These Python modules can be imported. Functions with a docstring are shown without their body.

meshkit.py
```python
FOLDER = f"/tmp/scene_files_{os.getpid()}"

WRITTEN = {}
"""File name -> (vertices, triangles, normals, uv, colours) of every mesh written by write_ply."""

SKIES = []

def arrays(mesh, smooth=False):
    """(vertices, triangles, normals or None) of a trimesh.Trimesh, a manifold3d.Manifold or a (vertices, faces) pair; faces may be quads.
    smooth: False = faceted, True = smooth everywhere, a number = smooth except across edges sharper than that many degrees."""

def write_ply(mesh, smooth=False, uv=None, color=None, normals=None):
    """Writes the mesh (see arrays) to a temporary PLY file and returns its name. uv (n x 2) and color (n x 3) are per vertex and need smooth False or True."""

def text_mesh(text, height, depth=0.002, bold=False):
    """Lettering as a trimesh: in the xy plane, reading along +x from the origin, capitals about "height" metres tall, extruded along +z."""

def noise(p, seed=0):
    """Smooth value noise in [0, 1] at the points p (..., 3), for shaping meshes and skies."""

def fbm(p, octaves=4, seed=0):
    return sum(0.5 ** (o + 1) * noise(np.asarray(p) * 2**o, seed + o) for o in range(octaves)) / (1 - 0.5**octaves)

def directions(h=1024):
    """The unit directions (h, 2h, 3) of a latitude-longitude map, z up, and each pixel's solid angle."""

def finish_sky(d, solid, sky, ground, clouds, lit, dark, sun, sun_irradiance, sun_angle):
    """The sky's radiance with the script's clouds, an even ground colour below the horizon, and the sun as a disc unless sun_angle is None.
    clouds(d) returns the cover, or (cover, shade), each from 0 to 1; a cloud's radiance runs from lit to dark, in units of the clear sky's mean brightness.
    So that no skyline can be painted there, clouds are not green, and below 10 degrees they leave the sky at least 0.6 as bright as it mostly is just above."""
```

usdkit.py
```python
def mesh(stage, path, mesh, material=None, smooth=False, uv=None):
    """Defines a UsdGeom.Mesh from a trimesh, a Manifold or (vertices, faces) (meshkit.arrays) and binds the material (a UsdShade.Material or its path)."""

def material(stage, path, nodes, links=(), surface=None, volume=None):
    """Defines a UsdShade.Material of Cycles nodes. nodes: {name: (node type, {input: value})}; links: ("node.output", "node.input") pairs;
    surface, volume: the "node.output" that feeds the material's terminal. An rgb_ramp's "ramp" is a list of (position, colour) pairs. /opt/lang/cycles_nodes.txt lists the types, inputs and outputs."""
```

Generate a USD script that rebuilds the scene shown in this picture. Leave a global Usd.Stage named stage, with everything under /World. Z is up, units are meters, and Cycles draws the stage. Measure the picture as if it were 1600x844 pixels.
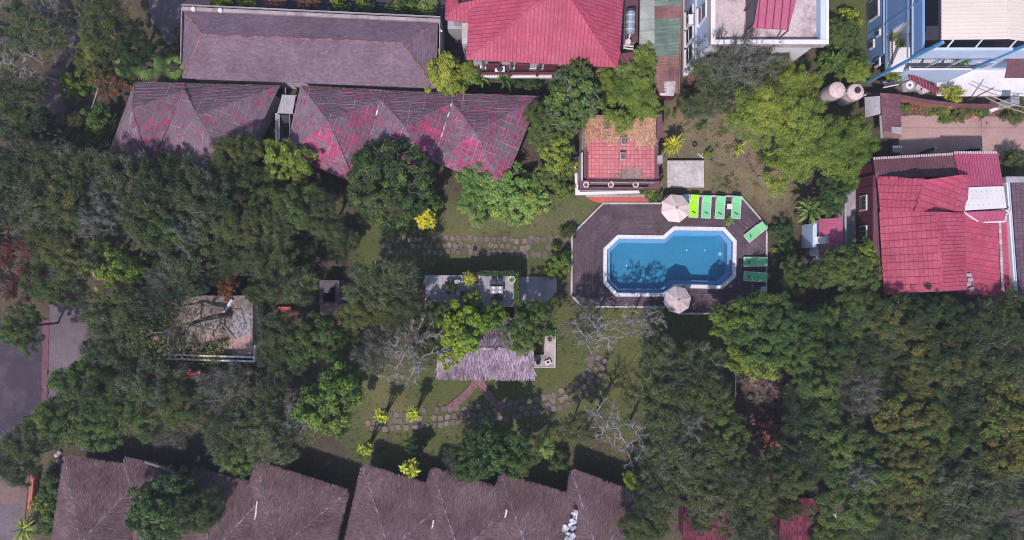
import math, random, numpy as np, trimesh, usdkit, meshkit
from pxr import Usd, UsdGeom, UsdLux, UsdShade, Gf, Sdf, Vt
from shapely.geometry import Polygon, LineString, Point, box as sbox, MultiPolygon
from shapely import affinity
from scipy.ndimage import gaussian_filter

SUN_INT, SKY_STRENGTH, EXPOSURE, HAZE = 0.90, 0.15, 0.28, .00035
stage = Usd.Stage.CreateInMemory()
UsdGeom.SetStageUpAxis(stage, 'Z'); UsdGeom.SetStageMetersPerUnit(stage, 1.0)
UsdGeom.Xform.Define(stage, '/World'); UsdGeom.Scope.Define(stage, '/World/Looks')

# ------------------------------------------------------------------ camera: a drone 68 m up, looking straight down
H, S = 68.0, 18.0
cam = UsdGeom.Camera.Define(stage, '/World/Camera')
cam.AddTranslateOp().Set(Gf.Vec3d(0, 0, H))
cam.CreateHorizontalApertureAttr(36.0); cam.CreateFocalLengthAttr(36.0 * S * H / 1600.0)
cam.CreateClippingRangeAttr((0.5, 2000.0))
cam.CreateExposureAttr(EXPOSURE)
# ------------------------------------------------------------------ sun and sky
SUN_EL = math.radians(60); sh = np.array([0.40, 0.917]); sh /= np.linalg.norm(sh)      # shadows fall to the upper right
to_sun = np.array([-sh[0] * math.cos(SUN_EL), -sh[1] * math.cos(SUN_EL), math.sin(SUN_EL)])
dome = UsdLux.DomeLight.Define(stage, '/World/sky')
dome.GetPrim().SetCustomDataByKey('kind', 'structure')
skym = usdkit.material(stage, '/World/Looks/sky_look', {
    's': ('sky_texture', {'sky_type': 'single_scattering', 'sun_disc': False, 'sun_elevation': SUN_EL, 'sun_rotation': math.atan2(to_sun[0], to_sun[1]), 'aerosol_density': 1.0}),
    'b': ('background_shader', {'strength': SKY_STRENGTH})}, [('s.color', 'b.color')], surface='b.background')
UsdShade.MaterialBindingAPI.Apply(dome.GetPrim()).Bind(skym)
sun = UsdLux.DistantLight.Define(stage, '/World/sun')
sun.CreateNormalizeAttr(True); sun.CreateIntensityAttr(SUN_INT); sun.CreateAngleAttr(0.6); sun.CreateColorAttr(Gf.Vec3f(1.0, 0.90, 0.915))
_q = Gf.Rotation(Gf.Vec3d(0, 0, 1), Gf.Vec3d(*to_sun))
sun.AddTransformOp().Set(Gf.Matrix4d().SetRotate(_q))

# ------------------------------------------------------------------ helpers
def W(px, py, h=0.0):
    """the point at height h that stands over photograph pixel (px, py)"""
    k = (H - h) / (S * H)
    return np.array([(px - 800) * k, (422 - py) * k, h])
def WP(pts, h=0.0): return [W(x, y, h) for x, y in pts]
def poly(pts, h=0.0): return Polygon([W(x, y, h)[:2] for x, y in pts]).buffer(0)
rnd = lambda s: np.random.default_rng(s)
_used = {}
def numbered(parent, name):
    k = (parent, name); n = _used.get(k, 0); _used[k] = n + 1
    return f'{parent}/{name}' + (f'_{n:03d}' if n else '')
def tag(prim, label=None, cat=None, group=None, kind=None):
    for k, v in (('label', label), ('category', cat), ('group', group), ('kind', kind)):
        if v: prim.SetCustomDataByKey(k, v)
class T:
    def __init__(s, path, org): s.path, s.org = path, np.asarray(org, float)
def thing(name, label, cat, loc=(0, 0, 0), group=None, kind=None):
    p = numbered('/World', name); x = UsdGeom.Xform.Define(stage, p)
    x.AddTranslateOp().Set(Gf.Vec3d(*map(float, loc))); tag(x.GetPrim(), label, cat, group, kind)
    return T(p, loc)
class MB:
    """collects vertices and triangles of one mesh"""
    def __init__(s): s.v, s.f, s.n = [], [], 0
    def add(s, v, f):
        v = np.asarray(v, float).reshape(-1, 3); f = np.asarray(f, int).reshape(-1, 3)
        if len(f): s.v.append(v); s.f.append(f + s.n); s.n += len(v)
        return s
    def tm(s, m): return s.add(m.vertices, m.faces)
    def box(s, c, size, rz=0, bevel=0):
        x, y, z = np.array(size) / 2; v = np.array([[a * x, b * y, d * z] for a in (-1, 1) for b in (-1, 1) for d in (-1, 1)])
        if bevel:
            b = min(bevel, x * .9, y * .9, z * .9)
            top = v.copy(); top[:, :2] *= (np.array([x, y]) - b) / np.array([x, y]); lo = v.copy(); lo[:, 2] = np.where(lo[:, 2] > 0, z - b, lo[:, 2])
            ring = lambda xx, yy, zz: np.array([[-xx, -yy, zz], [xx, -yy, zz], [xx, yy, zz], [-xx, yy, zz]])
            v = np.vstack([ring(x, y, -z), ring(x, y, z - b), ring(x - b, y - b, z)]); f = [[0, 2, 1], [0, 3, 2], [8, 9, 10], [8, 10, 11]]
            for r in (0, 4):
                for i in range(4): a, q = r + i, r + (i + 1) % 4; f += [[a, q, q + 4], [a, q + 4, a + 4]]
        else:
            f = [[0, 1, 3], [0, 3, 2], [4, 6, 7], [4, 7, 5], [0, 4, 5], [0, 5, 1], [2, 3, 7], [2, 7, 6], [0, 2, 6], [0, 6, 4], [1, 5, 7], [1, 7, 3]]
        cs, sn = math.cos(rz), math.sin(rz); R = np.array([[cs, -sn, 0], [sn, cs, 0], [0, 0, 1]])
        return s.add(v @ R.T + np.array(c), f)
    def b2(s, lo, hi): lo, hi = np.array(lo, float), np.array(hi, float); return s.box((lo + hi) / 2, hi - lo)
    def prism(s, pg, z0, z1):
        for g in (pg.geoms if hasattr(pg, 'geoms') else [pg]):
            if g.geom_type == 'Polygon' and g.area > 1e-5:
                m = trimesh.creation.extrude_polygon(g, z1 - z0); m.apply_translation((0, 0, z0)); s.tm(m)
        return s
    def hull(s, bottom, top):
        """convex prism between two matching rings"""
        a, b = np.asarray(bottom, float), np.asarray(top, float); n = len(a); f = []
        for i in range(1, n - 1): f += [[0, i + 1, i], [n, n + i, n + i + 1]]
        for i in range(n): j = (i + 1) % n; f += [[i, j, n + j], [i, n + j, n + i]]
        return s.add(np.vstack([a, b]), f)
    def tube(s, pts, rad, n=6, cap=True):
        pts = np.asarray(pts, float); k = len(pts); rad = np.broadcast_to(rad, k); d = np.gradient(pts, axis=0); d /= np.linalg.norm(d, axis=1)[:, None] + 1e-9
        up = np.where(np.abs(d[:, 2:3]) > .9, [[1., 0, 0]], [[0, 0, 1.]]); a = np.cross(d, up); a /= np.linalg.norm(a, axis=1)[:, None] + 1e-9; b = np.cross(d, a)
        th = np.arange(n) * 2 * math.pi / n
        v = pts[:, None] + rad[:, None, None] * (np.cos(th)[None, :, None] * a[:, None] + np.sin(th)[None, :, None] * b[:, None])
        f = []
        for i in range(k - 1):
            for j in range(n): q = (j + 1) % n; f += [[i*n+j, i*n+q, (i+1)*n+q], [i*n+j, (i+1)*n+q, (i+1)*n+j]]
        if cap:
            for j in range(1, n - 1): f += [[0, j, j + 1], [(k-1)*n, (k-1)*n+j+1, (k-1)*n+j]]
        return s.add(v.reshape(-1, 3), f)
    def lathe(s, prof, c=(0, 0, 0), n=16):
        prof = np.asarray(prof, float); th = np.arange(n) * 2 * math.pi / n; k = len(prof)
        v = np.stack([np.outer(prof[:, 0], np.cos(th)), np.outer(prof[:, 0], np.sin(th)), np.repeat(prof[:, 1:2], n, 1)], -1).reshape(-1, 3) + np.array(c); f = []
        for i in range(k - 1):
            for j in range(n): q = (j + 1) % n; f += [[i*n+j, i*n+q, (i+1)*n+q], [i*n+j, (i+1)*n+q, (i+1)*n+j]]
        return s.add(v, f)
    def arr(s): return np.vstack(s.v), np.vstack(s.f)
_nput = [0]
def islands(v, f):
    """one random number for every loose piece of a mesh, handed to the material as the attribute 'piece'"""
    from scipy.sparse import coo_matrix
    from scipy.sparse.csgraph import connected_components
    n = len(v); e = np.vstack([f[:, :2], f[:, 1:]]); k, lab = connected_components(coo_matrix((np.ones(len(e), np.int8), (e[:, 0], e[:, 1])), (n, n)), directed=False)
    _nput[0] += 1; return rnd(_nput[0]).random(k)[lab].astype(np.float32)
def put(name, mb, m, parent=None, kind=None, label=None, cat=None, group=None, smooth=False):
    if isinstance(mb, MB):
        if not mb.n: return None
        v, f = mb.arr()
    else: v, f = mb
    if parent is not None and not isinstance(parent, str): v = v - parent.org; base = parent.path
    else: base = parent or '/World'
    pr = usdkit.mesh(stage, numbered(base, name), (v, f), m, smooth=smooth).GetPrim()
    if not smooth: UsdGeom.PrimvarsAPI(pr).CreatePrimvar('piece', Sdf.ValueTypeNames.FloatArray, 'vertex').Set(Vt.FloatArray.FromNumpy(islands(v, f)))
    tag(pr, label, cat, group, kind if kind else ('structure' if base == '/World' and not label else None))
    return pr
def sub(prim, parent):  # a part that takes sub-parts
    return T(str(prim.GetPath()), parent.org)

# ------------------------------------------------------------------ materials
LK = '/World/Looks/'
def mat(name, c, var=.25, s1=.35, s2=5., rough=.85, bump=.25, c2=None, mask=(.5, .62), s3=.8, spec=.25, island=0., metal=0., bd=.03, tex=None, stretch=None):
    """base colour varied by a slow and a fine noise; c2 comes through in patches; island varies each loose piece"""
    c = np.array(c, float)
    n = {'g': ('geometry', {}), 'a': ('noise_texture', {'scale': s1, 'detail': 4., 'roughness': .6}), 'b': ('noise_texture', {'scale': s2, 'detail': 3., 'roughness': .6}),
         'ra': ('rgb_ramp', {'ramp': [(.28, tuple(c * (1 - var))), (.72, tuple(np.minimum(c * (1 + var), .95)))]}),
         'rb': ('rgb_ramp', {'ramp': [(.25, (1 - var,) * 3), (.75, (1.,) * 3)]}),
         'm': ('mix_color', {'blend_type': 'multiply', 'fac': 1.0}), 'p': ('principled_bsdf', {'roughness': rough, 'specular_ior_level': spec, 'metallic': metal})}
    l = [('g.position', 'a.vector'), ('g.position', 'b.vector'), ('a.fac', 'ra.fac'), ('b.fac', 'rb.fac'), ('ra.color', 'm.a'), ('rb.color', 'm.b')]
    if stretch:
        n['mp'] = ('mapping', {'scale': stretch}); l = [('g.position', 'mp.vector')] + [(x if x != 'g.position' else 'mp.vector', y) for x, y in l]
    out = 'm.result'
    if c2 is not None:
        n['k'] = ('noise_texture', {'scale': s3, 'detail': 5., 'roughness': .65}); n['kr'] = ('rgb_ramp', {'ramp': [(mask[0], (0, 0, 0)), (mask[1], (1, 1, 1))]})
        n['mk'] = ('mix_color', {'blend_type': 'mix', 'b': tuple(c2)}); n['mv'] = ('mix_color', {'blend_type': 'multiply', 'fac': .8})
        l += [('g.position', 'k.vector'), ('k.fac', 'kr.fac'), ('kr.color', 'mk.fac'), (out, 'mk.a'), ('mk.result', 'mv.a'), ('rb.color', 'mv.b')]; out = 'mv.result'
    if island:
        n['pc'] = ('attribute', {'attribute': 'piece'}); n['ir'] = ('rgb_ramp', {'ramp': [(0, (1 - island,) * 3), (1, (1 + island,) * 3)]}); n['im'] = ('mix_color', {'blend_type': 'multiply', 'fac': 1.0, 'use_clamp': False})
        l += [('pc.fac', 'ir.fac'), (out, 'im.a'), ('ir.color', 'im.b')]; out = 'im.result'
    l.append((out, 'p.base_color'))
    if bump:
        n['u'] = ('bump', {'strength': bump, 'distance': bd}); l += [('b.fac', 'u.height'), ('u.normal', 'p.normal')]
    return usdkit.material(stage, LK + name, n, l, surface='p.BSDF')
def leafmat(name, c, c2=None, var=.45, trans=.3, ns=.55, rough=.6):
    k_ = .74 * np.array([1.0, 1.15, .95]) if c[1] > 1.1 * c[0] else np.full(3, .75); c2 = None if c2 is None else np.array(c2) * k_; c = np.array(c, float) * k_; c2 = np.array(c2 if c2 is not None else c * np.array([1.35, 1.2, .9]))
    n = {'g': ('geometry', {}), 'pc': ('attribute', {'attribute': 'piece'}), 'o': ('object_info', {}), 'x': ('noise_texture', {'scale': ns, 'detail': 2.}), 'rx': ('rgb_ramp', {'ramp': [(.3, tuple(c)), (.7, tuple(c2))]}),
         'ri': ('rgb_ramp', {'ramp': [(0, (1 - var,) * 3), (.8, (1 + var * .6,) * 3), (1, (1 + 1.3 * var, 1 + 1.2 * var, 1 + var))]}), 'ro': ('rgb_ramp', {'ramp': [(0, (.8, .86, .85)), (1, (1.15, 1.08, 1.05))]}),
         'y': ('noise_texture', {'scale': .16, 'detail': 2.}), 'ry': ('rgb_ramp', {'ramp': [(.32, (.66, .80, .74)), (.5, (1., 1., 1.)), (.68, (1.38, 1.22, 1.05))]}), 'm3': ('mix_color', {'blend_type': 'multiply', 'fac': 1., 'use_clamp': False}),
         'm': ('mix_color', {'blend_type': 'multiply', 'fac': 1., 'use_clamp': False}), 'm2': ('mix_color', {'blend_type': 'multiply', 'fac': 1., 'use_clamp': False}),
         'p': ('principled_bsdf', {'roughness': rough, 'specular_ior_level': .3}), 't': ('translucent_bsdf', {}), 'z': ('mix_closure', {'fac': trans})}
    l = [('g.position', 'x.vector'), ('x.fac', 'rx.fac'), ('pc.fac', 'ri.fac'), ('o.random', 'ro.fac'), ('rx.color', 'm.a'), ('ri.color', 'm.b'), ('m.result', 'm2.a'), ('ro.color', 'm2.b'),
         ('g.position', 'y.vector'), ('y.fac', 'ry.fac'), ('m2.result', 'm3.a'), ('ry.color', 'm3.b'), ('m3.result', 'p.base_color'), ('m3.result', 't.color'), ('p.BSDF', 'z.closure1'), ('t.BSDF', 'z.closure2')]
    return usdkit.material(stage, LK + name, n, l, surface='z.closure')

M = {}
M['bark'] = mat('bark', (.12, .10, .085), s2=9, bump=.5)
M['pale_bark'] = mat('pale_bark', (.40, .36, .345), s2=9, bump=.3)
M['grey_twig'] = mat('grey_twig', (.24, .21, .205), s2=9, bump=0, island=.4)
M['white'] = mat('white_paint', (.64, .615, .62), var=.12, s1=.6, s2=7, rough=.6, bump=.1)
M['white_dirty'] = mat('weathered_white', (.52, .48, .485), var=.22, s1=.5, s2=4, c2=(.40, .34, .33), mask=(.5, .72), s3=.6)
M['concrete'] = mat('concrete', (.36, .34, .36), var=.22, s1=.3, s2=4, c2=(.22, .20, .22), mask=(.5, .7), s3=.5)
M['concrete_tan'] = mat('concrete_tan', (.44, .38, .35), var=.25, s1=.4, s2=5, c2=(.24, .2, .19), mask=(.48, .66), s3=.7)
M['old_roof_floor'] = mat('old_roof_floor', (.34, .28, .26), var=.3, s1=.5, s2=4, c2=(.13, .105, .10), mask=(.42, .62), s3=.7)
M['pink_concrete'] = mat('pink_concrete', (.40, .26, .235), var=.14, s1=.3, s2=5, bump=.12, c2=(.30, .19, .18), mask=(.5, .72), s3=.35)
M['lane'] = mat('lane_concrete', (.20, .125, .115), var=.2, s1=.3, s2=5, c2=(.12, .08, .08), mask=(.45, .68), s3=.4)
M['track'] = mat('dirt_track_look', (.135, .095, .095), var=.3, s1=.4, s2=4, bump=.5)
M['stained_terrace'] = mat('stained_terrace', (.56, .46, .46), var=.2, s1=.4, s2=5, c2=(.22, .17, .18), mask=(.5, .68), s3=.7)
M['asphalt'] = mat('asphalt', (.058,.043,.062), var=.2, s1=.25, s2=8, c2=(.105, .08, .095), mask=(.52, .7), s3=.3, bump=.3)
M['pavement'] = mat('pavement', (.15, .115, .13), var=.2, s1=.3, s2=5, c2=(.10, .075, .085), mask=(.5, .7), s3=.4)
M['soil'] = mat('soil', (.13, .095, .08), var=.35, s1=.5, s2=5, bump=.6, bd=.1)
M['red_tile'] = mat('red_tile', (.41,.066,.115), var=.2, s1=.5, s2=5, rough=.6, bump=.1, island=.08, c2=(.40, .09, .14), mask=(.47, .70), s3=.45)
M['red_roof'] = mat('red_roof_base', (.25, .03, .05), var=.15, rough=.7)
M['pink_sheet'] = mat('pink_sheet', (.42, .085, .16), var=.2, s1=.5, s2=5, rough=.55, bump=.08, c2=(.36, .10, .165), mask=(.48, .72), s3=.5)
M['maroon_sheet'] = mat('maroon_sheet', (.155, .065, .085), var=.22, s1=.6, s2=5, rough=.7, c2=(.22, .13, .10), mask=(.55, .75), s3=.6)
M['maroon'] = mat('maroon_boards', (.13, .035, .05), var=.2, s2=6)
M['shingle'] = mat('grey_shingle', (.176,.119,.150), var=.22, s1=.35, s2=6, island=.16, bump=.5)
M['shingle_red'] = mat('red_underlay', (.46, .06, .165), var=.4, s1=.6, s2=4, bump=.2, c2=(.26, .08, .12), mask=(.5, .7), s3=1.6)
M['batten'] = mat('pink_batten', (.43,.30,.345), var=.3, s2=4, bump=0)
M['thatch_base'] = mat('thatch_base', (.15,.105,.115), var=.3, s2=6)
def thatchmat(name, a, b):
    n = {'g': ('geometry', {}), 'pc': ('attribute', {'attribute': 'piece'}), 'x': ('noise_texture', {'scale': .45, 'detail': 4.}), 'rx': ('rgb_ramp', {'ramp': [(.3, a), (.7, b)]}), 'ri': ('rgb_ramp', {'ramp': [(0, (.45,) * 3), (.3, (.82,) * 3), (.7, (1.1,) * 3), (1, (1.6, 1.56, 1.6))]}),
         'm': ('mix_color', {'blend_type': 'multiply', 'fac': 1., 'use_clamp': False}), 'p': ('principled_bsdf', {'roughness': .9, 'specular_ior_level': .15})}
    return usdkit.material(stage, LK + name, n, [('g.position', 'x.vector'), ('x.fac', 'rx.fac'), ('pc.fac', 'ri.fac'), ('rx.color', 'm.a'), ('ri.color', 'm.b'), ('m.result', 'p.base_color')], surface='p.BSDF')
M['thatch'] = thatchmat('brown_thatch', (.105, .064, .062), (.190, .126, .134))
M['thatch_pale'] = thatchmat('pale_straw', (.16, .115, .145), (.30, .235, .285))
M['straw'] = thatchmat('dry_straw', (.36, .205, .12), (.46, .30, .19))
M['deck'] = mat('deck_plank', (.100,.067,.082), var=.22, s1=.5, s2=4, island=.16, rough=.75, bump=.2, c2=(.132, .092, .108), mask=(.5, .7), s3=.6)
M['blue_wall'] = mat('blue_wall', (.17, .28, .48), var=.08, s1=.5, s2=4, rough=.7, bump=.05)
M['pale_blue'] = mat('pale_blue_wall', (.46, .55, .70), var=.08, s1=.5, s2=4, rough=.7, bump=.05)
M['beam_blue'] = mat('beam_blue', (.10, .30, .55), var=.1, rough=.6, bump=0)
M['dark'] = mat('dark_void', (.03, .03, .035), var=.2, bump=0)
M['dark_metal'] = mat('dark_metal', (.05, .048, .06), var=.2, rough=.45, bump=0)
M['steel'] = mat('steel', (.62, .64, .68), var=.1, rough=.3, metal=.8, bump=0)
M['cream_sheet'] = mat('cream_sheet', (.60, .525, .46), var=.06, s1=.3, s2=4, rough=.5, bump=.05)
M['pink_plastic'] = mat('pink_plastic', (.56, .44, .43), var=.1, rough=.5, bump=0)
M['green_sheet'] = mat('green_sheet', (.16, .22, .18), var=.25, s1=.6, s2=4, island=.25, rough=.6)
M['pale_green_sheet'] = mat('pale_green_sheet', (.33, .36, .32), var=.25, s1=.6, s2=4, island=.15, rough=.6)
M['rust_sheet'] = mat('rust_sheet', (.25, .13, .12), var=.3, s1=.8, s2=4, island=.2, rough=.8)
M['terrace_tile'] = mat('terrace_tile', (.58,.176,.19), var=.14, s1=.5, s2=6, island=.12, rough=.6, bump=.1, c2=(.38, .18, .17), mask=(.58, .78), s3=.5)
M['grout'] = mat('grout', (.16,.07,.08), var=.2)
M['red_floor'] = mat('red_painted_floor', (.50, .12, .10), var=.15, s1=.6, s2=5, c2=(.38, .15, .13), mask=(.55, .75))
M['stone'] = mat('path_stone', (.17, .13, .122), var=.25, s1=.6, s2=6, island=.25, bump=.4)
M['brick_path'] = mat('brick_path', (.21, .115, .12), var=.2, s2=6, island=.2)
M['lime'] = mat('lime_mesh', (.30, .72, .02), var=.08, s2=20, rough=.6, bump=0)
M['mint'] = mat('mint_mesh', (.17, .52, .24), var=.1, s2=20, rough=.6, bump=0)
M['canvas'] = mat('parasol_canvas', (.66, .52, .49), var=.08, s1=.8, s2=6, rough=.8, bump=.05)
M['canvas_old'] = mat('stained_canvas', (.58, .48, .48), var=.2, s1=1.2, s2=5, rough=.85, c2=(.40, .33, .33), mask=(.5, .7), s3=1.2)
M['blue_plastic'] = mat('blue_plastic', (.02, .05, .30), var=.15, rough=.45, bump=0)
M['terracotta'] = mat('terracotta', (.35, .16, .12), var=.2)
M['rubber'] = mat('rubber', (.03, .03, .03), var=.2, bump=0)
M['rust'] = mat('rusty_brick', (.30, .12, .085), var=.3, island=.25)
M['glass'] = usdkit.material(stage, LK + 'dark_glass', {'p': ('principled_bsdf', {'base_color': (.03, .04, .05), 'roughness': .12, 'specular_ior_level': .6})}, [], surface='p.BSDF')
# pool
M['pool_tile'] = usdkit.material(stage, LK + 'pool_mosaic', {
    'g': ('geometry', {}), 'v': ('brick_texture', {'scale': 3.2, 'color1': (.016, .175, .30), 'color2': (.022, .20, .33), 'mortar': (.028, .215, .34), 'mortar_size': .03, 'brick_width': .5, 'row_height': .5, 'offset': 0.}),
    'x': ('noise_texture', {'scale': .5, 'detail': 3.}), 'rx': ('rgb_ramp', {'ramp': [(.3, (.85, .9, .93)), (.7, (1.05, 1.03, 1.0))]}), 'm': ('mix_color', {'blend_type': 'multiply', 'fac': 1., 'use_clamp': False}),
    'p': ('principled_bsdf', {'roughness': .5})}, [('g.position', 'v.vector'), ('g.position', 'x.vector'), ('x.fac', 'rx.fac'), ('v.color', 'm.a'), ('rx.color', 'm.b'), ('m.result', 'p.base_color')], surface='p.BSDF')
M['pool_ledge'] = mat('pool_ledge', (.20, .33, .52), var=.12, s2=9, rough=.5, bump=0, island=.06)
M['water'] = usdkit.material(stage, LK + 'pool_water', {
    'g': ('geometry', {}), 'n': ('noise_texture', {'scale': 2.2, 'detail': 3.}), 'u': ('bump', {'strength': .25, 'distance': .05}), 'f': ('fresnel', {'IOR': 1.33}),
    't': ('transparent_bsdf', {'color': (.78, .93, .97)}), 's': ('glossy_bsdf', {'roughness': .03, 'color': (.95, .95, .95)}), 'x': ('mix_closure', {})},
    [('g.position', 'n.vector'), ('n.fac', 'u.height'), ('u.normal', 's.normal'), ('f.fac', 'x.fac'), ('t.BSDF', 'x.closure1'), ('s.BSDF', 'x.closure2')], surface='x.closure')

# ------------------------------------------------------------------ roof faces
class Face:
    """a flat convex roof face with its own axes: u along the eave, v up the slope, n outwards"""
    def __init__(s, pts, ud=None):
        p = np.array(pts, float); s.p = p; c = p.mean(0); n = np.linalg.svd(p - c)[2][2]; n = n if n[2] > 0 else -n
        u = np.cross((0, 0, 1.), n); u = u / np.linalg.norm(u) if np.linalg.norm(u) > 1e-3 else np.array([1., 0, 0])
        if ud is not None: u = np.array([ud[0], ud[1], 0.]); u = u - n * (u @ n); u /= np.linalg.norm(u)
        s.n, s.u, s.v, s.o = n, u, np.cross(n, u), c
        s.p = p.copy(); s.p[:, 2] = c[2] - (n[0] * (p[:, 0] - c[0]) + n[1] * (p[:, 1] - c[1])) / n[2]; p = s.p
        s.pg = Polygon(s.d2(p)).buffer(0)
        if s.pg.geom_type != 'Polygon': s.pg = s.pg.convex_hull
    def d2(s, p): q = np.asarray(p) - s.o; return np.stack([q @ s.u, q @ s.v], -1)
    def d3(s, q, h=0.): q = np.asarray(q, float); return s.o + q[:, :1] * s.u + q[:, 1:2] * s.v + np.reshape(h, (-1, 1)) * s.n
    def slab(s, mb, t=.14):
        mb.hull(s.p - np.array([0, 0, t]), s.p) if s._ccw() else mb.hull(s.p[::-1] - np.array([0, 0, t]), s.p[::-1]); return mb
    def _ccw(s): return Polygon(s.p[:, :2]).exterior.is_ccw
    def piece(s, mb, q2, h0, h1):
        """prism over a convex 2-d piece; h0/h1 number or function of v"""
        g = Polygon(q2).buffer(0).intersection(s.pg)
        for g in (g.geoms if hasattr(g, 'geoms') else [g]):
            if g.geom_type != 'Polygon' or g.area < 4e-4: continue
            q = np.array(g.exterior.coords)[:-1]
            if not g.exterior.is_ccw: q = q[::-1]
            a = h0(q[:, 1]) if callable(h0) else np.full(len(q), h0); b = h1(q[:, 1]) if callable(h1) else np.full(len(q), h1)
            mb.hull(s.d3(q, a), s.d3(q, b))
        return mb
    def tiles(s, mb, du, dv, th=.05, gap=.012, stag=.5, keep=None, seed=0, each=None, lift=.004):
        """overlapping courses of tiles; each(mb) takes them one by one"""
        r = rnd(seed); x0, y0, x1, y1 = s.pg.bounds; row = 0; y = y0
        while y < y1:
            x = x0 - (row % 2) * stag * du
            while x < x1:
                if keep is None or keep(s.d3([[x + du / 2, y + dv / 2]])[0], r):
                    j = r.uniform(0, .012); m = MB() if each else mb; yb = y
                    f1 = lambda v, yb=yb, j=j: lift + j + th * np.clip(1 - (v - yb) / dv, 0, 1) + .006
                    s.piece(m, [(x + gap, y), (x + du - gap, y), (x + du - gap, y + dv), (x + gap, y + dv)], lift - .002, f1)
                    if each and m.n: each(m)
                x += du
            y += dv; row += 1
        return mb
    def ribs(s, mb, period, w=.05, h=.035, along='v'):
        x0, y0, x1, y1 = s.pg.bounds
        if along == 'v':
            x = x0 + period / 2
            while x < x1: s.piece(mb, [(x - w, y0), (x + w, y0), (x + w, y1), (x - w, y1)], .002, h); x += period
        else:
            y = y0 + period / 2
            while y < y1: s.piece(mb, [(x0, y - w), (x1, y - w), (x1, y + w), (x0, y + w)], .002, h); y += period
        return mb
    def blades(s, mb, n_m2, seed, L=.5, w=.045, lift=.10, over=.25):
        """thatch: long straws lying down the slope, lower ends lifted, hanging a little over the eave"""
        r = rnd(seed); x0, y0, x1, y1 = s.pg.bounds; n = int((x1 - x0) * (y1 - y0) * n_m2); q = np.stack([r.uniform(x0, x1, n), r.uniform(y0, y1, n)], 1)
        import shapely; q = q[shapely.contains_xy(s.pg, q[:, 0], q[:, 1])]; q = q[shapely.contains_xy(s.pg.buffer(.16), q[:, 0], q[:, 1] - L * .55)]; n = len(q)
        l = np.minimum(L * r.uniform(.6, 1.4, n), np.maximum(.12, q[:, 1] - y0 + .20)); a = r.normal(0, .22, n); d = np.stack([np.sin(a), -np.cos(a)], 1); sd = np.stack([np.cos(a), np.sin(a)], 1) * (w * r.uniform(.6, 1.5, n) / 2)[:, None]
        h = r.uniform(.02, lift, n); e = q + d * (l * np.where(q[:, 1] - y0 < over * 2, 1.0, 1.0))[:, None]
        v = np.stack([s.d3(q - sd, .01), s.d3(q + sd, .01), s.d3(e + sd * .7, h), s.d3(e - sd * .7, h)], 1).reshape(-1, 3)
        k = np.arange(n)[:, None] * 4; mb.add(v, np.vstack([np.hstack([k, k + 3, k + 2]), np.hstack([k, k + 2, k + 1])])); return mb
def slabs(fs, t=.14):
    mb = MB()
    for f in fs: f.slab(mb, t)
    return mb
def line_bar(mb, a, b, w, h, up=.02):
    a, b = np.array(a, float), np.array(b, float); d = b - a; s_ = np.cross(d, (0, 0, 1)); s_ = s_ / np.linalg.norm(s_) * w / 2; z = np.array([0, 0, up]); zz = np.array([0, 0, h])
    return mb.hull([a - s_ + z - zz, a + s_ + z - zz, b + s_ + z - zz, b - s_ + z - zz], [a - s_ * .6 + z, a + s_ * .6 + z, b + s_ * .6 + z, b - s_ * .6 + z])
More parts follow.
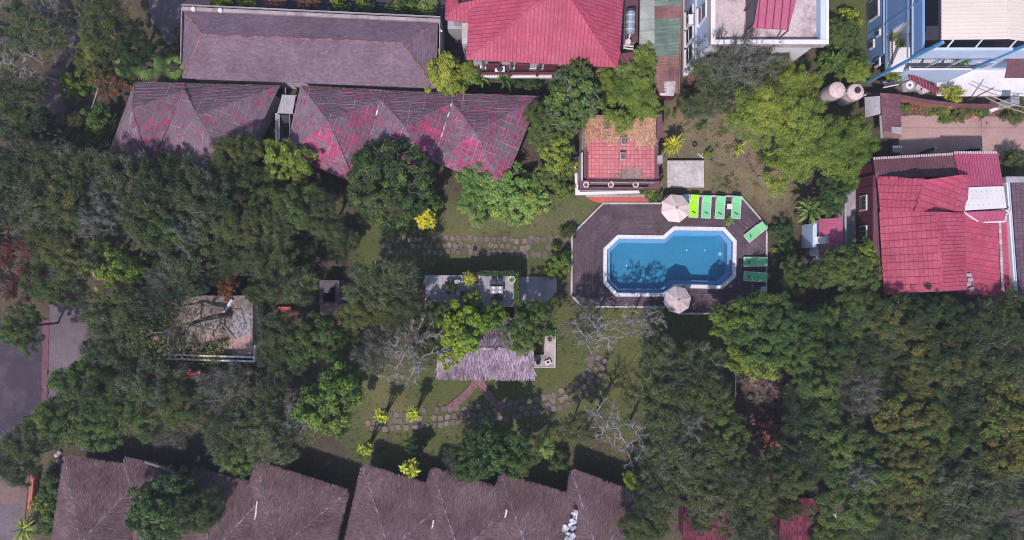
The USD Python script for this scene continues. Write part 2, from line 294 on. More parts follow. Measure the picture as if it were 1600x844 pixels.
def bumpy_line(mb, a, b, step, w, h, seed=0, gaps=0.):
    r = rnd(seed); a, b = np.array(a), np.array(b); L = np.linalg.norm(b - a); n = max(1, int(L / step))
    for i in range(n):
        if r.random() < gaps: continue
        p, q = a + (b - a) * (i + .04) / n, a + (b - a) * (i + .96) / n; j = r.normal(0, .02, 3); line_bar(mb, p + j, q + j, w * r.uniform(.8, 1.2), h, up=.05)
    return mb
def centre(pts): return np.append(np.array(pts)[:, :2].mean(0), 0.)
def walls(mb, eave, inset=.35, z1=None):
    g = Polygon(np.array(eave)[:, :2]).buffer(0).buffer(-inset, join_style=2); return mb.prism(g, 0, z1 if z1 else min(p[2] for p in eave) - .05)

M['hall_plaster'] = mat('hall_plaster', (.40, .335, .345), var=.2, s1=.5, s2=5, c2=(.24, .19, .19), mask=(.46, .66), s3=.8)
# ------------------------------------------------------------------ long shingled hall with a parapet at the top
nw, ne, se, sw = W(289, 18, 4), W(684, 36, 4), W(681, 138, 4), W(285, 122, 4); r0, r1 = W(316, 54, 5.6), W(627, 67, 5.6)
b = thing('long_hall', 'long low hall with a grey-brown shingled hip roof and pale parapet along the lane', 'building', centre([nw, ne, se, sw]))
put('wall', walls(MB(), [nw, ne, se, sw]), M['white_dirty'], b)
fs = [Face([nw, r0, r1, ne]), Face([ne, r1, se]), Face([se, r1, r0, sw]), Face([sw, r0, nw])]; rf = sub(put('roof', slabs(fs), M['thatch_base'], b), b)
sh_ = MB()
for i, f in enumerate(fs): f.tiles(sh_, .30, .15, th=.025, gap=.004, seed=i)
put('shingles', sh_, M['shingle'], rf, kind='stuff')
for a, c_ in ((nw, r0), (r0, r1), (r1, ne), (r1, se), (r0, sw)): put('ridge_cap', bumpy_line(MB(), a, c_, .45, .16, .07, 3), M['rust_sheet'], rf)
put('ridge_flashing', bumpy_line(MB(), r0 + (r1 - r0) * .22, r0 + (r1 - r0) * .9, .6, .10, .06, 5, gaps=.55), M['shingle_red'], rf)
for nm, a, c_ in (('parapet', W(284, 10, 4.3), W(688, 29, 4.3)),):
    d = MB(); line_bar(d, a + (0, -.16, 0), c_ + (0, -.16, 0), .46, 4.2, 0); put(nm, d, M['hall_plaster'], b)
    d = MB(); line_bar(d, a + (0, .12, .03), c_ + (0, .12, .03), .10, .2, .1); put('coping', d, M['concrete'], b)
d = MB(); line_bar(d, W(283.5, 12, 4.2), W(282, 99, 4.2), .11, 4.1, 0); put('side_wall', d, M['hall_plaster'], b)
d = MB(); line_bar(d, W(687, 34, 4.2), W(687, 86, 4.2), .11, 4.1, 0); put('side_wall', d, M['hall_plaster'], b)
for k, x in enumerate((303, 345)):
    put('vent_cap', MB().lathe([(.0, .25), (.16, .22), (.2, .1), (.2, 0), (0, 0)], W(x, 15 + k * 2, 4.3)), M['white'], b)
put('downpipe', MB().tube([W(687, 46, 4.1), W(690, 49, 4.1), W(690, 49, .1)], .07), M['white'], b)

# ------------------------------------------------------------------ row of bungalows under worn red-and-grey shingle roofs with battens
E, PK = 3.1, 5.5
def bungalow_roof(t, faces, worn, seed):
    base = MB(); sg = MB(); bt = MB()
    for i, (pts, wear, *ud) in enumerate(faces):
        f = Face(pts, (ud or [None])[0]); f.slab(base)
        ns = meshkit.noise if hasattr(meshkit, 'noise') else None
        def keep(p, r, wear=wear):
            q = 0.5 + .5 * math.sin(p[0] * 1.1 + 2.3 * math.sin(p[1] * .9 + seed)) * math.cos(p[1] * 1.3 + math.sin(p[0] * .7))
            return r.random() > wear * (.62 * q ** 1.3 + .16)
        f.tiles(sg, .30, .17, th=.03, gap=.006, keep=keep, seed=seed * 7 + i)
        x0, y0, x1, y1 = f.pg.bounds; r = rnd(seed + i * 3); y = y0 + .2
        while y < y1:      # the split bamboo battens that hold the shingles down, many of them broken
            x = x0
            while x < x1:
                l = r.uniform(.6, 2.2)
                if r.random() < .34 + .34 * wear: f.piece(bt, [(x, y - .008), (x + l, y - .008 + r.normal(0, .008)), (x + l, y + .004), (x, y + .004)], .03, .05)
                x += l
            y += .36
        x = x0 + .25
        while x < x1:
            y = y0
            while y < y1:
                l = r.uniform(.8, 2.6)
                if r.random() < .32 + .35 * wear: f.piece(bt, [(x - .012, y), (x + .012, y), (x + .012 + r.normal(0, .03), y + l), (x - .008, y + l)], .04, .075)
                y += l
            x += .56
    rf = sub(put('roof', base, M['shingle_red'], t), t); put('shingles', sg, M['shingle'], rf, kind='stuff'); put('battens', bt, M['batten'], rf, kind='stuff'); return rf
BG = 'shingled bungalows of the upper row'
# eastern block: three units P1..P3 with valleys between
P1, P2, P3 = W(513, 190, PK), W(632, 197, PK), W(743, 207, PK); A2, A3 = W(595, 156, 3.95), W(707, 160, 3.95)
NW1, NE3 = W(470, 134, 3.2), W(844, 150, 3.2); SW1, SE1, SW2, SE2, SW3, SE3 = W(445, 241, E), W(555, 286, E), W(572, 235, E), W(671, 277, E), W(676, 252, E), W(785, 296, E)
NA2, NA3 = W(598, 140.5, 3.2), W(709, 146, 3.2)
def bungalow(label, eave, faces, seed, caps, gutters=()):
    t = thing('shingled_bungalow', label, 'bungalow', centre(eave), BG)
    put('wall', walls(MB(), eave, .5), M['white_dirty'], t); rf = bungalow_roof(t, faces, 1, seed)
    for a, c_ in caps: put('ridge_cap', bumpy_line(MB(), a, c_, .35, .13, .06, seed), M['shingle'], rf)
    for a, c_, g in gutters: put('valley_gutter', bumpy_line(MB(), a, c_, .42, .12, .02, seed + 1, gaps=g), M['white'] if g < .6 else M['shingle_red'], rf)
    return t
bungalow('grey-brown bungalow beside the little steel canopy, its south hip worn to red', [NW1, NA2, A2, SE1, SW1], [([NW1, P1, A2, NA2], .25, (1,-.05)), ([NW1, SW1, P1], .12, (-.3,-1)), ([P1, SW1, SE1], 1.3, (1,-.43)), ([P1, SE1, SW2, A2], 1.0, (-.3,-1))], 1, [(NW1, P1), (P1, SW1), (P1, SE1), (P1, A2)])
bungalow('red-streaked bungalow half hidden behind the round dark tree, between two white valley gutters', [NA2, NA3, A3, SE2, SW2, A2], [([NA2, A2, P2], .25, (1,-.05)), ([NA2, P2, A3, NA3], .2, (1,-.05)), ([A2, SW2, P2], .30, (-.3,-1)), ([P2, SW2, SE2], .9, (1,-.43)), ([P2, SE2, SW3, A3], 1.15, (-.3,-1))], 2, [(A2, P2), (P2, SW2), (P2, SE2), (P2, A3)], [(A2, SW2, .15)])
bungalow('reddest bungalow of the row, next to the bushy green tree, vine climbing its south hip', [NA3, NE3, SE3, SW3, A3], [([NA3, A3, P3], .25, (1,-.05)), ([NA3, P3, NE3], .3, (1,-.05)), ([A3, SW3, P3], 1.0, (-.3,-1)), ([P3, SW3, SE3], 1.15, (1,-.43)), ([P3, SE3, NE3], 1.05, (-.3,-1))], 3, [(A3, P3), (P3, SW3), (P3, SE3), (P3, NE3)], [(A3, SW3, .35)])
# western block
P4, P5, A5 = W(309, 181, PK), W(206, 170, 5.0), W(288, 141, 3.95); NE4, NW5 = W(437, 134, 3.2), W(211, 128, 3.2); NA5 = W(290, 130, 3.2)
SW4, SE4, SW5, SE5 = W(247, 237, E), W(368, 280, E), W(168, 246, E), W(236, 274, E)
bungalow('dim bungalow whose roof shows a red valley, west of the steel canopy', [NA5, NE4, SE4, SW4, A5], [([NA5, A5, P4], 0.13, (1,-.05)), ([NA5, P4, NE4], 0.16, (1,-.05)), ([A5, SW4, P4], 0.23, (-.3,-1)), ([P4, SW4, SE4], 0.10, (1,-.43)), ([P4, SE4, NE4], 0.26, (-.3,-1))], 4, [(A5, P4), (P4, SW4), (P4, SE4), (P4, NE4)], [(A5, SW4, .6)])
bungalow('westernmost bungalow of the upper row, red showing through, below the fan palms', [NW5, NA5, A5, SW4, SE5, SW5], [([NW5, P5, A5, NA5], 0.13, (1,-.05)), ([NW5, SW5, P5], 0.07, (-.3,-1)), ([P5, SW5, SE5], 0.23, (1,-.43)), ([P5, SE5, SW4, A5], 0.39, (-.3,-1))], 5, [(NW5, P5), (P5, SW5), (P5, A5), (P5, SE5)])
# steel canopy, stair and dark court between the blocks
t = thing('steel_canopy', 'pale steel canopy over a dark stair between the two bungalow blocks', 'canopy', W(447, 180))
c0 = [W(441, 148, 2.9), W(462, 149, 2.9), W(457, 178, 2.6), W(433, 177, 2.6)]
f = Face(c0); put('canopy_sheet', f.slab(MB(), .04), M['concrete'], t); put('ribs', f.ribs(MB(), .3, .02, .03), M['white_dirty'], t)
for k in range(10): put('step', MB().box(W(446, 182 + k * 4.4, 2.2 - k * .2), (.9, .24, .05)), M['dark_metal'], t)
for k in range(11): put('striped_slat', MB().box(W(433.5, 180 + k * 4, 2.45), (.42, .09, .04), rz=-.6), M['white'], t)
for x in (431, 436.5, 452): d = MB(); line_bar(d, W(x, 178, 2.4), W(x, 218, 2.4), .06, .06); put('rail', d, M['steel'], t)
for p in c0: put('post', MB().tube([p * (1, 1, 0), p - (0, 0, .05)], .05), M['steel'], t)
put('pipe', MB().tube([W(446, 146, 3), W(446, 137, 3)], .05), M['steel'], t)

# ------------------------------------------------------------------ thatched bungalows along the bottom
def thatched(label, NW, NE, PKp, seed, he=2.8, hp=5.2, wear=None, name='thatched_bungalow', pk2=None):
    """hip roof given by its two upper eave corners and its peak; the far side mirrors them"""
    nw, ne, p = W(*NW, he), W(*NE, he), W(*PKp, hp); sw = 2 * np.append(p[:2], he) - ne; se = 2 * np.append(p[:2], he) - nw
    t = thing(name, label, 'bungalow', centre([nw, ne, se, sw]), 'thatched bungalows along the bottom')
    put('wall', walls(MB(), [nw, ne, se, sw], 1.1), M['bark'], t); base, bl = MB(), MB(); fs = [Face([nw, p, ne]), Face([ne, p, se]), Face([se, p, sw]), Face([sw, p, nw])]
    for i, f in enumerate(fs):
        f.slab(base, .22)
        if i in (0, 1, 3): f.blades(bl, 170, seed * 5 + i, L=.36, w=.036, lift=.07)
    rf = sub(put('roof', base, M['thatch_base'], t), t); put('thatch', bl, M['thatch'], rf, kind='stuff')
    for c_ in (nw, ne, se, sw): put('hip_roll', bumpy_line(MB(), p, c_, .24, .12, .07, seed, gaps=.35), M['thatch_pale'], rf)
    return t, (nw, ne, se, sw, p), rf
th = {}
for i, (lab, a, c_, p) in enumerate((
    ('thatched bungalow at the lower left corner beside the alley', (101, 714), (232, 733), (126, 848)),
    ('thatched bungalow mostly under a dark bushy tree, second of the lower left group', (194, 717), (272, 733), (222, 848)),
    ('thatched bungalow right of the dark bushy tree, bright shrub over its eave', (301, 733), (425, 764), (330, 862)),
    ('thatched bungalow left of the dark gap that splits the lower row', (400, 722), (543, 768), (434, 858)),
    ('thatched bungalow right of the dark gap, yellow croton at its eave', (567, 727), (708, 771), (609, 861)),
    ('thatched bungalow under the glossy green tree, a white gutter on each side', (675, 733), (816, 775), (717, 863)),
    ('thatched bungalow with torn grey sheeting in its valley', (783, 742), (925, 785), (827, 868)),
    ('easternmost thatched bungalow, leaning grey tree at its corner', (893, 735), (998, 773), (937, 872)))):
    th[i] = thatched(lab, a, c_, p, 11 + i)
for i, (a, c_) in {5: ((678, 812), (672, 850)), 6: ((791, 795), (785, 848)), 3: ((403, 783), (392, 850)), 7: ((902, 798), (895, 850))}.items():
    put('valley_gutter', bumpy_line(MB(), W(*a, 3.75), W(*c_, 3.2), .4, .12, .03, i, gaps=.05), M['white'], th[i][2])
g = rnd(5); d = MB()
for k in range(42):      # torn sheeting lying in the valley of the seventh roof
    f_ = g.random() ** .6; x = 899 - f_ * 34 * g.uniform(.1, 1); y = 799 + f_ * 46; d.box(W(x, y, 3.95 - f_ * .25 + g.uniform(0, .14)), (g.uniform(.18, .5), g.uniform(.1, .3), .015), g.uniform(0, 3))
put('torn_sheeting', d, mat('torn_sheet', (.42, .43, .50), var=.3, island=.6), th[6][2], label='torn grey and white sheeting in the valley')

# ------------------------------------------------------------------ thatched pavilion in the middle
nw, ne, se, sw = W(688, 500, 2.6), W(836, 500, 2.6), W(836, 591, 2.6), W(682, 588, 2.6); r0, r1 = W(688, 545, 4.3), W(832, 545, 4.3)
t = thing('thatched_pavilion', 'open pavilion with a shaggy pale straw roof among lime green trees', 'pavilion', centre([nw, ne, se, sw])); base, bl = MB(), MB()
for i, f in enumerate((Face([nw, r0, r1, ne]), Face([se, r1, r0, sw]))): f.slab(base, .2); f.blades(bl, 85, 90 + i, L=.62, w=.085, lift=.22)
rf = sub(put('roof', base, M['thatch_base'], t), t); put('thatch', bl, M['thatch_pale'], rf, kind='stuff'); put('ridge_roll', bumpy_line(MB(), r0, r1, .3, .3, .1, 4), M['thatch_pale'], rf)
put('floor', MB().prism(poly([(690, 500), (834, 500), (834, 585), (690, 585)], .15), 0, .15), M['concrete_tan'], t)
for x in (694, 762, 828):
    for y in (505, 580): put('post', MB().tube([W(x, y, 0), W(x, y, 2.75)], .09, 8), M['bark'], t)

# ------------------------------------------------------------------ red-tiled house at the top
he = 6.6
sw, se1, se2, ne, nw = W(729, 93, he), W(962, 105, he), W(968, 80, he), W(976, -40, he), W(736, -40, he); p0, p1 = W(858, -8, 9.6), W(888, -8, 9.6)
t = thing('red_tiled_house', 'two-storey house with a large red tiled hip roof and a balcony below it', 'house', centre([sw, se1, ne, nw]))
fs = [Face([sw, se1, p1, p0]), Face([se1, se2, p1]), Face([se2, ne, W(888, -40, 9.6), p1]), Face([nw, sw, p0, W(858, -40, 9.6)])]
rf = sub(put('roof', slabs(fs, .16), M['red_roof'], t), t)
tl = MB()
for i, f in enumerate(fs): f.tiles(tl, .30, .36, th=.05, gap=.02, stag=0, seed=60 + i)
put('roof_tiles', tl, M['red_tile'], rf, kind='stuff')
for a, c_ in ((sw, p0), (se2, p1), (p0, p1), (se1, se2)): put('ridge_tiles', bumpy_line(MB(), a, c_, .4, .26, .08, 7), M['red_tile'], rf)
w0 = [W(744, -30, 6.3), W(738, 88, 6.3), W(952, 97, 6.3), W(962, -30, 6.3)]
put('wall', MB().prism(Polygon([p[:2] for p in w0]).buffer(0), 0, 6.4), M['white_dirty'], t)
# lower wing to the west
a, b_, c_, d_ = W(698, 32, 5.9), W(736, 36, 5.9), W(790, -30, 7.3), W(700, -40, 5.9)
f1, f2 = Face([W(696, 31, 5.9), W(739, 36, 5.9), W(800, -12, 7.6), W(715, 5, 7.0)]), Face([W(700, -40, 5.9), W(696, 31, 5.9), W(716, 5, 7.0), W(718, -40, 7.0)])
wr = sub(put('wing_roof', slabs([f1, f2], .14), M['red_roof'], t), t); tl = MB(); f1.tiles(tl, .3, .36, gap=.02, stag=0, seed=3); f2.tiles(tl, .3, .36, gap=.02, stag=0, seed=4); put('roof_tiles', tl, M['red_tile'], wr, kind='stuff')
put('ridge_tiles', bumpy_line(MB(), W(696, 31, 5.9), W(716, 5, 7.0), .4, .22, .08, 7), M['red_tile'], wr)
put('wing_wall', MB().prism(poly([(706, -30), (706, 24), (742, 28), (742, -30)], 5.7), 0, 5.8), M['concrete'], t)
put('wing_porch', MB().b2(W(704, 62, 0) * (1, 1, 0), W(733, 34, 0) + (0, 0, 3.0)), M['concrete'], t)
put('bay', MB().b2(W(727, 92, 0), W(740, 62, 0) + (0, 0, 4.6)), M['white_dirty'], t)
wq = W(727, 84, 4); put('bay_window', MB().box((wq[0] - .02, wq[1], 3.4), (.08, .9, 1.3)), M['glass'], t)
# balcony
y0 = W(0, 121, 3.4)[1]; y1 = W(0, 96, 6.3)[1]; x0, x1 = W(748, 0, 3.4)[0], W(930, 0, 3.4)[0]
bal = sub(put('balcony', MB().b2((x0, y0, 3.1), (x1, y1 + .5, 3.4)), M['white'], t), t)
put('balcony_floor', MB().b2((x0 + .1, y0 + .2, 3.404), (x1 - .1, y1, 3.41)), M['maroon'], bal)
rl = MB().b2((x0 + .03, y0 + .06, 4.2), (x1 - .03, y0 + .2, 4.32)); put('handrail', rl, M['maroon'], bal)
for k in range(44): x = x0 + .2 + k * (x1 - x0 - .4) / 43; put('baluster', MB().lathe([(.0, 3.4), (.05, 3.42), (.075, 3.6), (.035, 3.9), (.06, 4.2), (0, 4.21)], (x, y0 + .13, 0), 6), M['canvas'], bal)
for x in np.linspace(x0 + .1, x1 - .1, 5): put('column', MB().box((x, y0 + .16, 4.9), (.2, .2, 3.1)), M['maroon'], t)
for x in np.linspace(x0 + 1.2, x1 - 1.4, 4): put('balcony_door', MB().box((x, y1 - .02, 4.5), (1.1, .1, 2.1)), M['maroon'], t)
for x in (781, 930):
    q = W(x, 105, 4.8); ac = thing('air_conditioner', 'white air conditioner box on the %s end of the red-roofed house balcony' % ('left' if x < 800 else 'right'), 'air conditioner', (q[0], y0 + .45, 3.42))
    put('casing', MB().box((q[0], y0 + .45, 4.1), (.82, .45, .7), bevel=.04), M['white'], ac); put('fan_grille', MB().lathe([(0, .02), (.24, .02), (.26, 0), (.26, -.02), (0, -.02)], (q[0], y0 + .45, 4.46), 14), M['dark_metal'], ac)
    put('bracket', MB().box((q[0], y0 + .45, 3.58), (.7, .4, .34)), M['dark_metal'], ac)
# side roof with the solar water heater
q = [W(977, -30, 5.6), W(977, 66, 5.6), W(996, 66, 5.2), W(998, -30, 5.2)]; f = Face(q)
t2 = thing('side_annex', 'narrow annex roof with maroon sheets between the red house and the green shed', 'annex', centre(q))
put('roof', f.slab(MB(), .1), M['maroon_sheet'], t2); put('rib', f.ribs(MB(), .35), M['maroon_sheet'], t2); put('wall', walls(MB(), q, .1, 5.0), M['white_dirty'], t2)
q2 = [W(967, 84, 5.0), W(966, 100, 4.8), W(992, 101, 4.6), W(994, 80, 4.8)]; f = Face(q2); put('lower_roof', f.slab(MB(), .1), M['maroon_sheet'], t2); put('lower_rib', f.ribs(MB(), .4), M['maroon'], t2); put('lower_wall', walls(MB(), q2, .05, 4.5), M['white_dirty'], t2)
put('white_ledge', MB().prism(poly([(955, 104), (972, 99), (992, 101), (986, 112), (974, 113)], 4.3), 4.0, 4.3), M['white'], t2)
hq = W(985, 35, 5.8); hw = thing('solar_water_heater', 'shiny cylindrical solar water tank with white pipes on the annex roof', 'water heater', hq)
a, b_ = W(985.5, 17, 6.15), W(984.5, 54, 6.0)
put('tank', MB().tube([a, a + (b_ - a) * .04, a + (b_ - a) * .96, b_], [.26, .36, .36, .26], 18), M['steel'], hw, smooth=30)
for k in (.2, .5, .8): put('band', MB().tube([a + (b_ - a) * (k - .012), a + (b_ - a) * (k + .012)], .375, 18), M['white'], hw)
put('end_cap', MB().tube([a + (a - b_) * .06, a], .38, 16), M['dark_metal'], hw)
put('pipe', MB().tube([b_, W(983, 60, 6.1), W(980, 66, 6.0)], .06), M['white'], hw)
put('float_tank', MB().lathe([(0, .3), (.2, .28), (.26, .1), (.26, -.2), (0, -.2)], W(981, 66, 6.0)), M['pink_plastic'], hw)
for y in (72, 76): put('pipe', MB().tube([W(974, y - 1, 5.7), W(990, y + 1, 5.7)], .045), M['white'], hw)
for y in (24, 46): put('stand', MB().box(W(985, y, 5.55), (.7, .12, .5)), M['dark_metal'], hw)

# ------------------------------------------------------------------ green sheet shed
q = [W(1000, -30, 3.6), W(998, 85, 3.6), W(1030, 146, 3.3), W(1059, 146, 3.1), W(1066, -30, 3.1)]
t = thing('green_shed', 'long shed roofed with faded green and rusty sheets', 'shed', centre(q)); f = Face(q); put('roof', f.slab(MB(), .06), M['rust_sheet'], t)
g = rnd(8)
for j, y in enumerate(np.arange(-30, 146, 19.5)):
    for i, (xa, xb) in enumerate(((999, 1022), (1022, 1044), (1044, 1066))):
        hh = lambda x: 3.62 - (x - 1000) / 66 * .5
        mcol = M['rust_sheet'] if y > 105 or (j, i) in ((6, 1), (6, 2), (2, 1), (2, 2)) and g.random() < .8 else (M['pale_green_sheet'] if i == 0 and y < 60 else M['green_sheet'])
        p4 = [W(xa, y + g.uniform(-2, 2), hh(xa) + .03), W(xa, y + 21, hh(xa) + .05), W(xb + 1, y + 21, hh(xb) + .05), W(xb + 1, y, hh(xb) + .03)]
        fc = Face(p4); lim = Polygon([p[:2] for p in q])
        fc.pg = fc.pg.intersection(Polygon(fc.d2([np.append(c, hh(1030)) for c in lim.exterior.coords[:-1]])))
        if fc.pg.is_empty or fc.pg.geom_type != 'Polygon': continue
        m_ = MB(); fc.piece(m_, list(fc.pg.exterior.coords)[:-1], .0, .02); x0_, y0_, x1_, y1_ = fc.pg.bounds; yy = y0_ + .1
        fc.ribs(m_, .24, .035, .045); put('sheet', m_, mcol, t)
put('wall', walls(MB(), q, .1, 3.0), M['maroon'], t)
d = MB(); line_bar(d, W(1067, -30, 3.3), W(1061, 146, 3.3), .16, 3.2, 0); put('side_board', d, M['rust_sheet'], t)
put('white_slab', MB().prism(poly([(1031, 128), (1056, 127), (1053, 150), (1031, 149)], 3.4), 3.3, 3.4), M['white_dirty'], t, label='peeling white slab at the end of the shed')

# ------------------------------------------------------------------ white building with a roof terrace
X0, X1, Y0, Y1 = 14.9, 23.4, 16.9, 31.0
t = thing('white_house', 'three-storey white house with a stained roof terrace and windows on its side wall', 'house', ((X0 + X1) / 2, (Y0 + Y1) / 2, 0))
put('wall', MB().b2((X0, Y0 + .0, 0), (X1 - .6, Y1, 9.0)), M['white'], t)
put('side_wall', MB().b2((X0 - .06, Y0 + .1, .3), (X0, Y1, 8.8)), M['pale_blue'], t)
put('plinth', MB().b2((X0 - .12, Y0 - .1, 0), (X1 - .5, Y1, .5)), M['white'], t)
put('terrace_floor', MB().b2((X0 + .1, Y0 + .1, 9.0), (X1 - .2, Y1, 9.15)), M['stained_terrace'], t)
for lo, hi, m_ in (((X0 - .15, Y0 - .15, 9.0), (X1, Y0 + .1, 10.0), 'stained_terrace'), ((X0 - .15, Y0 + .1, 9.0), (X0 + .1, Y1, 10.0), 'stained_terrace'), ((X1 - .55, Y0 + .1, 8.6), (X1, Y1, 10.0), 'pale_blue')): put('parapet', MB().b2(lo, hi), M[m_], t)
for lo, hi in (((X0 - .19, Y0 - .19, 10), (X1 + .04, Y0 + .14, 10.08)), ((X0 - .19, Y0 + .14, 10), (X0 + .14, Y1, 10.08)), ((X1 - .2, Y0 + .14, 10), (X1 + .04, Y1, 10.08))): put('coping', MB().b2(lo, hi), M['white'], t)
for z0, z1, ya, yb in ((1.6, 4.0, 20.45, 21.75), (1.6, 4.0, 18.95, 20.15), (1.6, 4.0, 17.25, 18.6), (6.0, 8.3, 19.3, 20.6), (6.0, 8.3, 21.7, 23.0)):
    wn = sub(put('window', MB().b2((X0 - .16, ya, z0), (X0 - .06, yb, z1)), M['white'], t), t); n = 2
    for k in range(n): w_ = (yb - ya - .3) / n; put('pane', MB().b2((X0 - .2, ya + .12 + k * (w_ + .06), z0 + .15), (X0 - .15, ya + .12 + k * (w_ + .06) + w_, z1 - .15)), M['glass'], wn)
    put('glazing_bar', MB().b2((X0 - .23, ya + .1, (z0 + z1) / 2 - .03), (X0 - .19, yb - .1, (z0 + z1) / 2 + .03)), M['white'], wn)
    put('sill', MB().b2((X0 - .3, ya - .08, z0 - .12), (X0 - .06, yb + .08, z0)), M['white'], wn)
put('floor_band', MB().b2((X0 - .14, Y0, 4.7), (X0 - .06, Y1, 5.0)), M['white'], t)
q = [W(1204, -14, 12.0), W(1176, 44, 11.4), W(1233, 48, 11.4), W(1246, -14, 12.0)]
q = [W(1187, -10, 12.0), W(1177, 44, 11.4), W(1232, 47, 11.4), W(1247, -10, 12.0)]
t2 = thing('rooftop_shelter', 'small red sheet-metal shelter standing on the white house terrace', 'shelter', centre(q) + (0, 0, 9.15)); f = Face(q)
put('roof', f.slab(MB(), .06), M['pink_sheet'], t2); x0_, y0_, x1_, y1_ = f.pg.bounds
f.ribs(d := MB(), .55, .03, .06); put('seam', d, M['maroon'], t2)
for p in q: put('post', MB().tube([np.array([p[0] * .985, p[1] * .985, 9.15]), p - (0, 0, .06)], .06), M['maroon'], t2)
put('back_wall', MB().b2((q[1][0] + .1, q[1][1] + .5, 9.15), (q[1][0] + .25, Y1, 11.2)), M['dark_metal'], t2)
qa = W(1086, 25, 4.2); ac = thing('air_conditioner', 'white air conditioner box between two windows of the white house side wall', 'air conditioner', (X0 - .35, qa[1], 4.0))
put('casing', MB().box((X0 - .42, 20.3, 4.4), (.4, .8, .6), bevel=.04), M['white'], ac); put('bracket', MB().box((X0 - .3, 20.3, 4.05), (.45, .6, .06)), M['dark_metal'], ac)
put('fan_grille', MB().box((X0 - .63, 20.3, 4.4), (.03, .5, .45)), M['dark_metal'], ac)
# things at its foot
q = W(1079, 127, 0); t2 = thing('scrap_barrel', 'open rusty barrel full of scrap at the foot of the white house', 'barrel', q)
put('shell', MB().lathe([(0, .03), (.43, .03), (.45, .0), (.47, .45), (.47, .9), (.49, .95), (.43, .95), (.42, .4), (0, .38)], q, 20), M['rust_sheet'], t2)
g = rnd(3); put('scrap', [d := MB(), [d.box(q + (g.uniform(-.26, .26), g.uniform(-.26, .26), g.uniform(.5, .9)), (g.uniform(.1, .4), .06, .04), g.uniform(0, 3)) for _ in range(22)]][0], M['terracotta'], t2)
q = W(1104, 130, 0); t2 = thing('blue_trough', 'blue plastic trough lying behind the white house, by the scrap barrel', 'trough', q)
put('body', MB().box(q + (0, 0, .35), (1.45, .75, .7), rz=-.08, bevel=.12), M['blue_plastic'], t2); put('rim', MB().box(q + (0, 0, .72), (1.5, .8, .04), rz=-.08), M['blue_plastic'], t2)
put('lid_rib', MB().box(q + (0, 0, .76), (1.3, .08, .04), rz=-.08), M['blue_plastic'], t2)
q = W(1092, 117, 0); t2 = thing('plank_pile', 'small pile of brown planks leaning by the scrap barrel', 'plank pile', q)
for k in range(5): put('plank', MB().box(q + (k * .12 - .2, k * .16 - .3, .1 + .06 * k), (1.5, .16, .04), rz=.5 + .12 * k), M['rust'], t2)

# ------------------------------------------------------------------ blue building
FX, FY, EX, NY = 30.8, 16.3, 37.25, 31.0
t = thing('blue_building', 'tall blue house with balconies, blue columns and a cream sheet roof', 'house', (35, 22, 0))
put('ground_floor_wall', MB().b2((FX, FY + 1.6, 0), (EX, NY, 3.4)), M['blue_wall'], t)
put('upper_wall', MB().b2((FX + .001, FY + 3.2, 3.4), (EX, NY, 7.4)), M['blue_wall'], t)
put('balcony_back_wall', MB().b2((FX + .1, FY + 3.1, 3.6), (EX, FY + 3.2, 7.3)), M['white'], t)
put('first_floor_slab', MB().b2((FX - .05, FY, 3.4), (EX, FY + 3.2, 3.6)), M['white'], t)
put('terrace_slab', MB().b2((FX, FY, 7.4), (EX, NY, 7.6)), M['dark_metal'], t)
put('terrace_beam', MB().b2((FX, FY, 7.6), (EX + 6, FY + .2, 9.9)), M['pale_blue'], t)
put('terrace_parapet', MB().b2((FX, FY + .2, 7.6), (FX + .2, NY, 9.2)), M['blue_wall'], t)
put('front_panel', MB().b2((FX + 1.35, FY - .1, 0), (EX, FY + .1, 4.6)), M['pale_blue'], t)
put('front_coping', MB().b2((FX + 1.3, FY - .14, 4.6), (EX, FY + .14, 4.7)), M['white'], t)
for (x, y) in ((FX, FY), (EX, FY)):
    put('column', MB().box((x, y, 6), (.19, .19, 12)), M['beam_blue'], t); put('column_edge', MB().box((x + .125, y - .06, 6), (.05, .05, 11.9)), M['pale_blue'], t)
for y in (20.3, 24.2, 28.1): put('wall_column', MB().b2((FX - .045, y - .10, 0), (FX - .001, y + .10, 9.1)), M['blue_wall'], t)
for z in (3.1, 3.55, 7.0, 7.75): put('floor_band', MB().b2((FX - .07, FY + (1.6 if z < 3.5 else .2), z), (FX - .002, NY, z + .14)), M['pale_blue'] if z in (3.1, 7.75) else M['blue_wall'], t)
rlg = MB()
for k in range(30): rlg.box((FX + 1.5 + k * .19, FY + .02, 5.15), (.035, .035, .9))
rlg.b2((FX + 1.4, FY - .01, 5.55), (EX - .1, FY + .05, 5.62)).b2((FX + 1.4, FY - .01, 4.78), (EX - .1, FY + .05, 4.83)); put('balcony_railing', rlg, M['dark_metal'], t)
rlg = MB()
for k in range(14): rlg.box((FX - .02, FY + .5 + k * .18, 4.1), (.035, .05, 1.0))
rlg.b2((FX - .05, FY + .35, 4.55), (FX + .02, FY + 3.1, 4.62)); put('corner_railing', rlg, M['dark_metal'], t)
for x in (FX + 2.6, FX + 4.3): put('balcony_post', MB().box((x, FY + .1, 6), (.16, .16, 2.9)), M['pale_blue'], t)
for x in (FX + 2.2, FX + 4.6): put('balcony_door', MB().box((x, FY + 3.08, 4.75), (1.0, .06, 2.2)), M['glass'], t)
qf = [W(1470, -30, 12.1), W(1470, 62, 12.1), W(1577, 61, 12.4), W(1577, -30, 12.4)]; qg = [W(1577, -30, 12.4), W(1577, 61, 12.4), W(1650, 71, 11.8), W(1650, -30, 11.8)]
fa, fb = Face(qf), Face(qg); rf = sub(put('roof', slabs([fa, fb], .05), M['cream_sheet'], t), t); d = MB()
